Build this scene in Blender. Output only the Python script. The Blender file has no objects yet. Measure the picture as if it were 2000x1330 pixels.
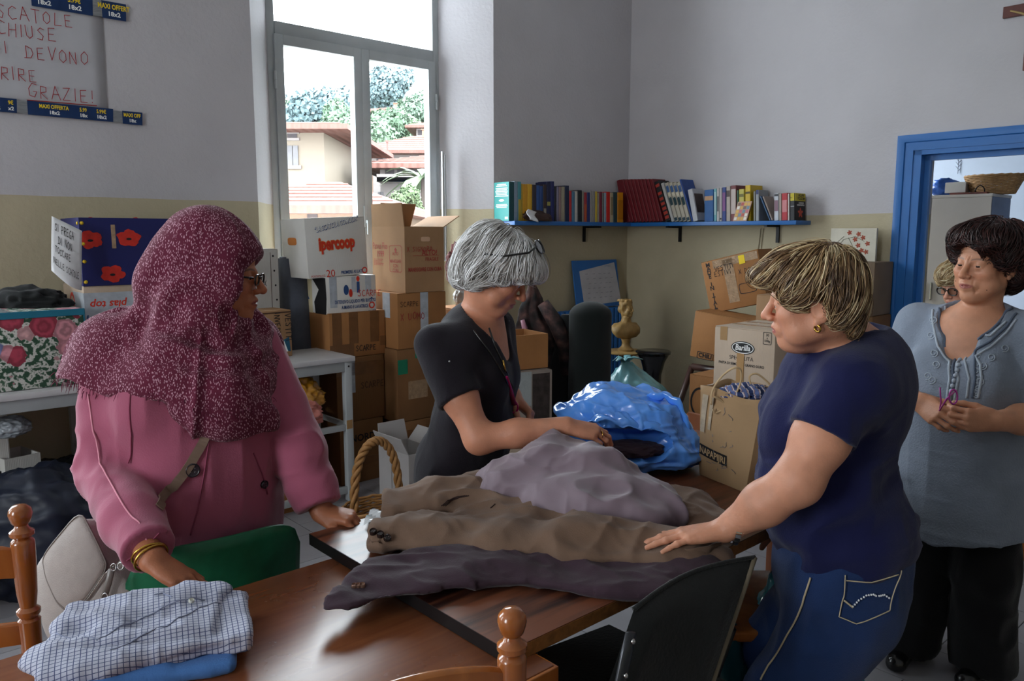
import bpy, bmesh, math, random
import numpy as np
from mathutils import Vector, Matrix
random.seed(7)
C = bpy.context.scene.collection
PI = math.pi
# ------------------------------------------------------------------ camera, sky, exposure
F = 1530.0; CX, CY = 1000.0, 665.0
PITCH = math.radians(7.7); CAMH = 1.5
scn = bpy.context.scene
cam = bpy.data.cameras.new('camera'); camo = bpy.data.objects.new('camera', cam); C.objects.link(camo)
cam.sensor_width = 36; cam.lens = F / 2000 * 36; cam.clip_start = .02; cam.clip_end = 500
camo.location = (0, 0, CAMH); camo.rotation_euler = (PI/2 - PITCH, 0, 0)
scn.camera = camo
scn.view_settings.view_transform = 'Standard'; scn.view_settings.look = 'None'
scn.view_settings.exposure = 1.1; scn.view_settings.gamma = 1.0; scn.view_settings.use_curve_mapping = False
SKY = 8.5
w = bpy.data.worlds.new('sky'); scn.world = w; w.use_nodes = True
wn = w.node_tree
bg = wn.nodes['Background']; bg.inputs['Color'].default_value = (.90, .96, 1.0, 1); bg.inputs['Strength'].default_value = SKY
cy = scn.cycles
cy.max_bounces = 12; cy.diffuse_bounces = 7; cy.glossy_bounces = 4; cy.transmission_bounces = 6; cy.transparent_max_bounces = 12
cy.sample_clamp_indirect = 6.0; cy.caustics_reflective = False; cy.caustics_refractive = False
# ------------------------------------------------------------------ frames of reference
# world: camera stands at x=y=0 and looks along +y.  The room is turned by 48 degrees:
# s runs along the window wall (away, to the right), n runs towards the window wall.
AZ = math.radians(48)
EU = np.array([math.sin(AZ), math.cos(AZ), 0]); EV = np.array([-math.cos(AZ), math.sin(AZ), 0])
ROOMROT = PI/2 - AZ            # z rotation that turns local x into s and local y into n
NW = 4.50; SW = 5.42           # window wall, door wall
S0, N0 = -4.6, -3.2            # the two walls behind the camera
CEIL = 4.0
cp, sp = math.cos(PITCH), math.sin(PITCH)
def ray(px, py):
    u, v = px - CX, py - CY
    return np.array([u, F*cp - v*sp, -v*cp - F*sp])
O = np.array([0, 0, CAMH])
def at_y(px, py, Y): d = ray(px, py); return O + d * (Y/d[1])
def at_z(px, py, z): d = ray(px, py); return O + d * ((z-CAMH)/d[2])
def at_n(px, py, n): d = ray(px, py); return O + d * (n/(d @ EV))
def at_s(px, py, s): d = ray(px, py); return O + d * (s/(d @ EU))
def W(s, n, z=0): return s*EU + n*EV + np.array([0, 0, z])
def sn(p): return float(p @ EU), float(p @ EV)
def V(*a): return np.array(a, float)
def unit(v): v = np.asarray(v, float); return v/ (np.linalg.norm(v) + 1e-12)
# ------------------------------------------------------------------ noise
def _hash(ix, iy, iz, seed):
    h = (ix*374761393 + iy*668265263 + iz*2147483647 + seed*144665) & 0xffffffff
    h = ((h ^ (h >> 13)) * 1274126177) & 0xffffffff
    h = ((h ^ (h >> 16)) * 2246822519) & 0xffffffff
    return ((h ^ (h >> 15)) & 0xffff) / 32767.5 - 1.0
def vnoise(P, scale=1.0, seed=0):
    P = np.asarray(P, float) * scale
    i = np.floor(P).astype(np.int64); f = P - i; f = f*f*f*(f*(f*6-15)+10)
    r = 0
    for dx in (0, 1):
        wx = f[..., 0] if dx else 1-f[..., 0]
        for dy in (0, 1):
            wy = f[..., 1] if dy else 1-f[..., 1]
            for dz in (0, 1):
                wz = f[..., 2] if dz else 1-f[..., 2]
                r = r + wx*wy*wz*_hash(i[..., 0]+dx, i[..., 1]+dy, i[..., 2]+dz, seed)
    return r
def fbm(P, scale=1.0, seed=0, oct=3):
    r = 0; a = 1.0
    for k in range(oct):
        r = r + a*vnoise(P, scale*2**k, seed+k*17); a *= .5
    return r
def ridge(P, scale=1.0, seed=0): return 1 - np.abs(vnoise(P, scale, seed))*2
# ------------------------------------------------------------------ colours and materials
def lin(c):
    if isinstance(c, str): c = tuple(int(c[i:i+2], 16) for i in (0, 2, 4))
    return tuple(((x/255)/12.92 if x/255 <= .04045 else ((x/255+.055)/1.055)**2.4) for x in c)
_m = {}
def mat(name, col, rough=.65, metal=0, var=.12, vs=9, bump=0, bs=60, spec=.35, sheen=0, coat=0, sss=0, alpha=1, trans=0, emit=0, attr=None, coord='Object', stretch=None):
    if name in _m: return _m[name]
    m = bpy.data.materials.new(name); m.use_nodes = True; _m[name] = m
    nt = m.node_tree; N = nt.nodes; L = nt.links; b = N['Principled BSDF']
    c = lin(col)
    b.inputs['Roughness'].default_value = rough; b.inputs['Metallic'].default_value = metal
    b.inputs['Specular IOR Level'].default_value = spec
    if sheen: b.inputs['Sheen Weight'].default_value = sheen; b.inputs['Sheen Roughness'].default_value = .5
    if coat: b.inputs['Coat Weight'].default_value = coat; b.inputs['Coat Roughness'].default_value = .08
    if sss:
        b.inputs['Subsurface Weight'].default_value = sss; b.inputs['Subsurface Radius'].default_value = (.012, .005, .003); b.inputs['Subsurface Scale'].default_value = 1
    if alpha < 1: b.inputs['Alpha'].default_value = alpha
    if trans: b.inputs['Transmission Weight'].default_value = trans
    if emit: b.inputs['Emission Color'].default_value = (*c, 1); b.inputs['Emission Strength'].default_value = emit
    tc = N.new('ShaderNodeTexCoord'); src = tc.outputs[coord]
    if stretch:
        mp = N.new('ShaderNodeMapping'); mp.inputs['Scale'].default_value = stretch; L.new(src, mp.inputs[0]); src = mp.outputs[0]
    if attr:
        at = N.new('ShaderNodeAttribute'); at.attribute_name = attr; base = at.outputs['Color']
    else:
        rg = N.new('ShaderNodeRGB'); rg.outputs[0].default_value = (*c, 1); base = rg.outputs[0]
    if var:
        no = N.new('ShaderNodeTexNoise'); no.inputs['Scale'].default_value = vs; no.inputs['Detail'].default_value = 5
        L.new(src, no.inputs['Vector'])
        mr = N.new('ShaderNodeMapRange'); mr.inputs[1].default_value = .25; mr.inputs[2].default_value = .75
        mr.inputs[3].default_value = 1-var; mr.inputs[4].default_value = 1+var*.7; L.new(no.outputs[0], mr.inputs[0])
        mx = N.new('ShaderNodeMix'); mx.data_type = 'RGBA'; mx.blend_type = 'MULTIPLY'; mx.inputs[0].default_value = 1
        L.new(base, mx.inputs[6]); L.new(mr.outputs[0], mx.inputs[7]); base = mx.outputs[2]
    L.new(base, b.inputs['Base Color'])
    if bump:
        n2 = N.new('ShaderNodeTexNoise'); n2.inputs['Scale'].default_value = bs; n2.inputs['Detail'].default_value = 4
        L.new(src, n2.inputs['Vector'])
        bp = N.new('ShaderNodeBump'); bp.inputs['Strength'].default_value = bump; bp.inputs['Distance'].default_value = .01
        L.new(n2.outputs[0], bp.inputs['Height']); L.new(bp.outputs[0], b.inputs['Normal'])
    return m
def nodes(m): return m.node_tree.nodes, m.node_tree.links, m.node_tree.nodes['Principled BSDF']
def ramp(N, stops, interp='LINEAR'):
    r = N.new('ShaderNodeValToRGB'); e = r.color_ramp; e.interpolation = interp
    while len(e.elements) < len(stops): e.elements.new(.5)
    for el, (p, c) in zip(e.elements, stops): el.position = p; el.color = (*lin(c), 1) if not isinstance(c, float) else (c, c, c, 1)
    return r
# ------------------------------------------------------------------ mesh building
class MB:
    def __init__(s): s.v = []; s.f = []
    def add(s, vs, fs):
        o = len(s.v); s.v += [tuple(map(float, p)) for p in vs]; s.f += [tuple(i+o for i in f) for f in fs]; return s
    def box(s, c, d, M=None, bev=0):
        x, y, z = d[0]/2, d[1]/2, d[2]/2
        if bev:
            bm = bmesh.new(); bmesh.ops.create_cube(bm, size=1)
            for q in bm.verts: q.co = (q.co.x*d[0], q.co.y*d[1], q.co.z*d[2])
            bmesh.ops.bevel(bm, geom=bm.edges[:], offset=bev, segments=2, profile=.5, affect='EDGES')
            vs = [np.array(q.co) for q in bm.verts]; bm.verts.index_update(); fs = [[q.index for q in f.verts] for f in bm.faces]; bm.free()
        else:
            vs = [np.array((a*x, b*y, g*z)) for a in (-1, 1) for b in (-1, 1) for g in (-1, 1)]
            fs = [(0,1,3,2), (4,6,7,5), (0,4,5,1), (2,3,7,6), (0,2,6,4), (1,5,7,3)]
        if M is not None: vs = [M @ p for p in vs]
        return s.add([p + np.asarray(c) for p in vs], fs)
    def lohi(s, lo, hi, bev=0):
        lo = np.array(lo, float); hi = np.array(hi, float); return s.box((lo+hi)/2, hi-lo, bev=bev)
    def loft(s, rings, closed=True, cap=True):
        n = len(rings[0]); o = len(s.v)
        for r in rings: s.v += [tuple(map(float, p)) for p in r]
        m = n if closed else n-1
        for i in range(len(rings)-1):
            for j in range(m):
                a = o+i*n+j; b = o+i*n+(j+1) % n
                s.f.append((a, b, b+n, a+n))
        if cap and closed:
            s.f.append(tuple(o+j for j in range(n))[::-1]); s.f.append(tuple(o+(len(rings)-1)*n+j for j in range(n)))
        return s
    def tube(s, pts, r, seg=8, cap=True, flat=1.0, up=None):
        pts = [np.asarray(p, float) for p in pts]; rs = r if hasattr(r, '__len__') else [r]*len(pts)
        rings = []; pu = None
        for i, p in enumerate(pts):
            t = unit(pts[min(i+1, len(pts)-1)] - pts[max(i-1, 0)])
            if pu is None:
                a = np.asarray(up, float) if up is not None else (V(0, 0, 1) if abs(t[2]) < .9 else V(1, 0, 0))
            else: a = pu
            q = unit(a - t*(a @ t)); pu = q; b = np.cross(t, q)
            rings.append([p + rs[i]*(q*math.cos(2*PI*k/seg)*flat + b*math.sin(2*PI*k/seg)) for k in range(seg)])
        return s.loft(rings, True, cap)
    def lathe(s, prof, seg=20, c=(0, 0, 0), M=None):
        rings = []
        for r, z in prof:
            rg = [np.array((r*math.cos(2*PI*k/seg), r*math.sin(2*PI*k/seg), z)) for k in range(seg)]
            if M is not None: rg = [M @ p for p in rg]
            rings.append([p + np.asarray(c) for p in rg])
        return s.loft(rings)
    def ball(s, c, r, seg=14, rings=9, M=None):
        r = np.asarray(r if hasattr(r, '__len__') else (r, r, r), float); rg = []
        for i in range(rings+1):
            a = -PI/2 + PI*(i/rings)*.996 + .006
            q = [np.array((math.cos(a)*math.cos(2*PI*k/seg), math.cos(a)*math.sin(2*PI*k/seg), math.sin(a)))*r for k in range(seg)]
            if M is not None: q = [M @ p for p in q]
            rg.append([p + np.asarray(c) for p in q])
        return s.loft(rg)
    def grid(s, fn, nu, nv, thick=0):
        P = [[np.asarray(fn(i/nu, j/nv), float) for j in range(nv+1)] for i in range(nu+1)]
        o = len(s.v); s.v += [tuple(p) for r in P for p in r]
        for i in range(nu):
            for j in range(nv):
                a = o+i*(nv+1)+j; s.f.append((a, a+nv+1, a+nv+2, a+1))
        return s
    def poly(s, pts): return s.add(pts, [tuple(range(len(pts)))])
    def mesh(s, name): 
        me = bpy.data.meshes.new(name); me.from_pydata(s.v, [], s.f); me.update(); return me
def npmesh(name, v, f, col=None, uv=None):
    me = bpy.data.meshes.new(name); v = np.asarray(v, np.float32); f = np.asarray(f, np.int32); k = f.shape[1]
    me.vertices.add(len(v)); me.vertices.foreach_set('co', v.ravel())
    me.loops.add(f.size); me.loops.foreach_set('vertex_index', f.ravel())
    me.polygons.add(len(f)); me.polygons.foreach_set('loop_start', np.arange(0, f.size, k, dtype=np.int32))
    try: me.polygons.foreach_set('loop_total', np.full(len(f), k, np.int32))
    except Exception: pass
    me.update(calc_edges=True)
    if col is not None:
        a = me.color_attributes.new('tint', 'FLOAT_COLOR', 'POINT'); c = np.ones((len(v), 4), np.float32); c[:, :3] = col; a.data.foreach_set('color', c.ravel())
    if uv is not None:
        l = me.uv_layers.new(name='UVMap'); l.data.foreach_set('uv', np.asarray(uv, np.float32)[f.ravel()].ravel())
    me.validate(); return me
def tag(o, label=None, cat=None, group=None, kind=None):
    if label: o['label'] = label
    if cat: o['category'] = cat
    if group: o['group'] = group
    if kind: o['kind'] = kind
    return o
def smooth(me, on=True): me.polygons.foreach_set('use_smooth', [on]*len(me.polygons))
def autosmooth(o, ang=40):
    me = o.data; smooth(me); bm = bmesh.new(); bm.from_mesh(me); a = math.radians(ang)
    for e in bm.edges:
        if len(e.link_faces) == 2 and e.calc_face_angle(0) > a: e.smooth = False
    bm.to_mesh(me); bm.free()
def link(name, me, m, parent=None, sm=False, fixn=True, solid=0):
    if isinstance(me, MB): me = me.mesh(name)
    if fixn:
        bm = bmesh.new(); bm.from_mesh(me); bmesh.ops.recalc_face_normals(bm, faces=bm.faces[:]); bm.to_mesh(me); bm.free()
    if m is not None: me.materials.append(m)
    o = bpy.data.objects.new(name, me); C.objects.link(o)
    if parent is not None: o.parent = parent
    if sm is True: smooth(me)
    elif sm: autosmooth(o, sm)
    if solid:
        md = o.modifiers.new('Solidify', 'SOLIDIFY'); md.thickness = solid; md.offset = 0
    return o
def thing(name, label, cat, loc=(0, 0, 0), rz=0, group=None, M=None):
    o = bpy.data.objects.new(name, None); C.objects.link(o); o.empty_display_size = .05
    if M is not None: o.matrix_world = M
    else: o.location = tuple(map(float, loc)); o.rotation_euler = (0, 0, rz)
    return tag(o, label, cat, group)
def copy_tree(o, parent=None):
    c = o.copy(); C.objects.link(c); c.parent = parent
    for ch in list(o.children): copy_tree(ch, c)
    return c
def mb(): return MB()
def struct(name, b, m, parent=None, sm=False):
    o = link(name, b, m, parent, sm)
    if parent is None: o['kind'] = 'structure'
    return o
def frame(ex, ey, ez, o):
    M = Matrix.Identity(4)
    for i in range(3): M[i][0] = ex[i]; M[i][1] = ey[i]; M[i][2] = ez[i]; M[i][3] = o[i]
    return M
def rotz(a): return np.array([[math.cos(a), -math.sin(a), 0], [math.sin(a), math.cos(a), 0], [0, 0, 1]])
def rotx(a): return np.array([[1, 0, 0], [0, math.cos(a), -math.sin(a)], [0, math.sin(a), math.cos(a)]])
def roty(a): return np.array([[math.cos(a), 0, math.sin(a)], [0, 1, 0], [-math.sin(a), 0, math.cos(a)]])
# ------------------------------------------------------------------ lettering
_txt = {}
def text_mb(txt, size, bold=0.0, shear=0.0, align='CENTER'):
    key = (txt, size, bold, shear, align)
    if key not in _txt:
        cu = bpy.data.curves.new('t', 'FONT'); cu.body = txt; cu.size = size; cu.align_x = align; cu.align_y = 'CENTER'
        cu.offset = bold*size; cu.shear = shear; cu.resolution_u = 2
        o = bpy.data.objects.new('t', cu); C.objects.link(o)
        dg = bpy.context.evaluated_depsgraph_get(); me = bpy.data.meshes.new_from_object(o.evaluated_get(dg))
        _txt[key] = ([tuple(q.co) for q in me.vertices], [tuple(p.vertices) for p in me.polygons])
        bpy.data.objects.remove(o); bpy.data.curves.remove(cu); bpy.data.meshes.remove(me)
    return _txt[key]
# plane: origin o, right ex, up ey, lifted along normal by eps
def put_text(b, txt, size, o, ex, ey, eps=.0008, bold=0, shear=0, rot=0, sx=1, align='CENTER'):
    vs, fs = text_mb(txt, size, bold, shear, align); ex = unit(ex); ey = unit(ey); nn = np.cross(ex, ey); c, s_ = math.cos(rot), math.sin(rot)
    b.add([np.asarray(o) + ex*((p[0]*c - p[1]*s_)*sx) + ey*(p[0]*s_ + p[1]*c) + nn*eps for p in vs], fs); return b
STROKES = {
'A': [[(0,0),(.35,1),(.75,0)],[(.15,.4),(.62,.4)]], 'B': [[(0,0),(0,1),(.5,.95),(.55,.7),(0,.52),(.6,.4),(.6,.1),(0,0)]], 'C': [[(.7,.85),(.4,1),(.08,.75),(.03,.3),(.3,0),(.7,.1)]],
'D': [[(.05,0),(.05,1),(.55,.8),(.68,.4),(.45,.05),(-.15,0)]], 'E': [[(.6,1),(.05,.95),(.05,0),(.65,.02)],[(.05,.5),(.5,.52)]], 'F': [[(.6,1),(.05,.95),(.05,0)],[(.05,.5),(.5,.52)]],
'G': [[(.7,.9),(.35,1),(.05,.6),(.1,.1),(.5,0),(.7,.4),(.4,.42)]], 'H': [[(0,0),(.03,1)],[(.6,0),(.6,1)],[(0,.5),(.6,.55)]], 'I': [[(.1,0),(.12,1)]], 'J': [[(.4,1),(.4,.1),(.1,.05)]],
'K': [[(0,0),(0,1)],[(.6,1),(0,.45),(.65,0)]], 'L': [[(.05,1),(.03,0),(.65,.03)]], 'M': [[(0,0),(.08,1),(.38,.35),(.7,1),(.78,0)]], 'N': [[(0,0),(.03,1),(.6,0),(.62,1)]],
'O': [[(.35,1),(.05,.7),(.05,.25),(.35,0),(.65,.25),(.65,.72),(.35,1)]], 'P': [[(.05,0),(.05,1),(.55,.95),(.58,.6),(.05,.48)]], 'Q': [[(.35,1),(.05,.5),(.35,0),(.65,.5),(.35,1)],[(.45,.2),(.7,-.1)]],
'R': [[(.05,0),(.05,1),(.55,.95),(.55,.58),(.05,.48),(.65,0)]], 'S': [[(.6,.88),(.3,1),(.05,.78),(.55,.35),(.45,.02),(0,.1)]], 'T': [[(0,1),(.7,1)],[(.35,1),(.35,0)]], 'U': [[(0,1),(.05,.2),(.3,0),(.58,.2),(.6,1)]],
'V': [[(0,1),(.32,0),(.65,1)]], 'Z': [[(0,.95),(.6,1),(0,0),(.65,.03)]], 'X': [[(0,1),(.6,0)],[(.6,1),(0,0)]], 'Y': [[(0,1),(.3,.5),(.6,1)],[(.3,.5),(.3,0)]], '!': [[(.1,1),(.1,.3)],[(.1,.08),(.1,0)]], "'": [[(.1,1),(.1,.8)]],
'i': [[(.1,0),(.1,.6)],[(.1,.8),(.12,.86)]], '-': [[(0,.5),(.4,.5)]], '.': [[(0,0),(.06,.04)]], '5': [[(.6,1),(.1,1),(.05,.55),(.55,.5),(.5,.05),(0,.05)]], '9': [[(.6,.6),(.1,.6),(.1,1),(.6,1),(.55,0)]], '2': [[(0,.8),(.3,1),(.6,.75),(0,0),(.65,0)]], '0': [[(.3,1),(.05,.5),(.3,0),(.6,.5),(.3,1)]], '1': [[(.1,.8),(.3,1),(.3,0)]]}
def hand_text(b, txt, h, o, ex, ey, pen=.004, adv=.95, eps=.0008, jit=.06, wide=.8, seed=1):
    rn = random.Random(seed); ex = unit(ex); ey = unit(ey); nn = np.cross(ex, ey); x = 0
    for ch in txt:
        if ch == ' ': x += .55*h; continue
        dy = rn.uniform(-jit, jit)*h; sc = 1 + rn.uniform(-jit, jit); tilt = rn.uniform(-.08, .08)
        for st in STROKES.get(ch, []):
            pts = [np.asarray(o) + ex*(x + (p[0]+p[1]*tilt)*h*wide*sc) + ey*(p[1]*h*sc+dy) + nn*eps for p in st]
            for a, c in zip(pts[:-1], pts[1:]):
                t = unit(c-a); q = np.cross(nn, t)*pen/2
                b.add([a-q-t*pen*.3, c-q+t*pen*.3, c+q+t*pen*.3, a+q-t*pen*.3], [(0, 1, 2, 3)])
        x += (.55 if ch in "Ii!'.1" else adv)*h*wide
    return x
# ================================================================== SETTING (built in the room frame: x=s, y=n)
def room(name, b, m, parent=None, sm=False):
    o = struct(name, b, m, parent, sm)
    if parent is None: o.rotation_euler = (0, 0, ROOMROT)
    return o
def wallpaint(name, zd=1.64):
    m = mat(name, 'b9b6ba', rough=.85, var=.05, vs=3, bump=.25, bs=45, spec=.2)
    N, L, b = nodes(m); src = b.inputs['Base Color'].links[0].from_socket
    g = N.new('ShaderNodeNewGeometry'); sx = N.new('ShaderNodeSeparateXYZ'); L.new(g.outputs['Position'], sx.inputs[0])
    n3 = N.new('ShaderNodeTexNoise'); n3.inputs['Scale'].default_value = 2.0; L.new(g.outputs['Position'], n3.inputs['Vector'])
    ad = N.new('ShaderNodeMath'); ad.operation = 'MULTIPLY_ADD'; ad.inputs[1].default_value = .02; L.new(n3.outputs[0], ad.inputs[0]); L.new(sx.outputs[2], ad.inputs[2])
    gt = N.new('ShaderNodeMath'); gt.operation = 'GREATER_THAN'; gt.inputs[1].default_value = zd + .01; L.new(ad.outputs[0], gt.inputs[0])
    low = N.new('ShaderNodeRGB'); low.outputs[0].default_value = (*lin('b5aa90'), 1)
    n4 = N.new('ShaderNodeTexNoise'); n4.inputs['Scale'].default_value = 5; n4.inputs['Detail'].default_value = 6; L.new(g.outputs['Position'], n4.inputs['Vector'])
    mr = N.new('ShaderNodeMapRange'); mr.inputs[3].default_value = .86; mr.inputs[4].default_value = 1.06; L.new(n4.outputs[0], mr.inputs[0])
    mm = N.new('ShaderNodeMix'); mm.data_type = 'RGBA'; mm.blend_type = 'MULTIPLY'; mm.inputs[0].default_value = 1; L.new(low.outputs[0], mm.inputs[6]); L.new(mr.outputs[0], mm.inputs[7])
    mx = N.new('ShaderNodeMix'); mx.data_type = 'RGBA'; L.new(gt.outputs[0], mx.inputs[0]); L.new(mm.outputs[2], mx.inputs[6]); L.new(src, mx.inputs[7])
    L.new(mx.outputs[2], b.inputs['Base Color']); return m
PAINT = wallpaint('wall_paint'); PAINTB = wallpaint('window_wall_paint', 1.69)
ROOM2 = mat('back_room_paint', 'b4bfcf', rough=.8, var=.06, vs=3, bump=.1)
CEILM = mat('ceiling_paint', 'e2e1de', rough=.9, var=.03)
ALU = mat('window_aluminium', 'b4babd', rough=.45, metal=0, var=.06)
BLUE = mat('blue_gloss_paint', '1c62a8', rough=.35, var=.1, vs=4, bump=.08, bs=25, spec=.5)
WT = .52; DEEP = .33; SPL = .25              # wall thickness, recess to the frame, splay
SILL, HEAD = .86, 3.62
wins = [(2.03, 3.87), (-1.60, .30), (-4.35, -2.5)]
# window wall: piers between the splayed openings, plus below and above
b = mb()
edges = [S0] + [e for w_ in sorted(wins) for e in w_] + [SW]
ws = sorted(wins)
solid = []
prev = S0; prevd = S0
for (a, e) in ws + [(SW+.4, SW+.4)]:
    # pier from prev to a with splayed flanks at both ends (room face n=NW, frame plane NW+DEEP)
    la = prevd if prev == S0 else prev - SPL; ra = a + SPL if a < SW else a
    pts = [(prev, NW), (a, NW), (ra, NW+DEEP), (ra, NW+WT), (la, NW+WT), (la, NW+DEEP)]
    r0 = [V(x, y, 0) for x, y in pts]; r1 = [V(x, y, CEIL) for x, y in pts]
    b.loft([r0, r1]); prev = e; prevd = e
for (a, e) in ws:
    b.lohi((a, NW, 0), (e, NW+WT, SILL)); b.lohi((a, NW, HEAD), (e, NW+WT, CEIL))
room('wall_back', b, PAINTB)
# door wall with its opening
DN0, DN1, DH = 1.14, 2.12, 2.06
b = mb(); b.lohi((SW, DN1, 0), (SW+.35, NW+WT, CEIL)); b.lohi((SW, N0-.2, 0), (SW+.35, DN0, CEIL)); b.lohi((SW, DN0, DH), (SW+.35, DN1, CEIL))
room('wall_right', b, PAINT)
LW0, LW1 = .5, 1.9      # unseen window in the left wall, added as fill light from behind the camera
b = mb(); b.lohi((S0-.2, N0, 0), (S0, LW0, CEIL)); b.lohi((S0-.2, LW1, 0), (S0, NW+WT, CEIL)); b.lohi((S0-.2, LW0, 0), (S0, LW1, .95)); b.lohi((S0-.2, LW0, 3.5), (S0, LW1, CEIL)); room('wall_left', b, PAINT)
b = mb(); b.lohi((S0-.14, LW0, .95), (S0-.08, LW0+.06, 3.5)); b.lohi((S0-.14, LW1-.06, .95), (S0-.08, LW1, 3.5)); b.lohi((S0-.14, LW0+.06, .95), (S0-.08, LW1-.06, 1.01)); b.lohi((S0-.14, LW0+.06, 3.44), (S0-.08, LW1-.06, 3.5))
for k in (1,): q = LW0+(LW1-LW0)*k/2; b.lohi((S0-.14, q-.03, 1.01), (S0-.08, q+.03, 3.44))
room('window_5', b, ALU)
pl = bpy.data.lights.new('portal', 'AREA'); pl.shape = 'RECTANGLE'; pl.size = LW1-LW0; pl.size_y = 2.55; pl.cycles.is_portal = True
po = bpy.data.objects.new('portal', pl); C.objects.link(po); po.location = W(S0-.18, (LW0+LW1)/2, 2.22); po.rotation_euler = Vector(tuple(EU)).to_track_quat('-Z', 'Y').to_euler()
b = mb(); b.lohi((S0-.2, N0-.2, 0), (SW, N0, CEIL)); room('wall_front', b, PAINT)
b = mb(); b.lohi((S0-.2, N0-.2, CEIL), (9.2, NW+WT, CEIL+.2)); room('ceiling', b, CEILM)
# floor: grout bed and half-bonded tiles
GROUT = mat('grout', '55565c', rough=.9); TILE = mat('floor_tile', '8d8b90', rough=.5, var=.16, vs=3.5, bump=.06, bs=18)
b = mb(); b.lohi((S0-.2, N0-.2, -.2), (9.2, NW+WT, -.004)); fl = room('floor', b, GROUT)
PS, PN = .285, .30
tme = MB().lohi((.002, .002, -.0045), (PS-.002, PN-.002, 0)).mesh('tile'); tme.materials.append(TILE)
rest = mb()
for i in range(-29, 18):
    s0 = 3.795 + (i)*PS - PS
    if s0 > SW - .02: continue
    off = .957 + (.15 if i % 2 else 0)
    for j in range(-15, 13):
        n0 = off + j*PN
        if n0 + PN > NW or s0 + PS > SW or n0 < N0 or s0 < S0: continue
        if s0 > .25 and n0 > -.1:
            o = bpy.data.objects.new('tile', tme); C.objects.link(o); o.parent = fl; o.location = (s0, n0, random.uniform(-.0006, .0004))
        else: rest.lohi((s0+.002, n0+.002, -.0045), (s0+PS-.002, n0+PN-.002, 0))
rt = link('tile_field', rest, TILE, fl); rt['kind'] = 'stuff'
# back room
b = mb(); b.lohi((9.0, -1.2, 0), (9.2, NW+WT, CEIL)); b.lohi((SW+.35, -1.4, 0), (9.2, -1.2, CEIL))
b.lohi((SW+.35, NW, 0), (6.3, NW+WT, CEIL)); b.lohi((8.3, NW, 0), (9.2, NW+WT, CEIL)); b.lohi((6.3, NW, 0), (8.3, NW+WT, .9)); b.lohi((6.3, NW, 3.5), (8.3, NW+WT, CEIL))
room('wall_rear', b, ROOM2)
# door casing, lining and reveal
b = mb()
casing = [(0, .0), (.022, .0), (.026, .02), (.02, .045), (.012, .05), (.012, .1), (0, .1)]   # (proud, across)
def mitre(prof, n0, n1, z1, sface, sgn):
    rings = []
    for (pn, pz, dn, dz) in [(n1, 0, 1, 0), (n1, z1, 1, 1), (n0, z1, -1, 1), (n0, 0, -1, 0)]:
        rings.append([V(sface - sgn*p, pn + dn*(.1-a), pz + dz*(.1-a)) for p, a in prof])
    return rings
d1 = thing('door_1', None, None); d1['kind'] = 'structure'; d1.rotation_euler = (0, 0, ROOMROT); del_ = None
b = mb(); b.loft(mitre(casing, DN0+.02, DN1-.02+.02, DH-.02, SW, 1)); link('casing', b, BLUE, d1, 30)
b = mb()
b.lohi((SW-.005, DN1-.05, 0), (SW+.09, DN1+.001, DH)); b.lohi((SW-.005, DN0, 0), (SW+.09, DN0+.05, DH)); b.lohi((SW-.005, DN0, DH-.05), (SW+.09, DN1, DH)); link('lining', b, BLUE, d1)
b = mb(); b.lohi((SW+.06, DN1-.085, 0), (SW+.09, DN1-.05, DH-.05)); b.lohi((SW+.06, DN0+.05, DH-.085), (SW+.09, DN1-.05, DH-.05)); link('stop', b, BLUE, d1)
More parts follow.
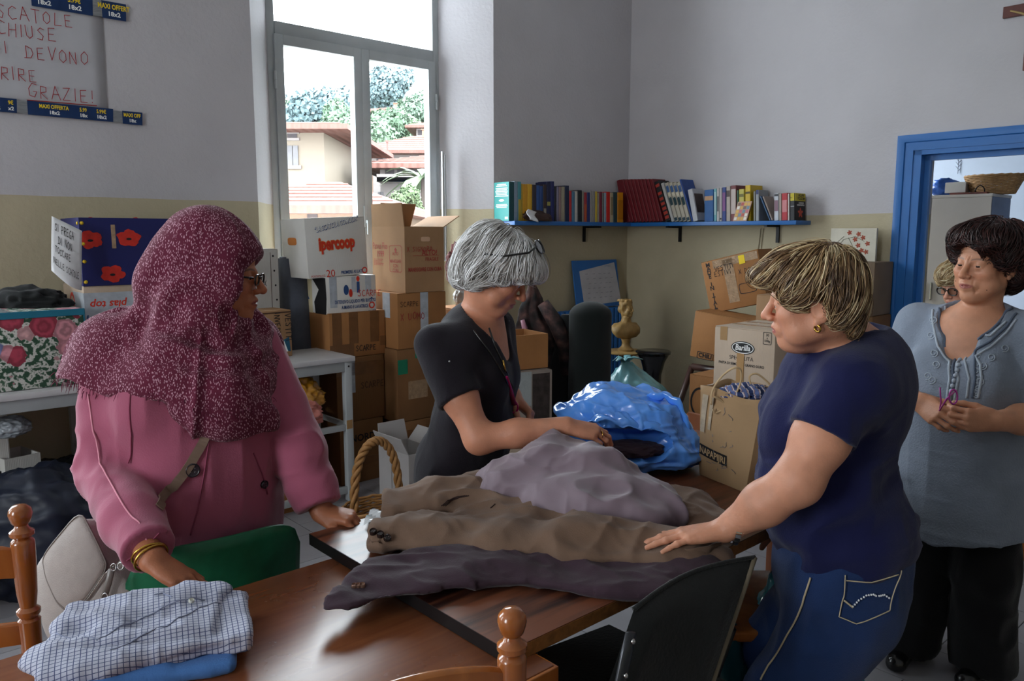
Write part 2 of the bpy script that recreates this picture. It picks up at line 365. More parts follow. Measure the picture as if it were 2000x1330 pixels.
# ------------------------------------------------------------------ windows
GLASS = bpy.data.materials.new('pane_glass'); GLASS.use_nodes = True
N_ = GLASS.node_tree.nodes; L_ = GLASS.node_tree.links; N_.clear()
o_ = N_.new('ShaderNodeOutputMaterial'); t_ = N_.new('ShaderNodeBsdfTransparent'); g_ = N_.new('ShaderNodeBsdfGlossy'); x_ = N_.new('ShaderNodeMixShader')
t_.inputs[0].default_value = (.93, .95, .96, 1); g_.inputs['Roughness'].default_value = .02; x_.inputs[0].default_value = .05
L_.new(t_.outputs[0], x_.inputs[1]); L_.new(g_.outputs[0], x_.inputs[2]); L_.new(x_.outputs[0], o_.inputs[0])
def make_window(idx, a, e):
    t = thing('window_%d' % idx, None, None); t['kind'] = 'structure'; t.rotation_euler = (0, 0, ROOMROT)
    l, r = a + SPL, e - SPL; y = NW + DEEP; TR = 2.80
    f = .055
    b = mb()
    b.lohi((l, y, SILL), (l+f, y+.07, HEAD), .004); b.lohi((r-f, y, SILL), (r, y+.07, HEAD), .004)
    b.lohi((l+f, y, HEAD-f), (r-f, y+.07, HEAD)); b.lohi((l+f, y, SILL), (r-f, y+.07, SILL+f)); b.lohi((l+f, y-.006, TR-.05), (r-f, y+.07, TR+.035), .004)
    link('frame', b, ALU, t, 30)
    b = mb(); b.lohi((l+.04, y+.03, TR+.03), (r-.04, y+.036, HEAD-.04)); link('pane', b, GLASS, t)
    b = mb(); b.lohi((a-.02, NW-.03, SILL-.03), (e+.02, NW+DEEP, SILL+.002), .004); link('sill', b, mat('stone_sill', 'b5b0a8', rough=.5), t)
    mid = (l+r)/2; sw = .062
    for k, (x0, x1) in enumerate(((l+f-.012, mid+.004), (mid+.004, r-f+.012))):
        b = mb(); z0, z1 = SILL+f-.01, TR-.045
        b.lohi((x0, y-.016, z0), (x0+sw, y+.05, z1), .004); b.lohi((x1-sw, y-.016, z0), (x1, y+.05, z1), .004)
        b.lohi((x0+sw, y-.016, z0), (x1-sw, y+.05, z0+sw)); b.lohi((x0+sw, y-.016, z1-sw), (x1-sw, y+.05, z1))
        sh = link('sash', b, ALU, t, 30)
        b = mb(); b.lohi((x0+sw-.01, y+.012, z0+sw-.01), (x1-sw+.01, y+.018, z1-sw+.01)); link('pane', b, GLASS, sh)
        hx = x0-.004 if k == 0 else x1+.004
        for hz in (TR-.33, 1.25):
            b = mb(); b.lathe([(.009, hz-.055), (.009, hz-.003), (.006, hz), (.009, hz+.003), (.009, hz+.055)], 10, (hx, y-.02, 0)); link('hinge', b, ALU, sh, 30)
    b = mb(); b.lohi((mid-.012, y-.03, 1.55), (mid+.02, y-.014, 1.70), .004); b.lohi((mid-.004, y-.05, 1.58), (mid+.012, y-.03, 1.60)); b.lohi((mid-.004, y-.055, 1.50), (mid+.012, y-.043, 1.60), .004); link('handle', b, ALU, t, 30)
    pl = bpy.data.lights.new('portal', 'AREA'); pl.shape = 'RECTANGLE'; pl.size = r-l; pl.size_y = HEAD-SILL; pl.cycles.is_portal = True
    po = bpy.data.objects.new('portal', pl); C.objects.link(po); p = W((l+r)/2, NW+DEEP+.12, (HEAD+SILL)/2)
    po.location = p; d = Vector(tuple(-EV)); po.rotation_euler = d.to_track_quat('-Z', 'Y').to_euler()
    return t
for i, (a, e) in enumerate(wins): make_window(i+1, a, e)
b = mb(); y = NW+.2
b.lohi((6.3, y, .9), (6.36, y+.06, 3.5)); b.lohi((8.24, y, .9), (8.3, y+.06, 3.5)); b.lohi((6.3, y, 3.44), (8.3, y+.06, 3.5)); b.lohi((6.3, y, .9), (8.3, y+.06, .96)); b.lohi((7.27, y, .9), (7.33, y+.06, 3.5))
room('window_4', b, ALU)  # unseen window added to light the back room
pl = bpy.data.lights.new('portal', 'AREA'); pl.shape = 'RECTANGLE'; pl.size = 2.0; pl.size_y = 2.6; pl.cycles.is_portal = True
po = bpy.data.objects.new('portal', pl); C.objects.link(po); po.location = W(7.3, NW+.4, 2.2); po.rotation_euler = Vector(tuple(-EV)).to_track_quat('-Z', 'Y').to_euler()
# ================================================================== OUTSIDE THE WINDOW
def tree(label, px, py, Y, r, h, col, cat='tree', grp='trees on the hillside', seed=0, squash=1.0):
    c = at_y(px, py, Y); rn = np.random.default_rng(seed)
    t = thing('hillside_tree', label, cat, (c[0], c[1], c[2]-h), 0, grp)
    n = 5200; lobes = rn.normal(size=(9, 3))*np.array([.42, .42, .32*squash])*r; lobes[0] = 0
    k = rn.integers(0, 9, n); d = rn.normal(size=(n, 3)); d /= np.linalg.norm(d, axis=1)[:, None]
    p = lobes[k] + d*(r*.52*rn.uniform(.75, 1.05, (n, 1)))*np.array([1, 1, squash]) + V(0, 0, h)
    a = rn.normal(size=(n, 3)); a /= np.linalg.norm(a, axis=1)[:, None]; q = np.cross(a, d); q /= np.linalg.norm(q, axis=1)[:, None]+1e-9
    s_ = r*rn.uniform(.035, .075, (n, 1)); a = a*s_; q = q*s_*.7
    v = np.stack([p-a-q, p+a-q, p+a+q, p-a+q], 1).reshape(-1, 3); f = np.arange(4*n).reshape(-1, 4)
    me = npmesh('foliage', v, f); link('foliage', me, mat('leaf_'+col, col, rough=.8, var=.45, vs=.9), t, fixn=False)  # leaf colours are paled and greyed to stand in for haze
    b = mb(); b.tube([V(0, 0, -3), V(.05*r, 0, h*.4), V(0, .05*r, h*.95)], [r*.1, r*.08, r*.04], 8); link('trunk', b, mat('bark', '4a4038'), t)
    return t
STUC = mat('pale_stucco', '70665a', rough=.9, var=.06); STUCP = mat('pink_stucco', '755f50', rough=.9, var=.06); SHUT = mat('grey_shutter', '5c5a5c', rough=.7)
DARKW = mat('dark_opening', '3a3436', rough=.7); STUCW = mat('white_stucco', '7a7370', rough=.9, var=.05)
def tilemat(name, col, sc):
    m = mat(name, col, rough=.85, var=.2, vs=1.5); N, L, b = nodes(m)
    wv = N.new('ShaderNodeTexWave'); wv.inputs['Scale'].default_value = sc; tc = N.new('ShaderNodeTexCoord'); L.new(tc.outputs['Object'], wv.inputs['Vector'])
    bp = N.new('ShaderNodeBump'); bp.inputs['Strength'].default_value = .8; bp.inputs['Distance'].default_value = .05; L.new(wv.outputs['Fac'], bp.inputs['Height']); L.new(bp.outputs[0], b.inputs['Normal']); return m
ROOFT = tilemat('terracotta_tiles', '6e4a42', 1.2)
def house(label, x0, x1, ytop, ybot, Y, yaw=0, depth=6, roof='hip', over=.7, m=None, wins_=(), rise=1.0, chim=1):
    """front wall between the two points seen at depth Y; local x runs along the front, y away"""
    A = at_y(x0, ytop, Y); B = at_y(x1, ytop, Y); wd = B[0]-A[0]; zt = A[2]
    t = thing('hill_house', label, 'house', (A[0], Y, zt-14), yaw, 'houses on the hillside')
    H = 14
    b = mb(); b.lohi((0, 0, 0), (wd, depth, H)); link('wall', b, m or STUC, t)
    b = mb(); o = over
    r0 = [V(-o, -o, H-.05), V(wd+o, -o, H-.05), V(wd+o, depth+o, H-.05), V(-o, depth+o, H-.05)]
    r1 = [p+V(0, 0, .15) for p in r0]; ins = min(wd, depth)*.45
    r2 = [V(ins, depth/2-.1, H+rise), V(wd-ins, depth/2-.1, H+rise), V(wd-ins, depth/2+.1, H+rise), V(ins, depth/2+.1, H+rise)]
    b.loft([r0, r1, r2]); rf = link('roof', b, ROOFT, t)
    nrow = 7
    for k in range(1, nrow):                       # courses of roof tiles on the front slope
        q = k/nrow; b = mb(); L0 = r1[0]*(1-q)+r2[0]*q; R0 = r1[1]*(1-q)+r2[1]*q
        b.tube([L0, R0], .035, 5); link('tile_course', b, ROOFT, rf)
    if chim:
     b = mb(); b.lohi((wd*.6, depth*.4, H+.2), (wd*.6+.3, depth*.4+.3, H+rise+.25)); b.lohi((wd*.6-.06, depth*.4-.06, H+rise+.25), (wd*.6+.36, depth*.4+.36, H+rise+.3)); link('chimney', b, STUCP, t)
    s_ = wd/(x1-x0)
    for (wx0, wx1, wy0, wy1, kind) in wins_:
        X0, X1 = (wx0-x0)*s_, (wx1-x0)*s_; Z0, Z1 = H-(wy1-ytop)*s_, H-(wy0-ytop)*s_
        if kind == 'sh':
            b = mb(); b.lohi((X0, -.05, Z0), ((X0+X1)/2-.01, .02, Z1)); link('shutter', b, SHUT, t)
            b = mb(); b.lohi(((X0+X1)/2+.01, -.05, Z0), (X1, .02, Z1)); sh = link('shutter', b, SHUT, t)
            b = mb(); b.lohi((X0-.08, -.07, Z0-.1), (X1+.08, .02, Z0)); link('sill', b, STUCW, sh)
        elif kind == 'win':
            b = mb(); b.lohi((X0, -.02, Z0), (X1, .05, Z1)); wf = link('window', b, DARKW, t)
            b = mb(); b.lohi((X0-.07, -.05, Z1), (X1+.07, .02, Z1+.08)); link('lintel', b, STUCW, wf)
            b = mb(); b.lohi((X0-.07, -.05, Z0-.08), (X1+.07, .02, Z0)); link('sill', b, STUCW, wf)
        elif kind == 'balcony':
            b = mb(); b.lohi((X0, -1.0, Z0), (X1, .05, Z0+.15)); b.lohi((X0, -1.0, Z0), (X1, -.93, Z1)); link('balcony', b, STUCW, t)
    return t
b = mb(); hill = [(-60, 10, -8), (40, 10, -8), (40, 20, -3), (-60, 20, -3), (40, 45, 3), (-60, 45, 3), (40, 85, 12.5), (-60, 85, 12.5), (40, 120, 14), (-60, 120, 14)]
b.add([V(*p) for p in hill], [(0, 1, 2, 3), (3, 2, 4, 5), (5, 4, 6, 7), (7, 6, 8, 9)]); struct('hillside', b, mat('hill_grass', '3c4a36', rough=.9, var=.3, vs=.3)).name = 'ground_hillside'
house('cream house with one grey shuttered window and a small vent, left behind window', 420, 632, 256, 430, 24, 0, 7, over=.9, wins_=[(560, 581, 284, 322, 'sh'), (561, 580, 261, 269, 'win')], rise=.7, chim=0)
house('low house showing only its broad pink tiled roof below the left pane', 380, 745, 413, 440, 15, 0, 8, over=.5, m=STUCP, rise=.8, chim=0, wins_=[(600, 620, 418, 432, 'win')])
house('pale house with veranda and long balcony at the right pane', 742, 900, 328, 420, 27, 0, 8, over=.7, m=STUCW, wins_=[(752, 770, 331, 345, 'win'), (776, 792, 331, 345, 'win'), (800, 822, 329, 345, 'win'), (745, 830, 344, 358, 'balcony'), (780, 806, 374, 386, 'sh'), (738, 748, 374, 386, 'sh')], rise=.8)
house('small house with peach walls behind the cream house, beside clothes poles', 625, 700, 318, 350, 34, 0, 3.5, over=.5, m=STUCP, wins_=[(640, 650, 322, 334, 'win'), (660, 672, 322, 334, 'win')], rise=.7)
house('wide villa with flat pink roof high among the trees', 715, 785, 222, 262, 70, 0, 9, over=1.2, m=STUCP, wins_=[(718, 730, 223, 233, 'win'), (752, 764, 223, 233, 'win'), (716, 786, 232, 240, 'balcony')], rise=1.2)
house('narrow house at the right edge of the right pane', 813, 850, 250, 285, 48, 0, 7, over=.6, m=STUCW, wins_=[(816, 824, 254, 264, 'win')], rise=.8)
house('house with long pale roof directly under the hillside wood', 716, 880, 300, 330, 39.5, 0, 6, over=.8, m=STUCW, rise=1.2, wins_=[(735, 748, 305, 315, 'win')])
for i, a in enumerate([
    ('round bluish tree rising highest in the left pane', 637, 215, 62, 2.6, 5, '63767a'),
    ('broad pale green tree left of the round bluish tree', 595, 225, 71, 2.6, 5, '6a7d6c'),
    ('bluish treetops at the left edge of the left pane', 556, 218, 79, 1.9, 3, '63767a'),
    ('low green bush behind the peach house, right part of left pane', 660, 255, 46.5, 1.6, 3, '627862'),
    ('tall grey green tree above the flat pink villa', 742, 178, 86, 2.7, 6, '63767a'),
    ('slender tree right of the tall tree above the villa', 768, 190, 94, 1.7, 5, '627862'),
    ('dense green tree under the villa, middle of right pane', 745, 260, 56, 1.8, 3, '627862'),
    ('dense green tree right of the one under the villa', 785, 255, 60, 2.3, 3, '5e7258'),
    ('leafy tree at the right edge below the sky', 822, 215, 68, 1.8, 4, '6a7d6c'),
    ('green shrub low in the right pane by the fence', 800, 412, 22, .55, 1.2, '627452')]): tree(*a, seed=i)
# palm by the right jamb
c = at_y(826, 350, 24); t = thing('palm_tree', 'palm fronds cut by the right edge of the right pane', 'tree', (c[0], c[1], c[2]-3), 0)
b = mb(); b.tube([V(0, 0, -2), V(.05, 0, 3)], [.14, .11], 8); link('trunk', b, mat('bark', '4a4038'), t)
b = mb()
for k in range(18):
    a = k*2.4; e = .9-.09*(k % 9); p = [V(0, 0, 3)+V(math.cos(a)*x, math.sin(a)*x, x*e-.55*x*x) for x in (0, .35, .7, 1.05, 1.3)]
    b.tube(p, [.02, .13, .15, .09, .01], 4, flat=.15)
link('fronds', b, mat('leaf_palm', '56644a', rough=.7, var=.3), t)
for px, py in [(757, 282), (808, 355)]:
    pass
c = at_y(757, 318, 36); t = thing('vent_pipe', 'thin brown vent pipe standing on a far roof', 'pipe', c, 0); b = mb(); b.tube([V(0, 0, -.6), V(0, 0, .9)], .05, 8); b.tube([V(0, 0, .9), V(0, 0, .98)], .09, 8); link('pipe', b, mat('rust_pipe', '6b4a44'), t)
# ================================================================== CARTONS
def cardboard(name, col, var=.14):
    m = mat(name, col, rough=.75, var=var, vs=5, spec=.25); N, L, b = nodes(m)
    tc = N.new('ShaderNodeTexCoord'); wv = N.new('ShaderNodeTexWave'); wv.inputs['Scale'].default_value = 45; wv.inputs['Distortion'].default_value = .6; L.new(tc.outputs['Object'], wv.inputs['Vector'])
    bp = N.new('ShaderNodeBump'); bp.inputs['Strength'].default_value = .12; bp.inputs['Distance'].default_value = .003; L.new(wv.outputs['Fac'], bp.inputs['Height']); L.new(bp.outputs[0], b.inputs['Normal']); return m
KRAFT = cardboard('kraft_board', 'a07c5a'); KRAFTD = cardboard('dark_kraft_board', '7a5636'); KRAFTO = cardboard('orange_kraft_board', '98693f'); KRAFTG = cardboard('grey_kraft_board', 'b3a08d')
WHITEB = cardboard('white_board', 'cfcdc8', .07); GREYB = cardboard('grey_white_board', 'a9a5a4', .1)
TAPE = mat('brown_packing_tape', '6e4a2c', rough=.28, var=.2, vs=20, spec=.5); CLEAR = mat('clear_packing_tape', 'a08468', rough=.12, var=.25, vs=40, bump=.3, bs=90, spec=.8); PTAPE = mat('printed_pale_tape', 'a9b0b8', rough=.3, var=.2, vs=30, spec=.5)
GTAPE = mat('green_tape', '1f7a5c', rough=.35)
INKR = mat('red_ink', 'c8321c', rough=.6, var=.1); INKDR = mat('dull_red_ink', 'a03c34', rough=.7, var=.2); INKK = mat('black_ink', '1c1b1d', rough=.6, var=.1); INKB = mat('blue_ink', '2a4a7c', rough=.6, var=.15); INKBR = mat('brown_ink', '4d3424', rough=.7)
PAPER = mat('white_paper', 'dedfe2', rough=.75, var=.04); INKW = mat('white_ink', 'e6e6e4', rough=.6); INKY = mat('yellow_ink', 'e0c020', rough=.6); INKOR = mat('orange_print', 'd87a3a', rough=.6)
NAVYI = mat('navy_print', '1b2550', rough=.5)
EX, EZ, EYN = V(1, 0, 0), V(0, 0, 1), V(0, -1, 0)
class Carton:
    """front face fixed by three image points read on a real vertical plane; x right, y away, z up (metres)"""
    def __init__(s, label, bl, br, tl, n=None, sc=None, yaw=0, depth=.3, z0=None, z1=None, m=None, open_=False, name='cardboard_box', cat='box', flaps=(), wall=.006, group=None, level=False):
        P0 = at_n(*bl, n) if n is not None else at_s(*bl, sc)
        a = math.radians(yaw); e = math.cos(a)*EU + math.sin(a)*EV; nrm = np.cross(e, EZ)
        hit = lambda p: O + ray(*p)*((P0-O) @ nrm)/(ray(*p) @ nrm)
        P1, P2 = hit(br), hit(tl)
        if z0 is not None or level:
            if z0 is not None: P0[2] = z0
            P1[2] = P0[2]; P2 = np.array([P0[0], P0[1], z1 if z1 is not None else P2[2]])
        ex = unit(P1-P0); ez = P2-P0; ez = unit(ez - ex*(ez @ ex)); ey = np.cross(ez, ex)
        s.w = float(np.linalg.norm(P1-P0)); s.h = float((P2-P0) @ ez); s.d = depth; s.M = frame(ex, ey, ez, P0); s.P0 = P0
        s.t = thing(name, label, cat, M=s.M, group=group); m = m or KRAFT; s.m = m
        w_, d, h, t = s.w, s.d, s.h, wall
        if open_:
            b = mb(); b.lohi((0, 0, 0), (w_, d, t)); b.lohi((0, 0, t), (w_, t, h)); b.lohi((0, d-t, t), (w_, d, h)); b.lohi((0, t, t), (t, d-t, h)); b.lohi((w_-t, t, t), (w_, d-t, h))
            b.lohi((t, t, h*.35), (w_-t, d-t, h*.36)) if open_ == 'full' else None
            s.body = link('carton_walls', b, m, s.t)
        else:
            b = mb(); b.lohi((0, 0, 0), (w_, d, h-.004), .004); s.body = link('carton_walls', b, m, s.t, 30)
            b = mb(); b.lohi((.002, .002, h-.004), (w_-.002, d/2-.0015, h)); link('top_flap', b, m, s.t)
            b = mb(); b.lohi((.002, d/2+.0015, h-.004), (w_-.002, d-.002, h)); link('top_flap', b, m, s.t)
        for f in flaps: s.flap(*f)
    def flap(s, side, ln, ang, inset=.004):
        """flap hinged at the top edge of one side; ang 0 = upright, 90 = folded outwards level"""
        a = math.radians(ang); up = math.cos(a)*ln; out = math.sin(a)*ln; w_, d, h, t = s.w, s.d, s.h, .005
        q = {'front': ((inset, 0, h), (w_-inset, 0, h), V(0, -1, 0)), 'back': ((inset, d, h), (w_-inset, d, h), V(0, 1, 0)), 'left': ((0, inset, h), (0, d-inset, h), V(-1, 0, 0)), 'right': ((w_, inset, h), (w_, d-inset, h), V(1, 0, 0))}[side]
        A, B, n = np.array(q[0]), np.array(q[1]), q[2]; dv = n*out + EZ*up; th = unit(np.cross(B-A, dv))*t; sk = unit(B-A)*ln*.06
        b = mb(); b.loft([[A, B, B+th, A+th], [A+dv+sk, B+dv-sk, B+dv-sk+th, A+dv+sk+th]]); return link('flap', b, s.m, s.t)
    def fr(s, x, z): return V(x*s.w, 0, z*s.h)
    def pt(s, face, u, v):
        return {'front': V(u*s.w, 0, v*s.h), 'left': V(0, (1-u)*s.d, v*s.h), 'top': V(u*s.w, v*s.d, s.h), 'right': V(s.w, u*s.d, v*s.h)}[face]
    def ax(s, face): return {'front': (EX, EZ), 'left': (V(0, -1, 0), EZ), 'top': (EX, V(0, 1, 0)), 'right': (V(0, 1, 0), EZ)}[face]
    def strip(s, face, u0, v0, u1, v1, m=None, nm='tape_strip', eps=.0012):
        m = m or TAPE; P = [s.pt(face, *q) for q in ((u0, v0), (u1, v0), (u1, v1), (u0, v1))]; ex, ey = s.ax(face); n = np.cross(ex, ey)
        b = mb(); b.loft([P, [p+n*eps for p in P]]); return link(nm, b, m, s.t)
    def text(s, face, txt, size, u, v, m=INKK, bold=0, rot=0, sx=1, shear=0, nm='printed_lettering', align='CENTER', eps=.0018):
        b = mb(); ex, ey = s.ax(face); put_text(b, txt, size, s.pt(face, u, v), ex, ey, eps, bold, shear, rot, sx, align); return link(nm, b, m, s.t, fixn=False)
    def hand(s, face, txt, h, u, v, m=INKK, pen=.004, rot=0, nm='handwriting', seed=1, eps=.002):
        b = mb(); ex, ey = s.ax(face); c, q = math.cos(rot), math.sin(rot)
        hand_text(b, txt, h, s.pt(face, u, v), ex*c+ey*q, ey*c-ex*q, pen, eps=eps, seed=seed); return link(nm, b, m, s.t, fixn=False)
    def ringshape(s, face, u, v, rx, ry, th, m, nm='printed_frame', n=28, power=2, eps=.0016):
        b = mb(); ex, ey = s.ax(face); nn = np.cross(ex, ey); c = s.pt(face, u, v)+nn*eps; k = 2/power
        f = lambda a, k_: ex*(rx-k_)*np.sign(math.cos(a))*abs(math.cos(a))**k + ey*(ry-k_)*np.sign(math.sin(a))*abs(math.sin(a))**k
        A = [c+f(2*PI*i/n, 0) for i in range(n)]
        if th is None: b.poly(A)
        else:
            B = [c+f(2*PI*i/n, th) for i in range(n)]; o = len(b.v); b.add(A+B, [(i, (i+1) % n, n+(i+1) % n, n+i) for i in range(n)])
        return link(nm, b, m, s.t, fixn=False)
    def shape(s, face, pts, m, nm='printed_mark', eps=.0016):
        b = mb(); ex, ey = s.ax(face); nn = np.cross(ex, ey); b.poly([s.pt(face, *p)+nn*eps for p in pts]); return link(nm, b, m, s.t, fixn=False)
    def lines(s, face, u0, v0, wd, rows, dv, m, h=.004, seed=0):
        """rows of tiny print too small to read in the photo"""
        rn = random.Random(seed); b = mb(); ex, ey = s.ax(face); nn = np.cross(ex, ey)
        for r in range(rows):
            x = 0; L = wd*rn.uniform(.75, 1)
            while x < L:
                l = rn.uniform(.006, .016); p = s.pt(face, u0, v0-r*dv) + ex*x + nn*.0016; b.add([p, p+ex*l, p+ex*l+ey*h, p+ey*h], [(0, 1, 2, 3)]); x += l+.004
        o = link('small_print', b, m, s.t, fixn=False); o['kind'] = 'stuff'; return o
# ---- column by the white table, from the floor up
c = Carton('dark brown box on the floor at the bottom of the left stack', (668, 985), (752, 985), (668, 862), n=4.06, z0=0, z1=.385, depth=.38, m=KRAFTD)
c.text('front', "L'NORD", .06, .45, .72, INKK, .02); c.strip('front', .0, .28, 1, .4, TAPE)
c = Carton('brown box sealed with wide tape, second from the floor in the left stack', (661, 862), (753, 860), (661, 715), n=4.06, z0=.387, z1=.775, depth=.38, m=KRAFTD)
c.strip('front', 0, .72, 1, .92); c.strip('front', .28, .45, .38, .99, PTAPE, 'printed_tape'); c.hand('front', 'SCARPE', .036, .5, .5, INKBR, .005, seed=3)
c = Carton('heavily taped brown box under the white detergent carton', (645, 700), (754, 714), (645, 630), n=4.06, z0=.777, z1=1.045, depth=.38, m=KRAFTO)
for u in (.05, .34, .72): c.strip('front', u, .30, u+.16, 1, TAPE)
c.strip('front', 0, .02, .42, .3, TAPE); c.hand('front', 'SCARPE', .032, .45, .12, INKK, .004, seed=5); c.strip('front', .9, .2, 1, .42, TAPE)
c = Carton('white detergent carton with torn left side under the white supermarket box', (640, 626), (736, 617), (631, 542), n=4.08, depth=.30, m=WHITEB)
c.text('front', 'DETERSIVO LIQUIDO PER BUCATO', .0285, .57, .40, INKB, .02, sx=.62); c.text('front', 'A MANO E LAVATRICE', .0285, .55, .27, INKB, .02, sx=.62); c.text('front', 'ALTOPASCIO (LU)', .0285, .56, .10, INKB, .02, sx=.62)
c.hand('front', 'SCARPE', .036, .62, .52, INKR, .0035, rot=-.05); c.strip('front', .06, .28, .2, 1, PTAPE); c.strip('front', .78, .62, .9, 1, PTAPE)
c.strip('front', .5, .62, .58, .98, PTAPE)
c.ringshape('front', .385, .68, .017, .03, None, INKB, 'printed_bottle'); c.ringshape('front', .475, .6, .012, .024, None, INKR, 'printed_mark'); c.shape('front', [(.60, .6), (.66, .6), (.66, .86), (.60, .86)], INKB, 'printed_bottle'); c.ringshape('front', .63, .93, .011, .016, None, INKR, 'printed_mark')
c.ringshape('front', .9, .28, .021, .021, .008, INKR, 'printed_logo'); c.shape('front', [(.84, .40), (.9, .48), (.96, .40), (.9, .44)], INKB, 'printed_logo'); c.text('front', 'dal 1908', .016, .9, .14, INKB, .02)
c.shape('left', [(.55, .02), (.95, .0), (1.0, .5), (.98, .98), (.45, .95), (.7, .7), (.5, .4)], INKK, 'torn_hole'); c.strip('left', .05, .05, .42, .95, mat('cream_board', 'c9bd9a', rough=.8), 'torn_flap')
c.shape('left', [(.2, .15), (.26, .15), (.26, .45), (.32, .45), (.23, .58), (.14, .45), (.2, .45)], INKB, 'printed_arrow', .0026)
c = Carton('white supermarket box with red lettering tilted on top of the left stack', (603, 545), (719, 534), (585, 427), n=4.10, depth=.30, m=WHITEB)
c.text('front', 'ipercoop', .098, .50, .56, INKOR, .075, rot=.02, sx=.66, nm='red_lettering_outline'); c.text('front', 'ipercoop', .098, .50, .56, INKR, .035, rot=.02, sx=.66, nm='red_lettering', eps=.0026)
c.text('front', '"LA SCATOLA COMODA"', .041, .52, .88, INKB, .05, rot=.13, sx=.62); c.text('front', '"LA SCATOLA COMODA"', .041, .516, .885, INKW, .005, rot=.13, sx=.62, eps=.0026)
c.text('front', '20', .06, .36, .055, INKR, .0); c.text('front', 'PREMERE AI LATI', .026, .72, .055, INKB, .02, sx=.75); c.text('front', 'PORTATA KG.', .018, .16, .03, INKR, 0, sx=.8); c.ringshape('front', .94, .065, .019, .019, .007, INKR, 'printed_mark')
c.ringshape('left', .45, .62, .055, .022, None, mat('orange_hand_hole', 'c77a3c', rough=.7), 'hand_hole', power=4)
# ---- column under the window jamb
c = Carton('brown box at the bottom of the middle stack, behind the open white carton', (790, 960), (862, 955), (790, 850), n=3.93, z0=0, z1=.36, depth=.35, m=KRAFTD)
c.strip('front', .1, .7, .9, .85)
c = Carton('brown box with a green tape square, second from the floor of the middle stack', (778, 845), (860, 838), (778, 694), n=3.93, z0=.362, z1=.81, depth=.42, m=KRAFTD)
c.strip('front', .02, .66, .24, .86, GTAPE, 'green_tape_square'); c.strip('front', .42, .86, .5, .99, GTAPE, 'green_tape_square'); c.strip('left', .3, 0, .5, 1, CLEAR); c.strip('front', .25, .3, .7, .55, CLEAR)
c = Carton('light brown box with red scribble and pale tape directly under the wine carton', (778, 694), (872, 690), (778, 578), n=3.93, z0=.812, z1=1.15, depth=.40, m=KRAFTO)
c.strip('front', .46, .30, .62, 1, PTAPE, 'printed_tape'); c.hand('front', 'X UOMO', .042, .06, .52, INKDR, .004, seed=4); c.hand('front', 'SCARPE', .030, .06, .76, INKBR, .003, seed=8); c.strip('left', .6, .55, .8, 1, PTAPE)
c = Carton('open wine carton with red print and raised flaps on top of the middle stack', (792, 577), (868, 570), (795, 442), n=3.93, z0=1.152, z1=1.548, depth=.36, m=KRAFT, open_=True, flaps=(('left', .14, 4), ('back', .17, -30), ('right', .15, 62)))
c.text('left', 'Parvus Flos', .058, .26, .70, INKDR, .0, sx=.62); c.text('left', '1999', .055, .26, .575, INKDR, .01, sx=.8); c.lines('left', .06, .49, .10, 5, .022, INKDR, .0035)
c.ringshape('left', .73, .51, .068, .082, .003, INKDR, power=9); c.text('left', 'ALTO', .026, .73, .585, INKDR, .01); c.text('left', 'MANEGGIARE', .03, .73, .47, INKDR, .01, sx=.62); c.text('left', 'CON', .03, .73, .40, INKDR, .01, sx=.8); c.text('left', 'CURA', .03, .73, .33, INKDR, .01, sx=.8)
c.shape('left', [(.715, .6), (.745, .6), (.745, .64), (.77, .64), (.73, .685), (.69, .64), (.715, .64)], INKDR, 'printed_arrow')
c.hand('front', 'X SIGNORA', .030, .06, .62, INKDR, .003, seed=9); c.text('front', 'ALTO!', .045, .62, .60, INKDR, .02, sx=.9); c.text('front', 'FRAGILE', .03, .68, .50, INKDR, .01, sx=.9); c.text('front', 'MANEGGIARE CON CURA', .034, .5, .345, INKDR, .02, sx=.62)
c.ringshape('front', .52, .81, .034, .014, None, mat('hand_hole_glow', 'c9a487', rough=.8), 'hand_hole', power=5); c.strip('front', .2, .555, .86, .56, INKDR, 'printed_line')
c = Carton('open greyish white carton on the floor in front of the middle stack', (800, 1000), (858, 990), (800, 876), n=3.45, z0=0, z1=.31, depth=.30, m=GREYB, open_=True, flaps=(('back', .12, 12), ('left', .10, 25), ('right', .10, 40)))
c.strip('left', .42, 0, .46, 1, mat('carton_fold', '8c8684', rough=.8), 'fold_line')
# ---- on the white tables
c = Carton('small worn pasta box with hand lettering at the end of the white table', (484, 686), (571, 681), (484, 585), n=4.00, z0=.832, z1=1.09, depth=.19, m=KRAFT, name='cardboard_box', yaw=4)
BLU = mat('teal_blue_print', '1d5670', rough=.6, var=.25, vs=30)
c.shape('front', [(.05, .12), (.3, .16), (.35, .06), (.7, .06), (.74, .16), (.96, .1), (.93, .42), (.72, .33), (.3, .38), (.06, .46)], BLU, 'printed_badge'); c.text('front', 'Voiello', .085, .5, .24, INKW, .02, rot=PI, sx=.85, eps=.0026)
c.hand('front', 'VESTITI', .034, .86, .92, INKK, .004, rot=-PI/2); c.hand('front', 'INVERNALI', .030, .62, .95, INKK, .004, rot=-PI/2, seed=2); c.hand('front', 'HA', .034, .26, .92, INKK, .004, rot=-PI/2, seed=3)
c.strip('front', 0, .94, 1, .97, INKBR, 'worn_edge')
c = Carton('white metal-edged case standing behind the pasta box, studded with rivets', (470, 575), (546, 571), (470, 470), n=4.27, z0=1.0, z1=1.42, depth=.10, m=WHITEB, name='white_case', yaw=3)
for u, v in ((.86, .9), (.88, .7), (.9, .5), (.92, .3), (.94, .1)): c.ringshape('front', u, v, .006, .006, None, INKK, 'rivet', 10, eps=.002)
c.strip('front', .79, .12, .80, .95, INKBR, 'seam_line'); c.hand('front', 'XX', .03, .5, .5, INKK, .003)
b = mb(); b.lohi((-.02, -.01, -.17), (c.w+.02, c.d+.01, -.001)); c2 = b
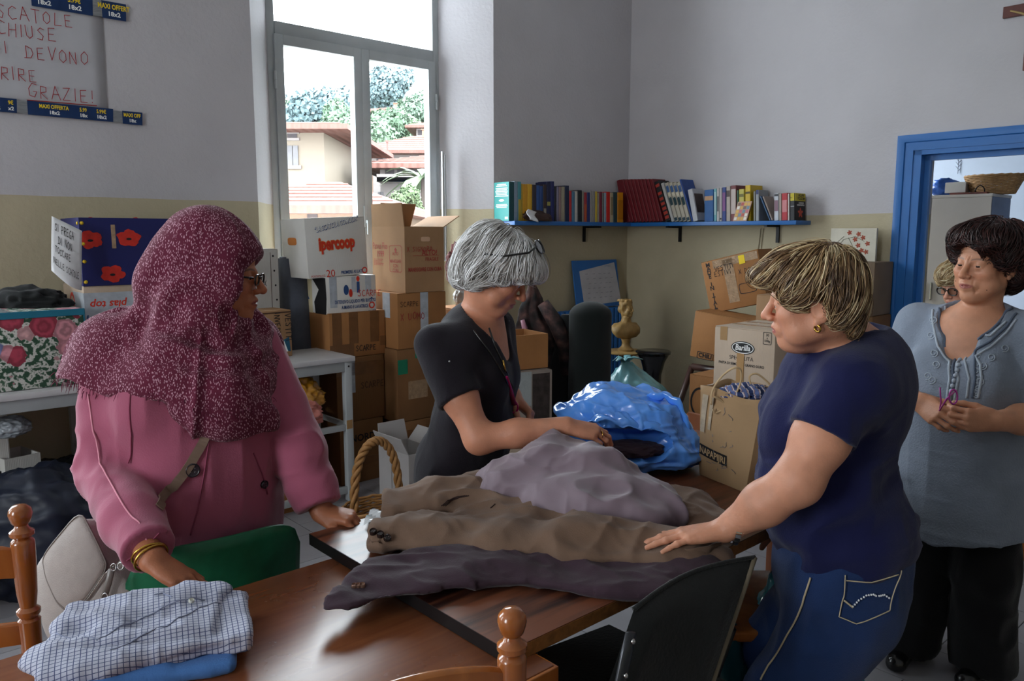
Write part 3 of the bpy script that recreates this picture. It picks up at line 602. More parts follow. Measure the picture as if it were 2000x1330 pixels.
link('support_crate', b, KRAFTD, c.t)
# poppy box, its carton, the notice on it
pc = Carton('brown carton wrapped in printed tape under the navy poppy box', (172, 690), (300, 690), (176, 563), n=4.0, z0=.832, z1=1.262, depth=.38, m=KRAFTG)
pc.strip('front', 0, .55, 1, .93, PTAPE, 'printed_tape'); pc.strip('left', .5, .55, 1, .93, PTAPE, 'printed_tape'); pc.text('front', 'plas top', .05, .36, .80, INKR, .02, rot=PI, shear=.2); pc.text('front', 'plas top', .055, .2, .64, INKB, .02, shear=.2); pc.text('front', 'plas top', .055, .72, .66, INKR, .02, shear=.2)
pc.strip('front', -.02, .2, .25, .55, CLEAR); pc.ringshape('left', .45, .8, .045, .05, .016, INKR, 'printed_logo')
NAVYP = mat('navy_poppy_board', '1b2058', rough=.45, var=.1); RED = mat('poppy_red', 'c02c20', rough=.6, var=.25, vs=40); STUD = mat('yellow_stud', 'd9b528', rough=.35)
x = Carton('navy blue open box printed with red poppies on top of a taped carton', (163, 562), (420, 560), (163, 425), n=4.0, z0=1.264, z1=1.577, depth=.36, m=NAVYP, open_=True, name='poppy_box', yaw=-1)
def poppy(b, c_, ex, ey, r, seed):
    rn = random.Random(seed); nn = np.cross(ex, ey); pts = []
    for k in range(40):
        a = 2*PI*k/40; rr = r*(.78+.22*abs(math.sin(a*2.5+seed)))*(1+.06*rn.uniform(-1, 1)); pts.append(c_+ex*rr*math.cos(a)*1.1+ey*rr*math.sin(a)*.85+nn*.0015)
    b.poly(pts)
for k, (f, u, v, r) in enumerate([('front', .02, .68, .05), ('front', .345, .70, .05), ('front', .21, .17, .05), ('front', .66, .72, .05), ('front', .55, .22, .05), ('front', .88, .2, .05), ('left', .7, .72, .045), ('left', .85, .18, .04)]):
    ex, ey = x.ax(f); b = mb(); poppy(b, x.pt(f, max(u, .07), v), ex, ey, r, k); link('poppy_print', b, RED, x.t, fixn=False)
    b = mb(); c_ = x.pt(f, max(u, .07), v)+np.cross(ex, ey)*.0022; b.poly([c_+ex*.012*math.cos(a)+ey*.006*math.sin(a)-ey*.004 for a in np.linspace(0, 2*PI, 12)[:-1]]); link('poppy_heart', b, INKK, x.t, fixn=False)
for u in (.2, .55, .85):
    b = mb(); c_ = V(u*x.w, x.d-.0075, x.h*.93); poppy(b, c_, EX, EZ, .04, int(u*10)); link('poppy_print', b, RED, x.t, fixn=False)
for v in (.06, .36, .62, .92):
    b = mb(); M3 = rotx(PI/2); b.lathe([(.0001, .006), (.006, .004), (.009, 0)], 10, x.pt('front', .02, v), M3); link('stud', b, STUD, x.t, True)
    b = mb(); b.lathe([(.0001, .006), (.006, .004), (.009, 0)], 10, x.pt('left', .93, v), roty(-PI/2)); link('stud', b, STUD, x.t, True)
x.strip('front', .22, .55, .25, .9, CLEAR)
# notice paper taped to the box corner, bulging
A = at_n(100, 423, 3.93); 
def notice(u, v):
    tl, tr, br, bl = [at_n(*p, nn_) for p, nn_ in (((101, 422), 3.95), ((160, 451), 3.94), ((158, 564), 3.93), ((99, 528), 3.93))]
    p = (tl*(1-u)+tr*u)*(1-v)+(bl*(1-u)+br*u)*v; return p - EV*(.02*math.sin(PI*u)*(.3+v) + .012*v*v) - V(0, 0, .022*v*math.sin(PI*u*.9))
t = thing('handwritten_notice', 'white paper notice with black handwriting stuck to the corner of the poppy box', 'notice')
b = mb(); b.grid(notice, 10, 10); link('sheet', b, PAPER, t, True, fixn=False, solid=.0012)
b = mb()
for r, (txt, v, u0, h) in enumerate([('SI PREGA', .2, .1, .125), ('DI NON', .40, .2, .13), ('TOCCARE', .58, .1, .105), ('NELLE SCATOLE', .80, .06, .105)]):
    q = mb(); L = hand_text(q, txt, 1.0, (0, 0, 0), EX, EZ, .11, eps=0, seed=r+3); sc = (.9-u0)/L if L*h > .85-u0 else h*.9
    b.add([notice(u0+p[0]*sc, v+.02-p[2]*h) - EV*.003 for p in q.v], q.f)
link('handwriting', b, INKK, t, fixn=False)
# rose box on the left white table
def rosemat():
    m = mat('rose_print', 'c8c4be', rough=.5, var=0); N, L, b = nodes(m); tc = N.new('ShaderNodeTexCoord')
    def vor(sc, feat='F1'):
        v = N.new('ShaderNodeTexVoronoi'); v.inputs['Scale'].default_value = sc; v.feature = feat; v.inputs['Randomness'].default_value = .75; L.new(tc.outputs['Object'], v.inputs['Vector']); return v
    leaf = N.new('ShaderNodeTexNoise'); leaf.inputs['Scale'].default_value = 38; leaf.inputs['Detail'].default_value = 2; L.new(tc.outputs['Object'], leaf.inputs['Vector'])
    lr = ramp(N, [(0, '1f3a2c'), (.47, '2f4f3c'), (.52, 'b9bcb4'), (.58, 'd2cfca'), (.66, '3f5c48')]); L.new(leaf.outputs[0], lr.inputs[0])
    v1 = vor(8.5); sep = N.new('ShaderNodeSeparateColor'); L.new(v1.outputs['Color'], sep.inputs[0])
    cr = ramp(N, [(0, 'c98a94'), (.35, 'a63f52'), (.6, '7f86b4'), (.8, 'd3a3a6')], 'CONSTANT'); L.new(sep.outputs[0], cr.inputs[0])
    nz = N.new('ShaderNodeTexNoise'); nz.inputs['Scale'].default_value = 26; L.new(tc.outputs['Object'], nz.inputs['Vector'])
    ma = N.new('ShaderNodeMath'); ma.operation = 'MULTIPLY_ADD'; ma.inputs[1].default_value = .35; L.new(nz.outputs[0], ma.inputs[0]); L.new(v1.outputs['Distance'], ma.inputs[2])
    sn_ = N.new('ShaderNodeMath'); sn_.operation = 'MULTIPLY'; sn_.inputs[1].default_value = 28; L.new(ma.outputs[0], sn_.inputs[0]); s2 = N.new('ShaderNodeMath'); s2.operation = 'SINE'; L.new(sn_.outputs[0], s2.inputs[0])
    pr = N.new('ShaderNodeMapRange'); pr.inputs[1].default_value = -1; pr.inputs[3].default_value = .62; pr.inputs[4].default_value = 1.15; L.new(s2.outputs[0], pr.inputs[0])
    pm = N.new('ShaderNodeMix'); pm.data_type = 'RGBA'; pm.blend_type = 'MULTIPLY'; pm.inputs[0].default_value = 1; L.new(cr.outputs[0], pm.inputs[6]); L.new(pr.outputs[0], pm.inputs[7])
    ed = N.new('ShaderNodeMath'); ed.operation = 'LESS_THAN'; ed.inputs[1].default_value = .66; L.new(ma.outputs[0], ed.inputs[0])
    mx = N.new('ShaderNodeMix'); mx.data_type = 'RGBA'; L.new(ed.outputs[0], mx.inputs[0]); L.new(lr.outputs[0], mx.inputs[6]); L.new(pm.outputs[2], mx.inputs[7]); L.new(mx.outputs[2], b.inputs['Base Color']); return m
ROSE = rosemat(); TEAL = mat('teal_edging', '1f6d86', rough=.5)
c = Carton('box covered in rose printed paper with teal edging, on the left white table', (-120, 752), (172, 738), (-120, 606), n=3.90, z0=.832, z1=1.17, depth=.42, m=ROSE, name='rose_box')
b = mb(); b.lohi((-.006, -.006, c.h-.028), (c.w+.006, 0, c.h+.002), .003); link('teal_edging', b, TEAL, c.t); b = mb(); b.lohi((c.w, -.004, .0), (c.w+.005, .02, c.h), .002); link('teal_edging', b, TEAL, c.t); b = mb(); b.lohi((-.006, 0, c.h-.02), (0, c.d, c.h+.002)); link('teal_edging', b, TEAL, c.t)
c.strip('top', .05, .05, .5, .8, mat('crumpled_film', '9aa0a0', rough=.15, bump=.6, bs=30, spec=.8), 'plastic_film')
# ---- behind the woman with grey hair
c = Carton('open orange brown box held up on a plastic wrapped crate behind the grey haired woman', (965, 731), (1070, 721), (965, 634), n=3.15, z0=.765, z1=.955, depth=.26, m=KRAFTO, open_=True, yaw=-12)
c2 = Carton('grey crate wrapped in clear plastic on the floor under the open orange box', (975, 985), (1077, 980), (975, 735), n=3.1, z0=.0, z1=.76, depth=.34, m=mat('grey_brown_board', '8b8078', rough=.7, var=.2, bump=.1), name='wrapped_crate', cat='crate', yaw=-12)
c2.strip('front', 0, .75, .6, 1, mat('crumpled_film', '9aa0a0'), 'plastic_film'); c2.strip('front', .62, .3, .95, .98, mat('dark_glossy_print', '3a3230', rough=.2, var=.5, vs=25), 'printed_panel'); c2.strip('front', .1, .1, .9, .6, KRAFTG, 'card_panel')
# ---- right hand pile, facing the window
c = Carton('cream box with black oval logo on the pile behind the paper bag', (1393, 735), (1510, 752), (1393, 628), sc=2.72, z0=.885, z1=1.135, yaw=-90, depth=.32, m=KRAFTG, name='cardboard_box')
c.ringshape('front', .49, .69, .052, .026, None, INKK, 'logo_oval'); c.ringshape('front', .49, .69, .048, .0225, .003, INKW, 'logo_ring', eps=.0022); c.text('front', 'Barilla', .032, .49, .69, INKW, .02, shear=.15, sx=.85, eps=.0026)
c.text('front', 'SPECIALITÀ', .021, .47, .52, INKK, 0); c.text('front', 'PASTA DI SEMOLA DI GRANO DURO', .0145, .47, .42, INKK, .02, sx=.85); c.ringshape('front', .88, .88, .018, .024, .002, INKK, power=12); c.text('front', '30', .014, .88, .93, INKK, .01); c.text('front', 'x', .012, .88, .885, INKK, .01); c.text('front', '500g', .012, .88, .84, INKK, .02)
c.strip('front', .40, 0, .52, .60, mat('pale_brown_tape', 'a07c50', rough=.35), 'tape_strip', .0032); c.strip('front', .1, .78, .22, 1.0, mat('pale_brown_tape', 'a07c50'), 'tape_strip'); c.strip('top', .05, .3, .95, .42, CLEAR); c.strip('top', .05, .62, .95, .74, CLEAR)
cw = Carton('white carton standing on a chair seat under the cream pasta box', (1366, 860), (1530, 880), (1366, 742), sc=2.70, z0=.475, z1=.882, yaw=-90, depth=.36, m=WHITEB)
cw.hand('right', 'UM', .05, .35, .75, INKB, .004)
c = Carton('tall tilted brown box with vertical black lettering and shiny tape against the door wall', (1388, 612), (1500, 590), (1411, 503), sc=4.55, yaw=-82, depth=.24, m=KRAFTO)
for k, ch in enumerate('MADE'): c.text('front', ch, .04, .115, .92-k*.075, INKK, .02)
for k, ch in enumerate('IN'): c.text('front', ch, .04, .115, .54-k*.075, INKK, .02)
for k, ch in enumerate('ITALY'): c.text('front', ch, .04, .115, .33-k*.075, INKK, .02)
c.strip('front', .37, .12, .55, .95, CLEAR); c.strip('front', .2, .83, .98, .98, CLEAR); c.hand('front', 'VESTITI', .03, .22, .77, INKK, .003); c.hand('front', 'ESTIVI', .032, .2, .67, INKK, .003, seed=6); c.hand('front', 'X DO', .032, .62, .62, INKK, .003, seed=7)
c.ringshape('front', .72, .34, .06, .035, .004, INKK, power=6); c.strip('front', .66, .80, .76, .96, INKY, 'yellow_label', .003)
c = Carton('pale tilted box leaning left below the tall lettered box', (1347, 695), (1455, 720), (1377, 610), sc=4.35, yaw=-84, depth=.25, m=KRAFTO)
c.text('front', 'CHILI', .04, .28, .07, INKK, .03); c.ringshape('front', .28, .07, .06, .024, .004, INKK, power=9)
c = Carton('box with black round logo behind the white carton, below the tilted boxes', (1344, 832), (1460, 850), (1346, 730), sc=3.6, yaw=-90, depth=.3, m=KRAFTO, z0=.46, level=True)
c.ringshape('front', .2, .45, .065, .085, .012, INKK, 'printed_logo'); c.text('front', 'FOX', .03, .15, .1, INKK, .02)
cl_ = Carton('brown carton on the floor below the box with the round logo', (1344, 960), (1460, 975), (1346, 840), sc=3.6, yaw=-90, depth=.3, m=KRAFT, z0=0, z1=.455)
c = Carton('small pale brown box peeping up behind the cream pasta box', (1475, 640), (1530, 640), (1478, 575), sc=3.9, yaw=-88, depth=.2, m=KRAFT, z0=.9, level=True)
ck = Carton('plain brown carton standing on end behind the cream pasta box', (1445, 900), (1560, 915), (1445, 700), sc=3.9, yaw=-88, depth=.4, m=KRAFTD, z0=0, z1=.895)
c = Carton('grey brown box with pale tape beside the door, under the orchid picture', (1642, 597), (1704, 598), (1642, 511), sc=5.1, yaw=-90, depth=.28, m=cardboard('umber_board', '7d6a58'), z0=.975, level=True)
c.strip('front', .38, .78, .62, 1, PTAPE); c.strip('front', .42, .6, .6, .76, INKK, 'dark_label', .002); c.strip('front', .45, .05, .68, .3, PAPER, 'white_label'); c.shape('front', [(.1, .3), (.18, .3), (.18, .55), (.23, .55), (.14, .65), (.05, .55), (.1, .55)], INKDR, 'printed_arrow')
c2_ = Carton('brown carton beneath the grey brown box next to the door', (1645, 690), (1700, 692), (1645, 600), sc=5.1, yaw=-90, depth=.28, m=KRAFTD, z0=.49, z1=.973); c2_.strip('front', .45, .5, .62, .95, PTAPE)
c3_ = Carton('lowest brown carton of the stack next to the door', (1645, 790), (1700, 792), (1645, 700), sc=5.1, yaw=-90, depth=.3, m=KRAFTD, z0=0, z1=.488)
# ================================================================== TABLES AND CHAIRS
def woodmat(name, c1, c2, rough=.3, scale=(1.2, 9, 9), coat=0, sharp=.5, dist=3.5):
    m = mat(name, c1, rough=rough, var=0, coat=coat, spec=.5); N, L, b = nodes(m)
    tc = N.new('ShaderNodeTexCoord'); mp = N.new('ShaderNodeMapping'); mp.inputs['Scale'].default_value = scale; L.new(tc.outputs['Object'], mp.inputs[0])
    no = N.new('ShaderNodeTexNoise'); no.inputs['Scale'].default_value = 1.6; no.inputs['Detail'].default_value = 7; no.inputs['Distortion'].default_value = .6; L.new(mp.outputs[0], no.inputs['Vector'])
    cr = ramp(N, [(.5-sharp*.35, c1), (.5+sharp*.25, c2)]); L.new(no.outputs[0], cr.inputs[0]); L.new(cr.outputs[0], b.inputs['Base Color'])
    n2 = N.new('ShaderNodeTexNoise'); n2.inputs['Scale'].default_value = 5; n2.inputs['Detail'].default_value = 8; L.new(tc.outputs['Object'], n2.inputs['Vector'])
    mr = N.new('ShaderNodeMapRange'); mr.inputs[3].default_value = rough*.93; mr.inputs[4].default_value = rough*1.08; L.new(n2.outputs[0], mr.inputs[0]); L.new(mr.outputs[0], b.inputs['Roughness'])
    return m
ROSEW = woodmat('dark_rosewood_laminate', '24100d', '70402a', .34, (1.6, 17, 17), sharp=.42)
HONEY = woodmat('honey_wood', '8a4a20', 'b06a30', .22, (8, 8, 1.2), coat=.5); BROWNT = woodmat('reddish_brown_tabletop', '6a3a24', '8a5232', .27, (2.5, 26, 26), sharp=1.1)
CHIP = mat('chipboard_edge', '8a5a2c', rough=.8, var=.35, vs=60); BLACKE = mat('black_edge_band', '151213', rough=.4); DARKMET = mat('dark_steel', '1d1c1e', rough=.4, metal=.6)
GREYST = mat('grey_painted_steel', 'a9aeb0', rough=.45, var=.08); WLAM = mat('white_laminate', 'c9c8ca', rough=.4, var=.06, vs=14); CHROME = mat('chrome', 'b8b8b8', rough=.18, metal=1, var=0)
def dark_table():
    t = thing('folding_table', 'dark rosewood laminate table with black edge that the jackets lie on', 'table', W(.89, .997), ROOMROT)
    L, Wd, T = 1.62, .758, .75
    b = mb(); b.lohi((0, 0, T-.002), (L, Wd, T)); b.lohi((.004, .004, T-.028), (L-.004, Wd-.004, T-.002)); link('tabletop', b, ROSEW, t)
    b = mb(); b.lohi((-.001, 0, T-.029), (.003, Wd, T-.0005)); link('edge_band', b, BLACKE, t); b = mb(); b.lohi((0, -.001, T-.029), (L, .003, T-.002)); link('chipboard_edge', b, CHIP, t)
    b = mb(); b.lohi((0, Wd-.003, T-.029), (L, Wd+.001, T-.0005)); link('edge_band', b, BLACKE, t)
    b = mb(); b.lohi((.08, .07, T-.085), (L-.08, .095, T-.029)); link('apron', b, DARKMET, t); b = mb(); b.lohi((.08, Wd-.095, T-.085), (L-.08, Wd-.07, T-.029)); link('apron', b, DARKMET, t)
    for x, dx in ((.14, -.03), (L-.14, .03)):
        for y in (.09, Wd-.09):
            b = mb(); b.tube([V(x, y, T-.03), V(x+dx, y, .0)], .016, 10); link('leg', b, DARKMET, t, True)
        b = mb(); b.tube([V(x+dx*.6, .09, .25), V(x+dx*.6, Wd-.09, .25)], .011, 8); link('crossbar', b, DARKMET, t, True)
dark_table()
def brown_table():
    t = thing('wooden_table', 'reddish brown glossy table in the foreground with the folded shirts on it', 'table', W(-.80, .945), ROOMROT)
    L, Wd, T = 1.755, .70, .72
    b = mb(); b.lohi((0, 0, T-.026), (L, Wd, T), .003); link('tabletop', b, BROWNT, t, 30)
    b = mb(); b.lohi((L-.001, .0, T-.034), (L+.006, Wd, T-.002), .002); link('edge_moulding', b, HONEY, t); b = mb(); b.lohi((0, -.006, T-.034), (L+.006, .001, T-.002), .002); link('edge_moulding', b, HONEY, t)
    for y in (.05, Wd-.075):
        b = mb(); b.lohi((.07, y, T-.12), (L-.07, y+.022, T-.026)); link('apron', b, HONEY, t)
    b = mb(); b.lohi((L-.09, .06, T-.12), (L-.068, Wd-.06, T-.026)); link('apron', b, HONEY, t)
    for x in (.05, L-.11):
        for y in (.04, Wd-.10):
            b = mb(); b.loft([[V(x, y, T-.026), V(x+.06, y, T-.026), V(x+.06, y+.06, T-.026), V(x, y+.06, T-.026)], [V(x+.01, y+.01, 0), V(x+.05, y+.01, 0), V(x+.05, y+.05, 0), V(x+.01, y+.05, 0)]]); link('leg', b, HONEY, t)
    for q in (.05, .11):
        b = mb(); b.lathe([(.0035, T), (.004, T+.0008), (.0001, T+.001)], 10, (L-.02-q*.3, Wd-.03-q*.2, 0)); link('screw_head', b, DARKMET, t)
brown_table()
def white_table(label, s0, s1, n0, n1, T=.83):
    t = thing('white_table', label, 'table', W(s0, n0), ROOMROT, 'white tables along the window wall'); L, Wd = s1-s0, n1-n0
    b = mb(); b.lohi((-.015, -.015, T-.027), (L+.015, Wd+.01, T), .003); link('tabletop', b, WLAM, t, 30)
    for nm, lo, hi in (('apron', (.04, .004, T-.085), (L-.04, .026, T-.027)), ('apron', (.04, Wd-.026, T-.085), (L-.04, Wd-.004, T-.027)), ('side_rail', (L-.034, .04, T-.085), (L-.012, Wd-.04, T-.027)), ('side_rail', (.012, .04, T-.085), (.034, Wd-.04, T-.027)),
                       ('stretcher', (.04, .01, T-.42), (L-.04, .03, T-.385)), ('side_stretcher', (L-.032, .04, T-.41), (L-.014, Wd-.04, T-.38)), ('foot_rail', (.04, .01, .045), (L-.04, .03, .085))):
        b = mb(); b.lohi(lo, hi, .002); link(nm, b, GREYST, t, 30)
    for x in (0, L-.042):
        for y in (0, Wd-.042):
            b = mb(); b.lohi((x, y, 0), (x+.042, y+.042, T-.027), .003); lg = link('leg', b, GREYST, t, 30)
            b = mb(); b.lathe([(.005, 0), (.006, .002), (.0001, .003)], 8, (x+.021, y, T-.055), rotx(PI/2)); link('bolt', b, DARKMET, lg)
    b = mb(); b.lohi((L-.0425, -.0015, .42), (L-.006, .0, .47)); link('brown_sticker', b, mat('pale_brown_tape', 'a07c50'), t)
    return t
white_table('white topped grey steel table beside the box stacks, nearest the grey haired woman', 1.02, 2.22, 3.80, 4.22)
white_table('white topped steel table under the rose printed box at the left edge', -.36, .985, 3.84, 4.46)
# ---- turned ladder back chairs
def turned_post(b, x, y, z0, top):
    pr = [(.016, z0), (.018, z0+.3), (.021, top-.30), (.0225, top-.26), (.017, top-.255), (.0235, top-.245), (.0235, top-.237), (.016, top-.23), (.020, top-.20), (.0225, top-.14), (.0235, top-.085), (.022, top-.08), (.016, top-.075), (.024, top-.068), (.024, top-.06), (.015, top-.053), (.0125, top-.046),
          (.018, top-.041), (.0215, top-.03), (.0235, top-.021), (.0215, top-.011), (.014, top-.003), (.001, top)]
    b.lathe(pr, 16, (x, y, 0)); return b
def ladder_chair(label, loc, rz, top=.93, wd=.42):
    """local x across the back, y from back to front, origin under the back"""
    t = thing('turned_wooden_chair', label, 'chair', loc, rz, 'turned honey wood chairs')
    for x in (-wd/2, wd/2):
        b = mb(); turned_post(b, x, 0, 0, top); link('back_post', b, HONEY, t, 45)
        b = mb(); b.lathe([(.013, 0), (.018, .1), (.021, .25), (.017, .3), (.022, .36), (.018, .43)], 14, (x*.97, .38, 0)); link('front_leg', b, HONEY, t, 45)
    for k, (zt, hh) in enumerate(((top-.085, .075), (top-.25, .06))):
        b = mb(); pr = []
        for i in range(17):
            u = i/16; x = -wd/2+.012+(wd-.024)*u; arch = .03*math.sin(PI*u)**.7 if k == 0 else .012*math.sin(PI*u); bow = -.022*math.sin(PI*u); z1 = zt-.012+arch; z0 = zt-hh+arch*.4
            pr.append([V(x, bow-.009, z0), V(x, bow+.009, z0), V(x, bow+.009, z1-.005), V(x, bow+.003, z1), V(x, bow-.003, z1), V(x, bow-.009, z1-.005)])
        b.loft(pr); link('back_rail', b, HONEY, t, 50)
    b = mb(); b.loft([[V(-wd/2+.01, 0, .43), V(wd/2-.01, 0, .43), V(wd/2+.02, .42, .43), V(-wd/2-.02, .42, .43)], [V(-wd/2+.01, 0, .46), V(wd/2-.01, 0, .46), V(wd/2+.02, .42, .46), V(-wd/2-.02, .42, .46)]]); link('seat', b, HONEY, t)
    for y0, y1, xs in ((0, 0, (-wd/2, wd/2)), (.38, .38, (-wd/2, wd/2))):
        b = mb(); b.tube([V(xs[0], y0, .2), V(xs[1], y1, .2)], [.009, .009], 8); link('stretcher', b, HONEY, t, True)
    for x in (-wd/2, wd/2):
        b = mb(); b.tube([V(x, 0, .16), V(x*.97, .38, .16)], .009, 8); link('stretcher', b, HONEY, t, True)
    return t
# left chair: its right post stands at the far side of the brown table; back parallel to the table
pL = W(.296, 1.90); d = -unit(EU*math.cos(-.12)+EV*math.sin(-.12))
ladder_chair('honey wood chair with turned finials behind the brown table, cut by the left edge', pL + .21*d, math.atan2(-d[1], -d[0])+PI, .93)
fF = V(0.0, 1.15, 0); dF = unit(V(-.62, -.42, 0))
ladder_chair('honey wood chair whose round finial stands before the brown table corner', fF + .21*dF, math.atan2(dF[1], dF[0]) + 0, .926)
# chair at the far end behind the paper bag
pB = at_z(1342, 842, .80) if False else at_y(1340, 842, 3.05)
def plain_chair(label, loc, rz, top=.86, wd=.40):
    t = thing('brown_wooden_chair', label, 'chair', loc, rz); BRW = woodmat('mid_brown_wood', '6a3a22', '8a5030', .35, (8, 8, 1.2))
    for x in (-wd/2, wd/2):
        b = mb(); b.lohi((x-.016, -.014, 0), (x+.016, .014, top), .004); link('back_post', b, BRW, t, 30); b = mb(); b.lohi((x-.016, .35, 0), (x+.016, .38, .43), .004); link('front_leg', b, BRW, t, 30)
    for z0, z1 in ((top-.12, top+.01), (top-.30, top-.24)):
        b = mb(); b.loft([[V(x, -.012-.02*math.sin(PI*(x+wd/2)/wd), z0), V(x, .008-.02*math.sin(PI*(x+wd/2)/wd), z0), V(x, .008-.02*math.sin(PI*(x+wd/2)/wd), z1), V(x, -.012-.02*math.sin(PI*(x+wd/2)/wd), z1)] for x in np.linspace(-wd/2, wd/2, 9)]); link('back_rail', b, BRW, t, 40)
    b = mb(); b.lohi((-wd/2-.01, -.01, .43), (wd/2+.01, .40, .46), .006); link('seat', b, BRW, t, 30); return t
cwM = cw.M; cc = np.array([cwM[0][3], cwM[1][3], 0]); ctr = cc - EV*cw.w/2 + EU*.20
plain_chair('plain brown wooden chair holding the white carton, behind the paper bag', ctr - EU*.22 + EV*.03, ROOMROT - PI/2, .76, .40)
# green painted chair
GRN = mat('green_painted_ply', '1f6a4a', rough=.4, var=.3, vs=14, bump=.15, bs=30)
def green_chair():
    rz = ROOMROT-.10; t = thing('green_chair', 'chair with curved green painted back pushed to the brown table by the woman in pink', 'chair', W(.70, 1.84), rz)
    b = mb(); wd = .21
    def f(u, v):
        a = (u-.5)*2; x = wd*math.copysign(abs(a)**.85, a); top = .775 - .085*(1-math.sqrt(max(0, 1-abs(a)**3.2))); z = .50 + (top-.50)*v; return V(x, .075*(a*a) - .03*v, z)
    b.grid(f, 20, 8); link('backrest', b, GRN, t, True, fixn=False, solid=.011)
    b = mb(); b.grid(lambda u, v: V((u-.5)*.40, -.02-.38*v, .44+.02*(u-.5)**2*4-.02*math.sin(v*3)), 10, 8); link('seat', b, GRN, t, True, fixn=False, solid=.011)
    for x in (-.17, .17):
        b = mb(); b.tube([V(x, .06, .66), V(x, .05, .46), V(x*1.12, .12, 0)], .011, 8); link('back_leg', b, GREYST, t, True); b = mb(); b.tube([V(x, -.05, .435), V(x, -.30, .43), V(x*1.12, -.42, 0)], .011, 8); link('front_leg', b, GREYST, t, True)
green_chair()
# dark upholstered folding chair at the near side of the dark table
FELT = mat('blackish_green_upholstery', '080d0e', rough=.9, var=.3, vs=30, bump=.2, bs=120, sheen=.15); PIPE = mat('beige_piping', '6d6353', rough=.7)
def dark_chair():
    A = at_n(1238, 1190, .90); B = at_n(1474, 1088, .855); Cc = at_n(1392, 1330, .84); D = at_n(1190, 1330, .86)
    t = thing('upholstered_chair', 'chair with blackish green upholstered back at the near side of the dark table', 'chair', (B[0]*.5+A[0]*.5, B[1]*.5+A[1]*.5, 0))
    off = np.array(t.location); Cc = Cc + (Cc-B)*.45; D = D+(D-A)*.9
    def f(u, v, k=0):
        p = (A*(1-u)+B*u)*(1-v)+(D*(1-u)+Cc*u)*v; bow = math.sin(PI*u); return p - off + EV*(.02*bow - .022*k*min(1, 6*min(u, 1-u))*min(1, 6*min(v, 1-v))) + V(0, 0, .012*math.sin(PI*u)*(1-v))
    b = mb(); b.grid(lambda u, v: f(u, v, 1), 18, 16); n0 = len(b.v); b.grid(lambda u, v: f(u, v, -1), 18, 16); link('backrest', b, FELT, t, True, fixn=False)
    b = mb(); b.tube([f(1, v/12) for v in range(13)], .006, 6); link('piping', b, PIPE, t, True); b = mb(); b.tube([f(u/12, 0) for u in range(13)], .005, 6); link('piping', b, FELT, t, True)
    p = at_n(1232, 1235, .80)-off; q = at_n(1212, 1330, .80)-off
    b = mb(); b.tube([p, p*.5+q*.5, q, q+(q-p)*2.5], [.013, .015, .014, .012], 8, flat=.45, up=EV); br = link('steel_bracket', b, mat('grey_bracket', '4a4c50', rough=.3, metal=.8), t, True)
    for w_ in (.15, .85):
        b = mb(); c_ = p*(1-w_)+q*w_-EV*.008; b.ball(c_, .005, 8, 6); link('rivet', b, CHROME, br, True)
    seat = (A+B)/2-off; base = V(seat[0], seat[1], 0)
    b = mb(); z = .45; P = [A-off+V(0, 0, 0), B-off]; a0, b0 = V(P[0][0], P[0][1], z)+EV*.05, V(P[1][0], P[1][1], z)+EV*.05; b.loft([[a0, b0, b0+EV*.36, a0+EV*.36], [a0+V(0, 0, .04), b0+V(0, 0, .04), b0+EV*.36+V(0, 0, .04), a0+EV*.36+V(0, 0, .04)]]); link('seat', b, FELT, t)
    for e in (a0, b0):
        b = mb(); b.tube([V(e[0], e[1], .62), V(e[0], e[1], .42)+EV*.06, V(e[0], e[1], 0)+EV*.34], .012, 8); link('leg', b, DARKMET, t, True); b = mb(); b.tube([V(e[0], e[1], .43)+EV*.30, V(e[0], e[1], 0)-EV*.02], .012, 8); link('leg', b, DARKMET, t, True)
dark_chair()
# ================================================================== BOOK SHELF
ZS = 1.60
sh = thing('wall_shelf', 'long blue painted shelf running round the corner and carrying the books', 'shelf', W(0, 0), ROOMROT)
b = mb(); b.lohi((3.885, NW-.215, ZS-.03), (SW-.20, NW-.003, ZS), .002); link('shelf_board', b, BLUE, sh, 30)
b = mb(); b.lohi((SW-.215, 2.80, ZS-.031), (SW-.003, NW-.003, ZS-.0008), .002); link('shelf_board', b, BLUE, sh, 30)
for s_, n_, ax in ((4.85, NW, 'n'), (SW, 3.93, 's'), (SW, 3.05, 's')):
    b = mb()
    if ax == 'n': b.lohi((s_-.012, n_-.19, ZS-.045), (s_+.012, n_-.004, ZS-.031)); b.lohi((s_-.012, n_-.018, ZS-.16), (s_+.012, n_-.004, ZS-.045))
    else: b.lohi((s_-.19, n_-.012, ZS-.045), (s_-.004, n_+.012, ZS-.031)); b.lohi((s_-.018, n_-.012, ZS-.16), (s_-.004, n_+.012, ZS-.045))
    link('bracket', b, DARKMET, sh)
PAGES = mat('book_pages', 'cfc6b2', rough=.8, var=.1)
_nb = [0]
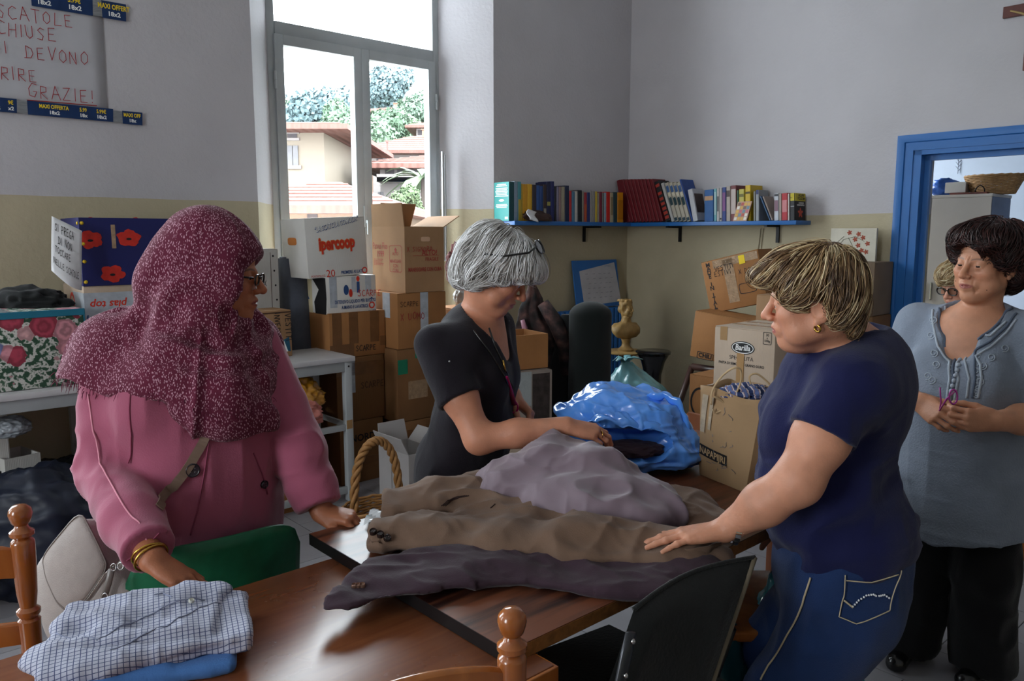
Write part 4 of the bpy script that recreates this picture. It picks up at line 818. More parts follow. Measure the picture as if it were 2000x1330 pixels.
def book(label, face, xl, xr, yt, col, lean=0, depth=None, name='book', group='books on the blue shelf', band=None, base=None, back=0):
    """pixel extents of the spine at its foot; lean = pixels the head is shifted sideways"""
    yb = 421+ (xl-963)*.055 if face == 'L' else 433
    if face == 'L': pl, fx, ex, ey = (lambda p: at_n(*p, NW-.175+back)), None, EU, EV
    else: pl, ex, ey = (lambda p: at_s(*p, SW-.175+back)), -EV, EU
    A, B = pl((xl, yb)), pl((xr, yb)); T_ = pl((xl+lean, yt)); w_ = abs((B-A) @ ex); h = T_[2]-ZS; lx = (T_-A) @ ex
    ang = math.atan2(lx, h); H = math.hypot(lx, h); w_ *= math.cos(ang); d = depth or random.uniform(.125, .15)
    A[2] = ZS+.0005 + (w_*abs(math.sin(ang)) if lx > 0 else 0)
    exr = ex*math.cos(ang)-EZ*math.sin(ang); ez = ex*math.sin(ang)+EZ*math.cos(ang)
    o = A; w_ = max(w_-.0012, .004)
    t = thing(name, label, 'book', M=frame(exr, ey, ez, o), group=group)
    c = .0022; b = mb(); r = min(w_*.25, .005)
    prof = [(0, d), (0, r), (r*.4, r*.3), (r, 0), (w_-r, 0), (w_-r*.4, r*.3), (w_, r), (w_, d), (w_-c, d), (w_-c, r+c), (c, r+c), (c, d)]
    b.loft([[V(x, y, 0) for x, y in prof], [V(x, y, H) for x, y in prof]]); link('cover', b, mat('book_'+col, col, rough=.45, var=.12, vs=25), t)
    b = mb(); b.lohi((c, r+c, .003), (w_-c, d-.004, H-.004)); link('pages', b, PAGES, t)
    for (z0, z1, bc) in (band or []):
        b = mb(); b.lohi((r*.8, -.0006, z0*H), (w_-r*.8, .001, z1*H)); link('spine_label', b, mat('book_'+bc, bc, rough=.5, var=.1), t)
    _nb[0] += 1
    return t, w_, d, H
X1 = lambda x: 955+x/7.407
Y1 = lambda y: 340+y/7.407
tb = book('teal hardback with white blurb on its cover at the left end of the shelf', 'L', X1(292), X1(368), Y1(110), '14484e', depth=.165)
t, w_, d, H = tb
b = mb(); b.lohi((-.0012, .001, 0), (0, d, H)); link('teal_cover', b, mat('book_teal', '1f8a86', rough=.4), t)
b = mb()
for k, (v, hw) in enumerate([(.93, .3), (.89, .36), (.83, .40), (.79, .36), (.75, .42), (.71, .38), (.67, .36), (.63, .44), (.41, .36), (.375, .4), (.34, .34)]):
    cy_ = d*.5; b.add([V(-.0018, cy_+hw*d, v*H), V(-.0018, cy_-hw*d, v*H), V(-.0018, cy_-hw*d, v*H+.006), V(-.0018, cy_+hw*d, v*H+.006)], [(0, 1, 2, 3)])
q = link('blurb_print', b, INKW, t, fixn=False); q['kind'] = 'stuff'
b = mb(); b.poly([V(-.0018, d*.5+.03*math.cos(a), H*.53+.008*math.sin(a)) for a in np.linspace(0, 2*PI, 15)[:-1]]); link('logo_oval', b, INKW, t, fixn=False)
b = mb(); b.add([V(-.0018, d*.28, .012), V(-.0018, d*.08, .012), V(-.0018, d*.08, .03), V(-.0018, d*.28, .03)], [(0, 1, 2, 3)]); link('barcode_label', b, INKW, t, fixn=False)
rowL = [(368, 420, 105, '7f93a5', 'grey blue paperback right beside the teal hardback'), (421, 470, 110, '4a8f96', 'turquoise paperback third from the left end of the shelf', [(.0, .55, 'b89a35')]), (471, 491, 140, 'a88d34', 'thin dull yellow booklet between turquoise and golden yellow books'),
 (492, 560, 145, 'c8901c', 'golden yellow book, left one of two side by side'), (562, 628, 145, 'd6a528', 'golden yellow book, right one of two side by side'), (632, 690, 152, '332a33', 'blackish plum book right of the golden yellow pair'), (692, 740, 162, '2a4f8a', 'bright blue book, left of two blue ones behind the brown bundle'),
 (742, 786, 172, '24437a', 'darker blue book, right of two blue ones behind the brown bundle'), (790, 836, 150, '3c2c2a', 'dark brown book with pale spine label behind the brown bundle', [(.15, .35, '9a9488')]), (838, 895, 112, '1c2044', 'tall navy book with small yellow spine mark', [(.4, .5, 'a09a50')]),
 (897, 948, 104, '20265c', 'tallest navy book of the left shelf arm, next to a black one'), (950, 980, 175, '222229', 'black book between tall navy and lavender spines'), (982, 1014, 182, '7c758c', 'lavender grey paperback, left arm of the shelf'), (1016, 1050, 182, '8c7470', 'dusty pink paperback next to the lavender grey one'),
 (1052, 1100, 182, '9b927e', 'beige paperback next to the dusty pink one'), (1102, 1163, 166, '1d2442', 'dark navy book right of the beige paperback'), (1166, 1200, 242, 'b0282c', 'narrow bright red book, first of the shorter row'), (1202, 1246, 252, '48708a', 'steel blue paperback next to the narrow red book'),
 (1248, 1286, 246, 'bab4ae', 'whitish paperback next to the steel blue one'), (1288, 1350, 233, '191d20', 'thick black book in the shorter row'), (1352, 1378, 252, '877f73', 'thin grey beige book right of the thick black one'), (1380, 1420, 265, '9a3038', 'crimson book with orange lower spine', [(.0, .6, 'b0522c')]),
 (1422, 1466, 265, '2b3468', 'indigo book next to the crimson and orange one'), (1468, 1500, 250, '918d8a', 'pale grey book, left one of a grey pair'), (1502, 1540, 250, '86827f', 'pale grey book, right one of a grey pair'), (1542, 1572, 252, 'c2a63a', 'thin yellow book with whitish foot next to the grey pair'),
 (1574, 1600, 268, '8c8274', 'thin taupe book right of the thin yellow one'), (1602, 1640, 256, '75283a', 'burgundy paperback in the shorter row'), (1642, 1670, 268, '6b6868', 'thin mid grey book next to burgundy paperback'), (1672, 1700, 268, '8ea2b0', 'thin pale blue book next to the bright red one'),
 (1702, 1755, 256, 'bf2820', 'bright red book near the corner end of the shorter row'), (1757, 1800, 270, 'b2a586', 'cream book with dark title between red and dark green ones', [(.25, .85, '8a7c5e')]), (1802, 1860, 262, '2a4246', 'dark green book next to the orange yellow one'), (1862, 1945, 266, 'cf8812', 'orange yellow book standing at the corner end of the short row', [(.1, .75, 'b06f10')])]
for r in rowL: book(r[4], 'L', X1(r[0]), X1(r[1]), Y1(r[2]), r[3], band=r[5] if len(r) > 5 else None)
X2 = lambda x: 1170+x/8.333
Y2 = lambda y: 340+y/8.333
ords = ['first', 'second', 'third', 'fourth', 'fifth', 'sixth', 'seventh', 'eighth', 'ninth', 'tenth', 'eleventh', 'twelfth']
for i in range(11):
    book('dark red encyclopedia volume leaning left, %s of eleven from the left' % ords[i], 'R', X2(395+i*59.5), X2(395+(i+1)*59.5-3), Y2(112-i*1.2), '6a1c24', lean=-(112 if i == 0 else 142 if i == 1 else 170)/8.333, depth=.17, name='encyclopedia_volume', group='dark red encyclopedia volumes')
book('leaning black spined book with a row of red and gold squares', 'R', X2(1085), X2(1172), Y2(140), '1f2226', lean=-190/8.333, band=[(z, z+.07, 'a8382c') for z in (.06, .17, .28, .40, .52, .66, .86)])
book('leaning plain white volume left of four illustrated ones', 'R', X2(1180), X2(1228), Y2(160), 'b9b8b6', lean=-178/8.333)
for i in range(4): book('leaning white and dark blue volume, %s of four from the left' % ords[i], 'R', X2(1235+i*66), X2(1235+i*66+60), Y2(158-i*3), 'b4ad9e', lean=-168/8.333, name='book', band=[(.02, .10, '1c3a48'), (.42, .62, '1c3a42'), (.66, .74, 'd2ccb8'), (.76, .92, '3d5f90')])
book('tall blue leaning book with yellow cover corner behind the picture cover book', 'R', X2(1505), X2(1535), Y2(96), '2b4a8c', lean=-200/8.333, depth=.165)
t, w_, d, H = book('white paperback with a dark picture on its cover', 'R', X2(1530), X2(1612), Y2(262), 'b9bac0', lean=-92/8.333, depth=.15)
b = mb(); b.lohi((w_-.0002, .015, H*.25), (w_+.0012, d-.02, H*.85)); link('cover_picture', b, mat('dim_cover_picture', '4a3c38', rough=.4, var=.6, vs=14), t)
book('thick blue book with orange band, right of the picture cover book', 'R', X2(1712), X2(1862), Y2(262), '1d5590', depth=.14, band=[(.66, .80, 'b08a6a')])
X3 = lambda x: 1390+x/9.09
Y3 = lambda y: 340+y/9.09
rowR = [(36, 86, 262, '6aa3ab', 'slim turquoise and white book right of the thick blue one', [(.2, .9, '9fbcc0')]), (88, 134, 250, 'b5b0ae', 'slim whitish book with black title, left of two', [(.3, .75, '5c5a5c')]), (136, 182, 250, 'aaa4a4', 'slim pinkish grey book, right of two with black foot dots', [(.05, .1, '2a2a2c')]),
 (184, 252, 240, '233a7c', 'royal blue book with pink lettering down the spine', [(.3, .85, '7a4a80')]), (256, 332, 222, 'a79c93', 'beige patterned book right of the royal blue one', [(.7, .88, '4a3c3c')]), (336, 436, 208, '6a2c30', 'thick maroon book with white lettering down the spine', [(.2, .9, 'b8aaa4')]),
 (738, 776, 310, '7c7a74', 'slim grey book right of the yellow ones'), (780, 842, 285, '8a8c90', 'grey book with navy head, behind the leaning pair', [(.86, 1., '232c5c')]), (1105, 1190, 350, 'b3b5bc', 'silver white book with dark title, near the right end', [(.35, .75, '7a5a6a'), (.9, .98, '2a2a30')]), (1192, 1240, 350, '9a8e85', 'taupe book between silver white and red ones'),
 (1242, 1344, 345, 'a8202c', 'thick red book near the right end of the shelf', [(.3, .75, 'c0787c')]), (1347, 1380, 352, 'bdb3ad', 'thin whitish book just left of the black and yellow thriller')]
for r in rowR: book(r[4], 'R', X3(r[0]), X3(r[1]), Y3(r[2]), r[3], band=r[5] if len(r) > 5 else None)
book('small pale yellow book rising behind the collage cover', 'R', X3(482), X3(576), Y3(272), 'b4aa4a', band=[(.75, .85, '6a6428')]); book('dark green book beside the small pale yellow one', 'R', X3(440), X3(480), Y3(290), '23452c'); book('tall yellow book with black title mark rising behind the collage cover', 'R', X3(592), X3(690), Y3(204), 'c2a21a', depth=.165, band=[(.76, .82, '4a3c10')])
# collage cover leaning against the row, faces the room
P = [at_s(*p, SW-.24) for p in ((1430, 433), (1457, 433), (1440, 399))]
pc0 = at_s(X3(372), 433.5, SW-.205); pc0[2] = ZS
exc = -EV; ezc = unit(EZ+EU*.12+exc*.14); ezc = unit(ezc-exc*(ezc @ exc)); t = thing('book', 'small book leaning face out with a colourful collage cover', 'book', M=frame(exc, np.cross(ezc, exc), ezc, pc0), group='books on the blue shelf')
b = mb(); hC, wC = .145, .115; sk = .03
b.loft([[V(0, 0, 0), V(wC, 0, 0), V(wC, .012, 0), V(0, .012, 0)], [V(sk, 0, hC), V(wC+sk, 0, hC), V(wC+sk, .012, hC), V(sk, .012, hC)]]); link('cover', b, mat('collage_cover', 'b08a72', rough=.4, var=.2), t)
rn = random.Random(3); b = None
for i in range(4):
    for j in range(5):
        u0, v0 = .06+i*.23, .05+j*.185; b = mb(); cc_ = [V(u0*wC+sk*v0, -.001, v0*hC), V((u0+.19)*wC+sk*v0, -.001, v0*hC), V((u0+.19)*wC+sk*(v0+.15), -.001, (v0+.15)*hC), V(u0*wC+sk*(v0+.15), -.001, (v0+.15)*hC)]; b.poly(cc_); link('cover_picture', b, mat('collage_%d' % (k_ := rn.randrange(6)), ['a83c30', 'd8d2c8', '6a4a3a', '5a7c90', 'c89a3c', 'b45a6a'][k_], rough=.4), t, fixn=False)
# leaning pair
book('slim white book leaning left, first of a leaning pair', 'R', X3(1022), X3(1052), Y3(402), '2f4f74', lean=-170/9.09, depth=.13); book('beige book with oval on its cover leaning left, second of a pair', 'R', X3(1060), X3(1092), Y3(405), '8d7c74', lean=-160/9.09, depth=.13)
t, w_, d, H = book('black and yellow thriller facing out at the right end of the shelf', 'R', X3(1388), X3(1476), Y3(345), '16161c', depth=.15, band=[(.72, 1., 'bfae26'), (.5, .53, '8a8a90')])
b = mb(); b.lohi((w_-.0002, .001, H*.71), (w_+.001, d, H)); link('yellow_cover_top', b, mat('book_bfae26', 'bfae26'), t)
b = mb(); put_text(b, 'ALLAN', .026, V(w_+.001, d*.6, H*.925), V(0, 1, 0), EZ, .0006, .03); link('cover_lettering', b, INKK, t, fixn=False); b = mb(); put_text(b, 'FOLSOM', .026, V(w_+.001, d*.6, H*.80), V(0, 1, 0), EZ, .0006, .03); link('cover_lettering', b, INKK, t, fixn=False)
b = mb(); put_text(b, 'LA REGOLA', .014, V(w_+.001, d*.6, H*.64), V(0, 1, 0), EZ, .0006, .03); link('cover_lettering', b, INKW, t, fixn=False); b = mb(); put_text(b, 'DI MACHIAVELLI', .014, V(w_+.001, d*.55, H*.56), V(0, 1, 0), EZ, .0006, .03); link('cover_lettering', b, INKW, t, fixn=False)
b = mb(); b.poly([V(w_+.0018, d*.52+(.028+.010*math.sin(5*a))*math.cos(a), H*.27+(.028+.010*math.sin(5*a))*math.sin(a)) for a in np.linspace(0, 2*PI, 31)[:-1]]); link('cover_emblem', b, mat('ember_print', 'b8452c', rough=.5, var=.5, vs=60), t, fixn=False)
for u in (.25, .6): 
    b = mb(); put_text(b, 'A.F.', .010, V(w_*u+.004, -.0008, H*.84), EX, EZ, .0006, .02); link('spine_lettering', b, INKK, t, fixn=False); break
# ================================================================== WALL THINGS AND CORNER CLUTTER
def icos(sub):
    bm = bmesh.new(); bmesh.ops.create_icosphere(bm, subdivisions=sub, radius=1); bm.verts.index_update(); v = np.array([q.co[:] for q in bm.verts]); f = np.array([[q.index for q in p.verts] for p in bm.faces]); bm.free(); return v, f
def crumple(name, parent, m, c, r, seed=0, sub=5, amp=.12, sc=2.5, floor=None, power=1.0, sm=True, shape=None, crease=.5):
    v, f = icos(sub); d = fbm(v, sc, seed, 3)*amp*(1-crease) - np.abs(vnoise(v, sc*1.6, seed+5))*amp*crease*1.6 + ridge(v, sc*3, seed+9)*amp*.12
    p = v*(1+d[:, None])
    if shape: p = shape(p)
    p = p*np.asarray(r)+np.asarray(c)
    if floor is not None: p[:, 2] = np.where(p[:, 2] < floor, floor+ (p[:, 2]-floor)*.03, p[:, 2]); p[:, 2] = np.maximum(p[:, 2], floor)
    if parent is not None: p = p - np.array(parent.location)
    me = npmesh(name, p, f); return link(name, me, m, parent, sm, fixn=False)
# ---- poster held by shop shelf-edge tape
TAPEN = mat('navy_shelf_strip', '16305a', rough=.3, var=.15, vs=12); POSTER = mat('poster_paper', 'b2b1b6', rough=.8, var=.05)
t = thing('wall_poster', 'large white sheet with red handwriting hung on the wall at top left', 'poster', W(0, NW), ROOMROT)
y0 = -.004
b = mb(); b.grid(lambda u, v: V(.45+.795*u-.008*v, y0-.003*math.sin(PI*u)*abs(math.sin(7*v)), 2.95-.845*v+.0*u), 12, 12); link('sheet', b, POSTER, t, True, fixn=False, solid=.001)
REDMK = mat('red_marker', '9c2a2c', rough=.6)
def px_hand(txt, x, y, hpx, pen, seed, slope=.06):
    o = at_n(x, y, NW); h = hpx/1530*float((o-O) @ unit(ray(CX, CY))); b = mb(); s_, n_ = sn(o)
    hand_text(b, txt, h, V(s_, y0-.0085, o[2]), unit(V(1, 0, -.0)), EZ, pen, adv=1.0, eps=0, seed=seed); link('handwriting', b, REDMK, t, fixn=False)
px_hand('SCATOLE', -8, 33, 25, .0032, 1); px_hand('CHIUSE', -6, 67, 24, .0032, 2); px_hand('SI', -12, 102, 22, .0032, 3); px_hand('DEVONO', 50, 113, 24, .0032, 4); px_hand('APRIRE', -44, 149, 24, .0032, 5); px_hand('GRAZIE!', 55, 190, 25, .0032, 6)
b = mb(); A, B = at_n(52, 196, NW), at_n(188, 207, NW); sa, sb = sn(A)[0], sn(B)[0]; b.tube([V(sa, y0-.008, A[2]), V(sb, y0-.008, B[2])], .0022, 4); link('underline', b, REDMK, t)
def strip_tape(label, segs, zc, hgt, name='promo_tape'):
    t = thing(name, label, 'tape', W(0, NW), ROOMROT)
    for (xa, xb, ya, txts, kind) in segs:
        A, B = at_n(xa, ya, NW), at_n(xb, ya, NW); s0, s1 = sn(A)[0], sn(B)[0]; z = zc(s0)
        m = TAPEN if kind == 'n' else mat('silver_tape', '8b8d90', rough=.25, metal=.3, var=.3, vs=30, stretch=(1, 1, 12))
        b = mb(); yy = y0-.009
        if kind == 'n': b.loft([[V(s0, yy, z-hgt/2), V(s1, yy, z-hgt/2), V(s1+.004, yy, z+hgt/2), V(s0, yy, z+hgt/2)], [V(s0, yy-.001, z-hgt/2), V(s1, yy-.001, z-hgt/2), V(s1+.004, yy-.001, z+hgt/2), V(s0, yy-.001, z+hgt/2)]])
        else: b.lohi((s0, yy-.0006, z-hgt/2+.004), (s1, yy+.0005, z+hgt/2-.004))
        sg = link('tape_segment', b, m, t)
        for (u, top, bot) in txts:
            if top: b = mb(); put_text(b, top, hgt*.40, V(s0+(s1-s0)*u, yy-.0012, z+hgt*.19), EX, EZ, .0004, .03, sx=.72); link('price_lettering', b, INKY, sg, fixn=False)
            if bot: b = mb(); put_text(b, bot, hgt*.36, V(s0+(s1-s0)*u, yy-.0012, z-hgt*.22), EX, EZ, .0004, .03); link('price_lettering', b, INKW, sg, fixn=False)
strip_tape('navy shop tape strip printed with yellow prices along the lower edge of the poster', [(-40, 32, 222, [(.85, '9€', 'x2'), (.4, '5.99', '18x2')], 'n'), (32, 54, 226, [], 's'), (54, 219, 230, [(.30, 'MAXI OFFERTA', '18x2'), (.64, '5.99', '18x'), (.86, '5.99€', '18x2')], 'n'), (219, 238, 234, [], 's'), (238, 276, 237, [(.5, 'MAXI OFF', '18x')], 'n')], lambda s: 2.112-.006*(s-.8)/.6, .066)
strip_tape('navy shop tape strip printed with yellow offers along the upper edge of the poster', [(60, 178, 4, [(.7, '5.99€', '18x2'), (.2, '', '18x2')], 'n'), (178, 197, 8, [], 's'), (197, 243, 12, [(.5, 'MAXI OFFERT', '18x2')], 'n')], lambda s: 2.635, .085)
# ---- roller shutter strap rod by the window
p = at_n(866, 296, NW+.24); q = at_n(868, 418, NW+.24); s_, n_ = sn(p)
t = thing('shutter_rod', 'slim white shutter rod with slats standing against the right window jamb', 'rod', W(s_, n_, 0), ROOMROT)
for k, dx in enumerate((-.018, -.004, .012)):
    b = mb(); b.lohi((dx, -.01+.004*k, q[2]-.35), (dx+.010, .006, p[2]-.01*k), .002); link('slat', b, mat('white_enamel', 'bfc1c4', rough=.35), t)
# ---- crucifix
CRW = woodmat('cross_wood', '4a1f1a', '6d3226', .4, (6, 6, 1)); FIG = mat('resin_figure', 'a08658', rough=.5)
t = thing('wooden_crucifix', 'dark wooden crucifix with pale figure on the wall above the door', 'crucifix', W(SW, 1.50, 2.45), ROOMROT-PI/2)
b = mb(); b.lohi((-.035, -.022, 0), (.035, 0, .52), .003); link('upright', b, CRW, t); b = mb(); b.lohi((-.16, -.024, .315), (-.035, -.002, .38), .003); b2 = b.lohi((.035, -.024, .315), (.16, -.002, .38), .003); b = mb(); b.lohi((-.16, -.026, .315), (.16, -.003, .38), .003); link('crossbeam', b, CRW, t)
b = mb(); b.tube([V(0, -.034, .29), V(.004, -.038, .25), V(0, -.036, .2), V(.01, -.04, .13), V(0, -.034, .05)], [.018, .02, .016, .013, .008], 8); b.ball(V(-.004, -.045, .325), (.015, .016, .02)); b.tube([V(0, -.034, .285), V(-.06, -.03, .325), V(-.12, -.03, .35)], [.009, .007, .005], 6); b.tube([V(0, -.034, .285), V(.06, -.03, .325), V(.12, -.03, .35)], [.009, .007, .005], 6); link('figure', b, FIG, t, True)
# ---- orchid picture on the stack by the door
P0 = at_s(1620, 508, SW-.12); t = thing('orchid_canvas', 'small white canvas painted with red orchids leaning on the wall above the grey brown box', 'picture', M=frame(-EV, unit(EU+EZ*-.0), EZ, V(P0[0], P0[1], 1.345)))
wC = abs((at_s(1709, 508, SW-.12)-P0) @ EV); hC = at_s(1620, 446, SW-.12)[2]-1.345
b = mb(); b.lohi((0, 0, -.045), (wC, .022, hC), .002); link('canvas', b, mat('canvas_white', 'c9c3b4', rough=.8, bump=.5, bs=25), t)
STEM = mat('stem_green', '4f5a34', rough=.7); PET = mat('orchid_red', '9c4a34', rough=.7, var=.3, vs=60)
for pts in ([(.12, .2), (.14, .5), (.3, .72)], [(.16, .35), (.3, .62), (.55, .72), (.75, .55)], [(.4, .68), (.5, .4), (.3, .1)]):
    b = mb(); b.tube([V(u*wC, -.001, v*hC) for u, v in pts], .003, 5, flat=.3); link('painted_stem', b, STEM, t)
for u, v in ((.42, .85), (.62, .8), (.55, .62), (.72, .68), (.82, .48), (.62, .42), (.7, .25), (.5, .28), (.3, .22), (.38, .06), (.8, .2)):
    b = mb(); b.poly([V(u*wC+(.008+.010*abs(math.sin(2.5*a)))*math.cos(a), -.0015, v*hC+(.008+.010*abs(math.sin(2.5*a)))*math.sin(a)) for a in np.linspace(0, 2*PI, 26)[:-1]]); link('painted_blossom', b, PET, t, fixn=False)
# ---- cords hanging under the shelf
for k, (xa, lab) in enumerate(((1486, 'thin pale cord hanging down the wall under the shelf, left of two'), (1491, 'thin pale cord hanging down the wall under the shelf, right of two'))):
    a = at_s(xa, 446, SW-.006); e = at_s(xa-7, 500, SW-.006); t = thing('cord', lab, 'cord', a, 0, 'cords under the shelf'); b = mb(); b.tube([V(0, 0, 0), (e-a)*.5+EU*.0, e-a, (e-a)*2.2], .003, 6); link('strand', b, mat('pale_cord', '9c9078', rough=.8), t, True)
# ---- bundle on the shelf
c_ = at_n(1045, 412, NW-.19); c_[2] = ZS; t = thing('brown_bundle', 'crumpled brown leather pouch with white tag lying before the blue books on the shelf', 'pouch', c_, ROOMROT)
def shp(p): q = p.copy(); q[:, 2] *= .75+.35*p[:, 0]*-1; return q
v, f = icos(4); d = fbm(v, 2.2, 4, 3)*.22; pp = v*(1+d[:, None])*np.array([.13, .045, .05]); pp[:, 2] += .018 + np.where(pp[:, 0] < 0, .03*(-pp[:, 0]/.13), 0); pp[:, 2] = np.maximum(pp[:, 2], .001); pp[:, 1] -= .03
link('pouch', npmesh('pouch', pp, f), mat('brown_leather', '3a241c', rough=.5, var=.3, vs=20, bump=.3), t, True, fixn=False)
b = mb(); b.grid(lambda u, v: V(-.15+.085*u, -.085+.02*math.sin(5*v), .085-.075*v-.02*u), 6, 6); link('white_tag', b, PAPER, t, True, fixn=False, solid=.002)
# ---- radiator under the shelf corner
RAD = mat('blue_radiator_paint', '1d5c9c', rough=.4, var=.12); t = thing('blue_radiator', 'blue painted ribbed radiator on the wall below the pinned board', 'radiator', W(4.40, NW-.16), ROOMROT)
for k in range(15):
    x = .055*k; b = mb(); b.lohi((x, .02, .14), (x+.044, .12, .885), .014); link('rib', b, RAD, t, 40)
b = mb(); b.tube([V(-.0, .07, .19), V(.82, .07, .19)], .016, 8); link('pipe', b, RAD, t, True); b = mb(); b.tube([V(0, .07, .83), V(.82, .07, .83)], .016, 8); link('pipe', b, RAD, t, True)
for x in (.06, .72): b = mb(); b.lohi((x, .05, 0), (x+.03, .09, .15)); link('foot', b, RAD, t)
# ---- blue board with pinned sheet
tl, tr, bl, br = at_n(1130, 508, NW-.03), at_n(1214, 508, NW-.03), at_n(1140, 598, NW-.10), at_n(1222, 600, NW-.10)
ex = EU; bot = V(*W(4.69, NW-.09, .892)); wB = .555; ez = unit(EZ*.98+EV*.15); ey = np.cross(ez, ex)
t = thing('blue_board', 'blue board with a printed white sheet pinned on, standing on the radiator', 'board', M=frame(ex, ey, ez, bot)); b = mb(); b.lohi((0, 0, 0), (wB, .012, .40), .002); link('board', b, BLUE, t)
b = mb(); b.loft([[V(.09, -.001, .02), V(.555, -.004, .035), V(.515, -.003, .375), V(.07, -.001, .31)], [V(.09, -.002, .02), V(.555, -.006, .035), V(.515, -.005, .375), V(.07, -.002, .31)]]); link('pinned_sheet', b, mat('dull_paper', 'b3b1b6', rough=.8), t)
b = mb(); rn = random.Random(4)
for r in range(6):
    for k in range(5): x = .15+.07*k+rn.uniform(-.02, .02); z = .08+.04*r; b.add([V(x, -.0065, z), V(x+.03, -.0065, z+.002), V(x+.03, -.0065, z+.006), V(x, -.0065, z+.004)], [(0, 1, 2, 3)])
o = link('faint_writing', b, mat('faint_ink', '8a8890', rough=.8), t, fixn=False); o['kind'] = 'stuff'
b = mb(); put_text(b, 'AVVISO', .022, V(.42, -.0055, .345), EX, EZ, .0012); link('sheet_heading', b, mat('pale_blue_ink', '6a86a8', rough=.7), t, fixn=False)
# ---- dark rolls, coat
BLKF = mat('black_felt', '0c0e10', rough=.95, var=.2, sheen=.1); DKG = mat('blackish_green_felt', '0a1110', rough=.95, var=.2, sheen=.1)
def roll(label, c, r, h, m, lean=(0, 0), name='fabric_roll', dome=.0, seed=0, grp=None, flat=1.0):
    t = thing(name, label, 'roll', (c[0], c[1], 0), 0, grp); b = mb(); rg = []
    for k in range(19):
        u = k/18; z = h*u if dome == 0 else (h-.085)*min(1, k/9)+.085*math.sin(max(0, k-9)/9*PI/2); rr = r*(1-.10*u) if dome == 0 else r*math.sqrt(max(1e-4, 1-max(0, (z-(h-.085))/.085)**2))
        rg.append([V(lean[0]*u + rr*(1+.02*math.sin(3*a+seed))*math.cos(a), lean[1]*u + flat*rr*math.sin(a), z) for a in np.linspace(0, 2*PI, 29)[:-1]])
    b.loft(rg); link('roll', b, m, t, 50)
    if dome == 0:
        b = mb(); pts = [V(lean[0]+r*.88*(1-k/70)*math.cos(k*.3), lean[1]+flat*r*.88*(1-k/70)*math.sin(k*.3), h+.003) for k in range(64)]; b.tube(pts, .0045, 4); link('spiral_edge', b, m, t)
    return t
c1 = at_y(1152, 700, 4.55); roll('tall blackish green roll with rounded top standing before the radiator', c1, .125, 1.115, DKG, dome=1)
c2 = at_y(1105, 700, 4.62)
t = thing('black_cloth', 'pointed black cloth hanging stiffly left of the blackish green roll', 'cloth', (c2[0], c2[1], 0)); b = mb(); rg = []
for k in range(10):
    u = k/9; z = 1.03*u; hw = .16*(1-u)+.03*u; x0 = -.07*(1-u)+.0*u; rg.append([V(x0+hw*math.cos(a)*(1+.1*math.sin(4*a)), .09*(1-.6*u)*math.sin(a), z) for a in np.linspace(0, 2*PI, 25)[:-1]])
b.loft(rg); link('cloth', b, BLKF, t, True)
GREYF = mat('grey_felt', '50545f', rough=.9, var=.12, vs=40, sheen=.15)
c3 = W(2.19, 4.345)
roll('tall dark grey carpet roll leaning behind the end of the white table', V(c3[0], c3[1], 0), .105, 1.36, GREYF, lean=(-.035, .04), seed=1)
# mottled coat hung on a stand
CAMO = mat('mottled_brown_fabric', '3a2a2a', rough=.75, var=0); N_, L_, b_ = nodes(CAMO); tc = N_.new('ShaderNodeTexCoord'); no = N_.new('ShaderNodeTexNoise'); no.inputs['Scale'].default_value = 13; no.inputs['Detail'].default_value = 5; L_.new(tc.outputs['Object'], no.inputs['Vector'])
cr = ramp(N_, [(.36, '120f10'), (.48, '2c2020'), (.58, '4a3330'), (.68, '6d4c46')]); L_.new(no.outputs[0], cr.inputs[0]); L_.new(cr.outputs[0], b_.inputs['Base Color'])
c4 = at_y(1052, 700, 4.7); t = thing('mottled_coat', 'dark mottled brown coat hanging on a stand between grey haired woman and black rolls', 'coat', (c4[0], c4[1], 0))
nu, nv = 64, 40; vv = []
for j in range(nv+1):
    u = j/nv; z = .28 + .94*u
    wx = (.19 - .05*u) if u < .55 else (.162 - .145*((u-.55)/.45)**1.1); xo = .0-.055*max(0, u-.3)
    vv.append([V(xo+ wx*math.cos(a)*(1+.10*math.sin(5*a+3*u)), .10*math.sin(a)*(1+.18*math.sin(6*a+4*u))*(1-.5*u*u), z) for a in np.linspace(0, 2*PI, nu+1)[:-1]])
b = mb(); b.loft(vv); vs = np.array(b.v); vs += (fbm(vs, 8, 3)*.022)[:, None]*unit(V(1, .6, .3)); b.v = [tuple(p) for p in vs]; link('coat_body', b, CAMO, t, True)
b = mb(); pts = [V(.02, -.09, 1.10), V(.10, -.115, .98), V(.155, -.11, .84), V(.16, -.1, .68)]; b.tube(pts, [.045, .058, .056, .048], 14, flat=.8); link('sleeve', b, CAMO, t, True)
b = mb(); b.tube([V(-.10, -.095, 1.0), V(-.085, -.105, .95), V(-.10, -.105, .9)], [.012, .018, .008], 6); link('pink_lining', b, mat('pink_lining', 'a8788a', rough=.5), t, True)
b = mb(); b.tube([V(0, 0, 0), V(-.035, 0, 1.20)], .015, 8); link('stand_pole', b, DARKMET, t, True); b = mb(); b.lathe([(.17, 0), (.17, .015), (.03, .03)], 20); link('stand_base', b, DARKMET, t, 40)
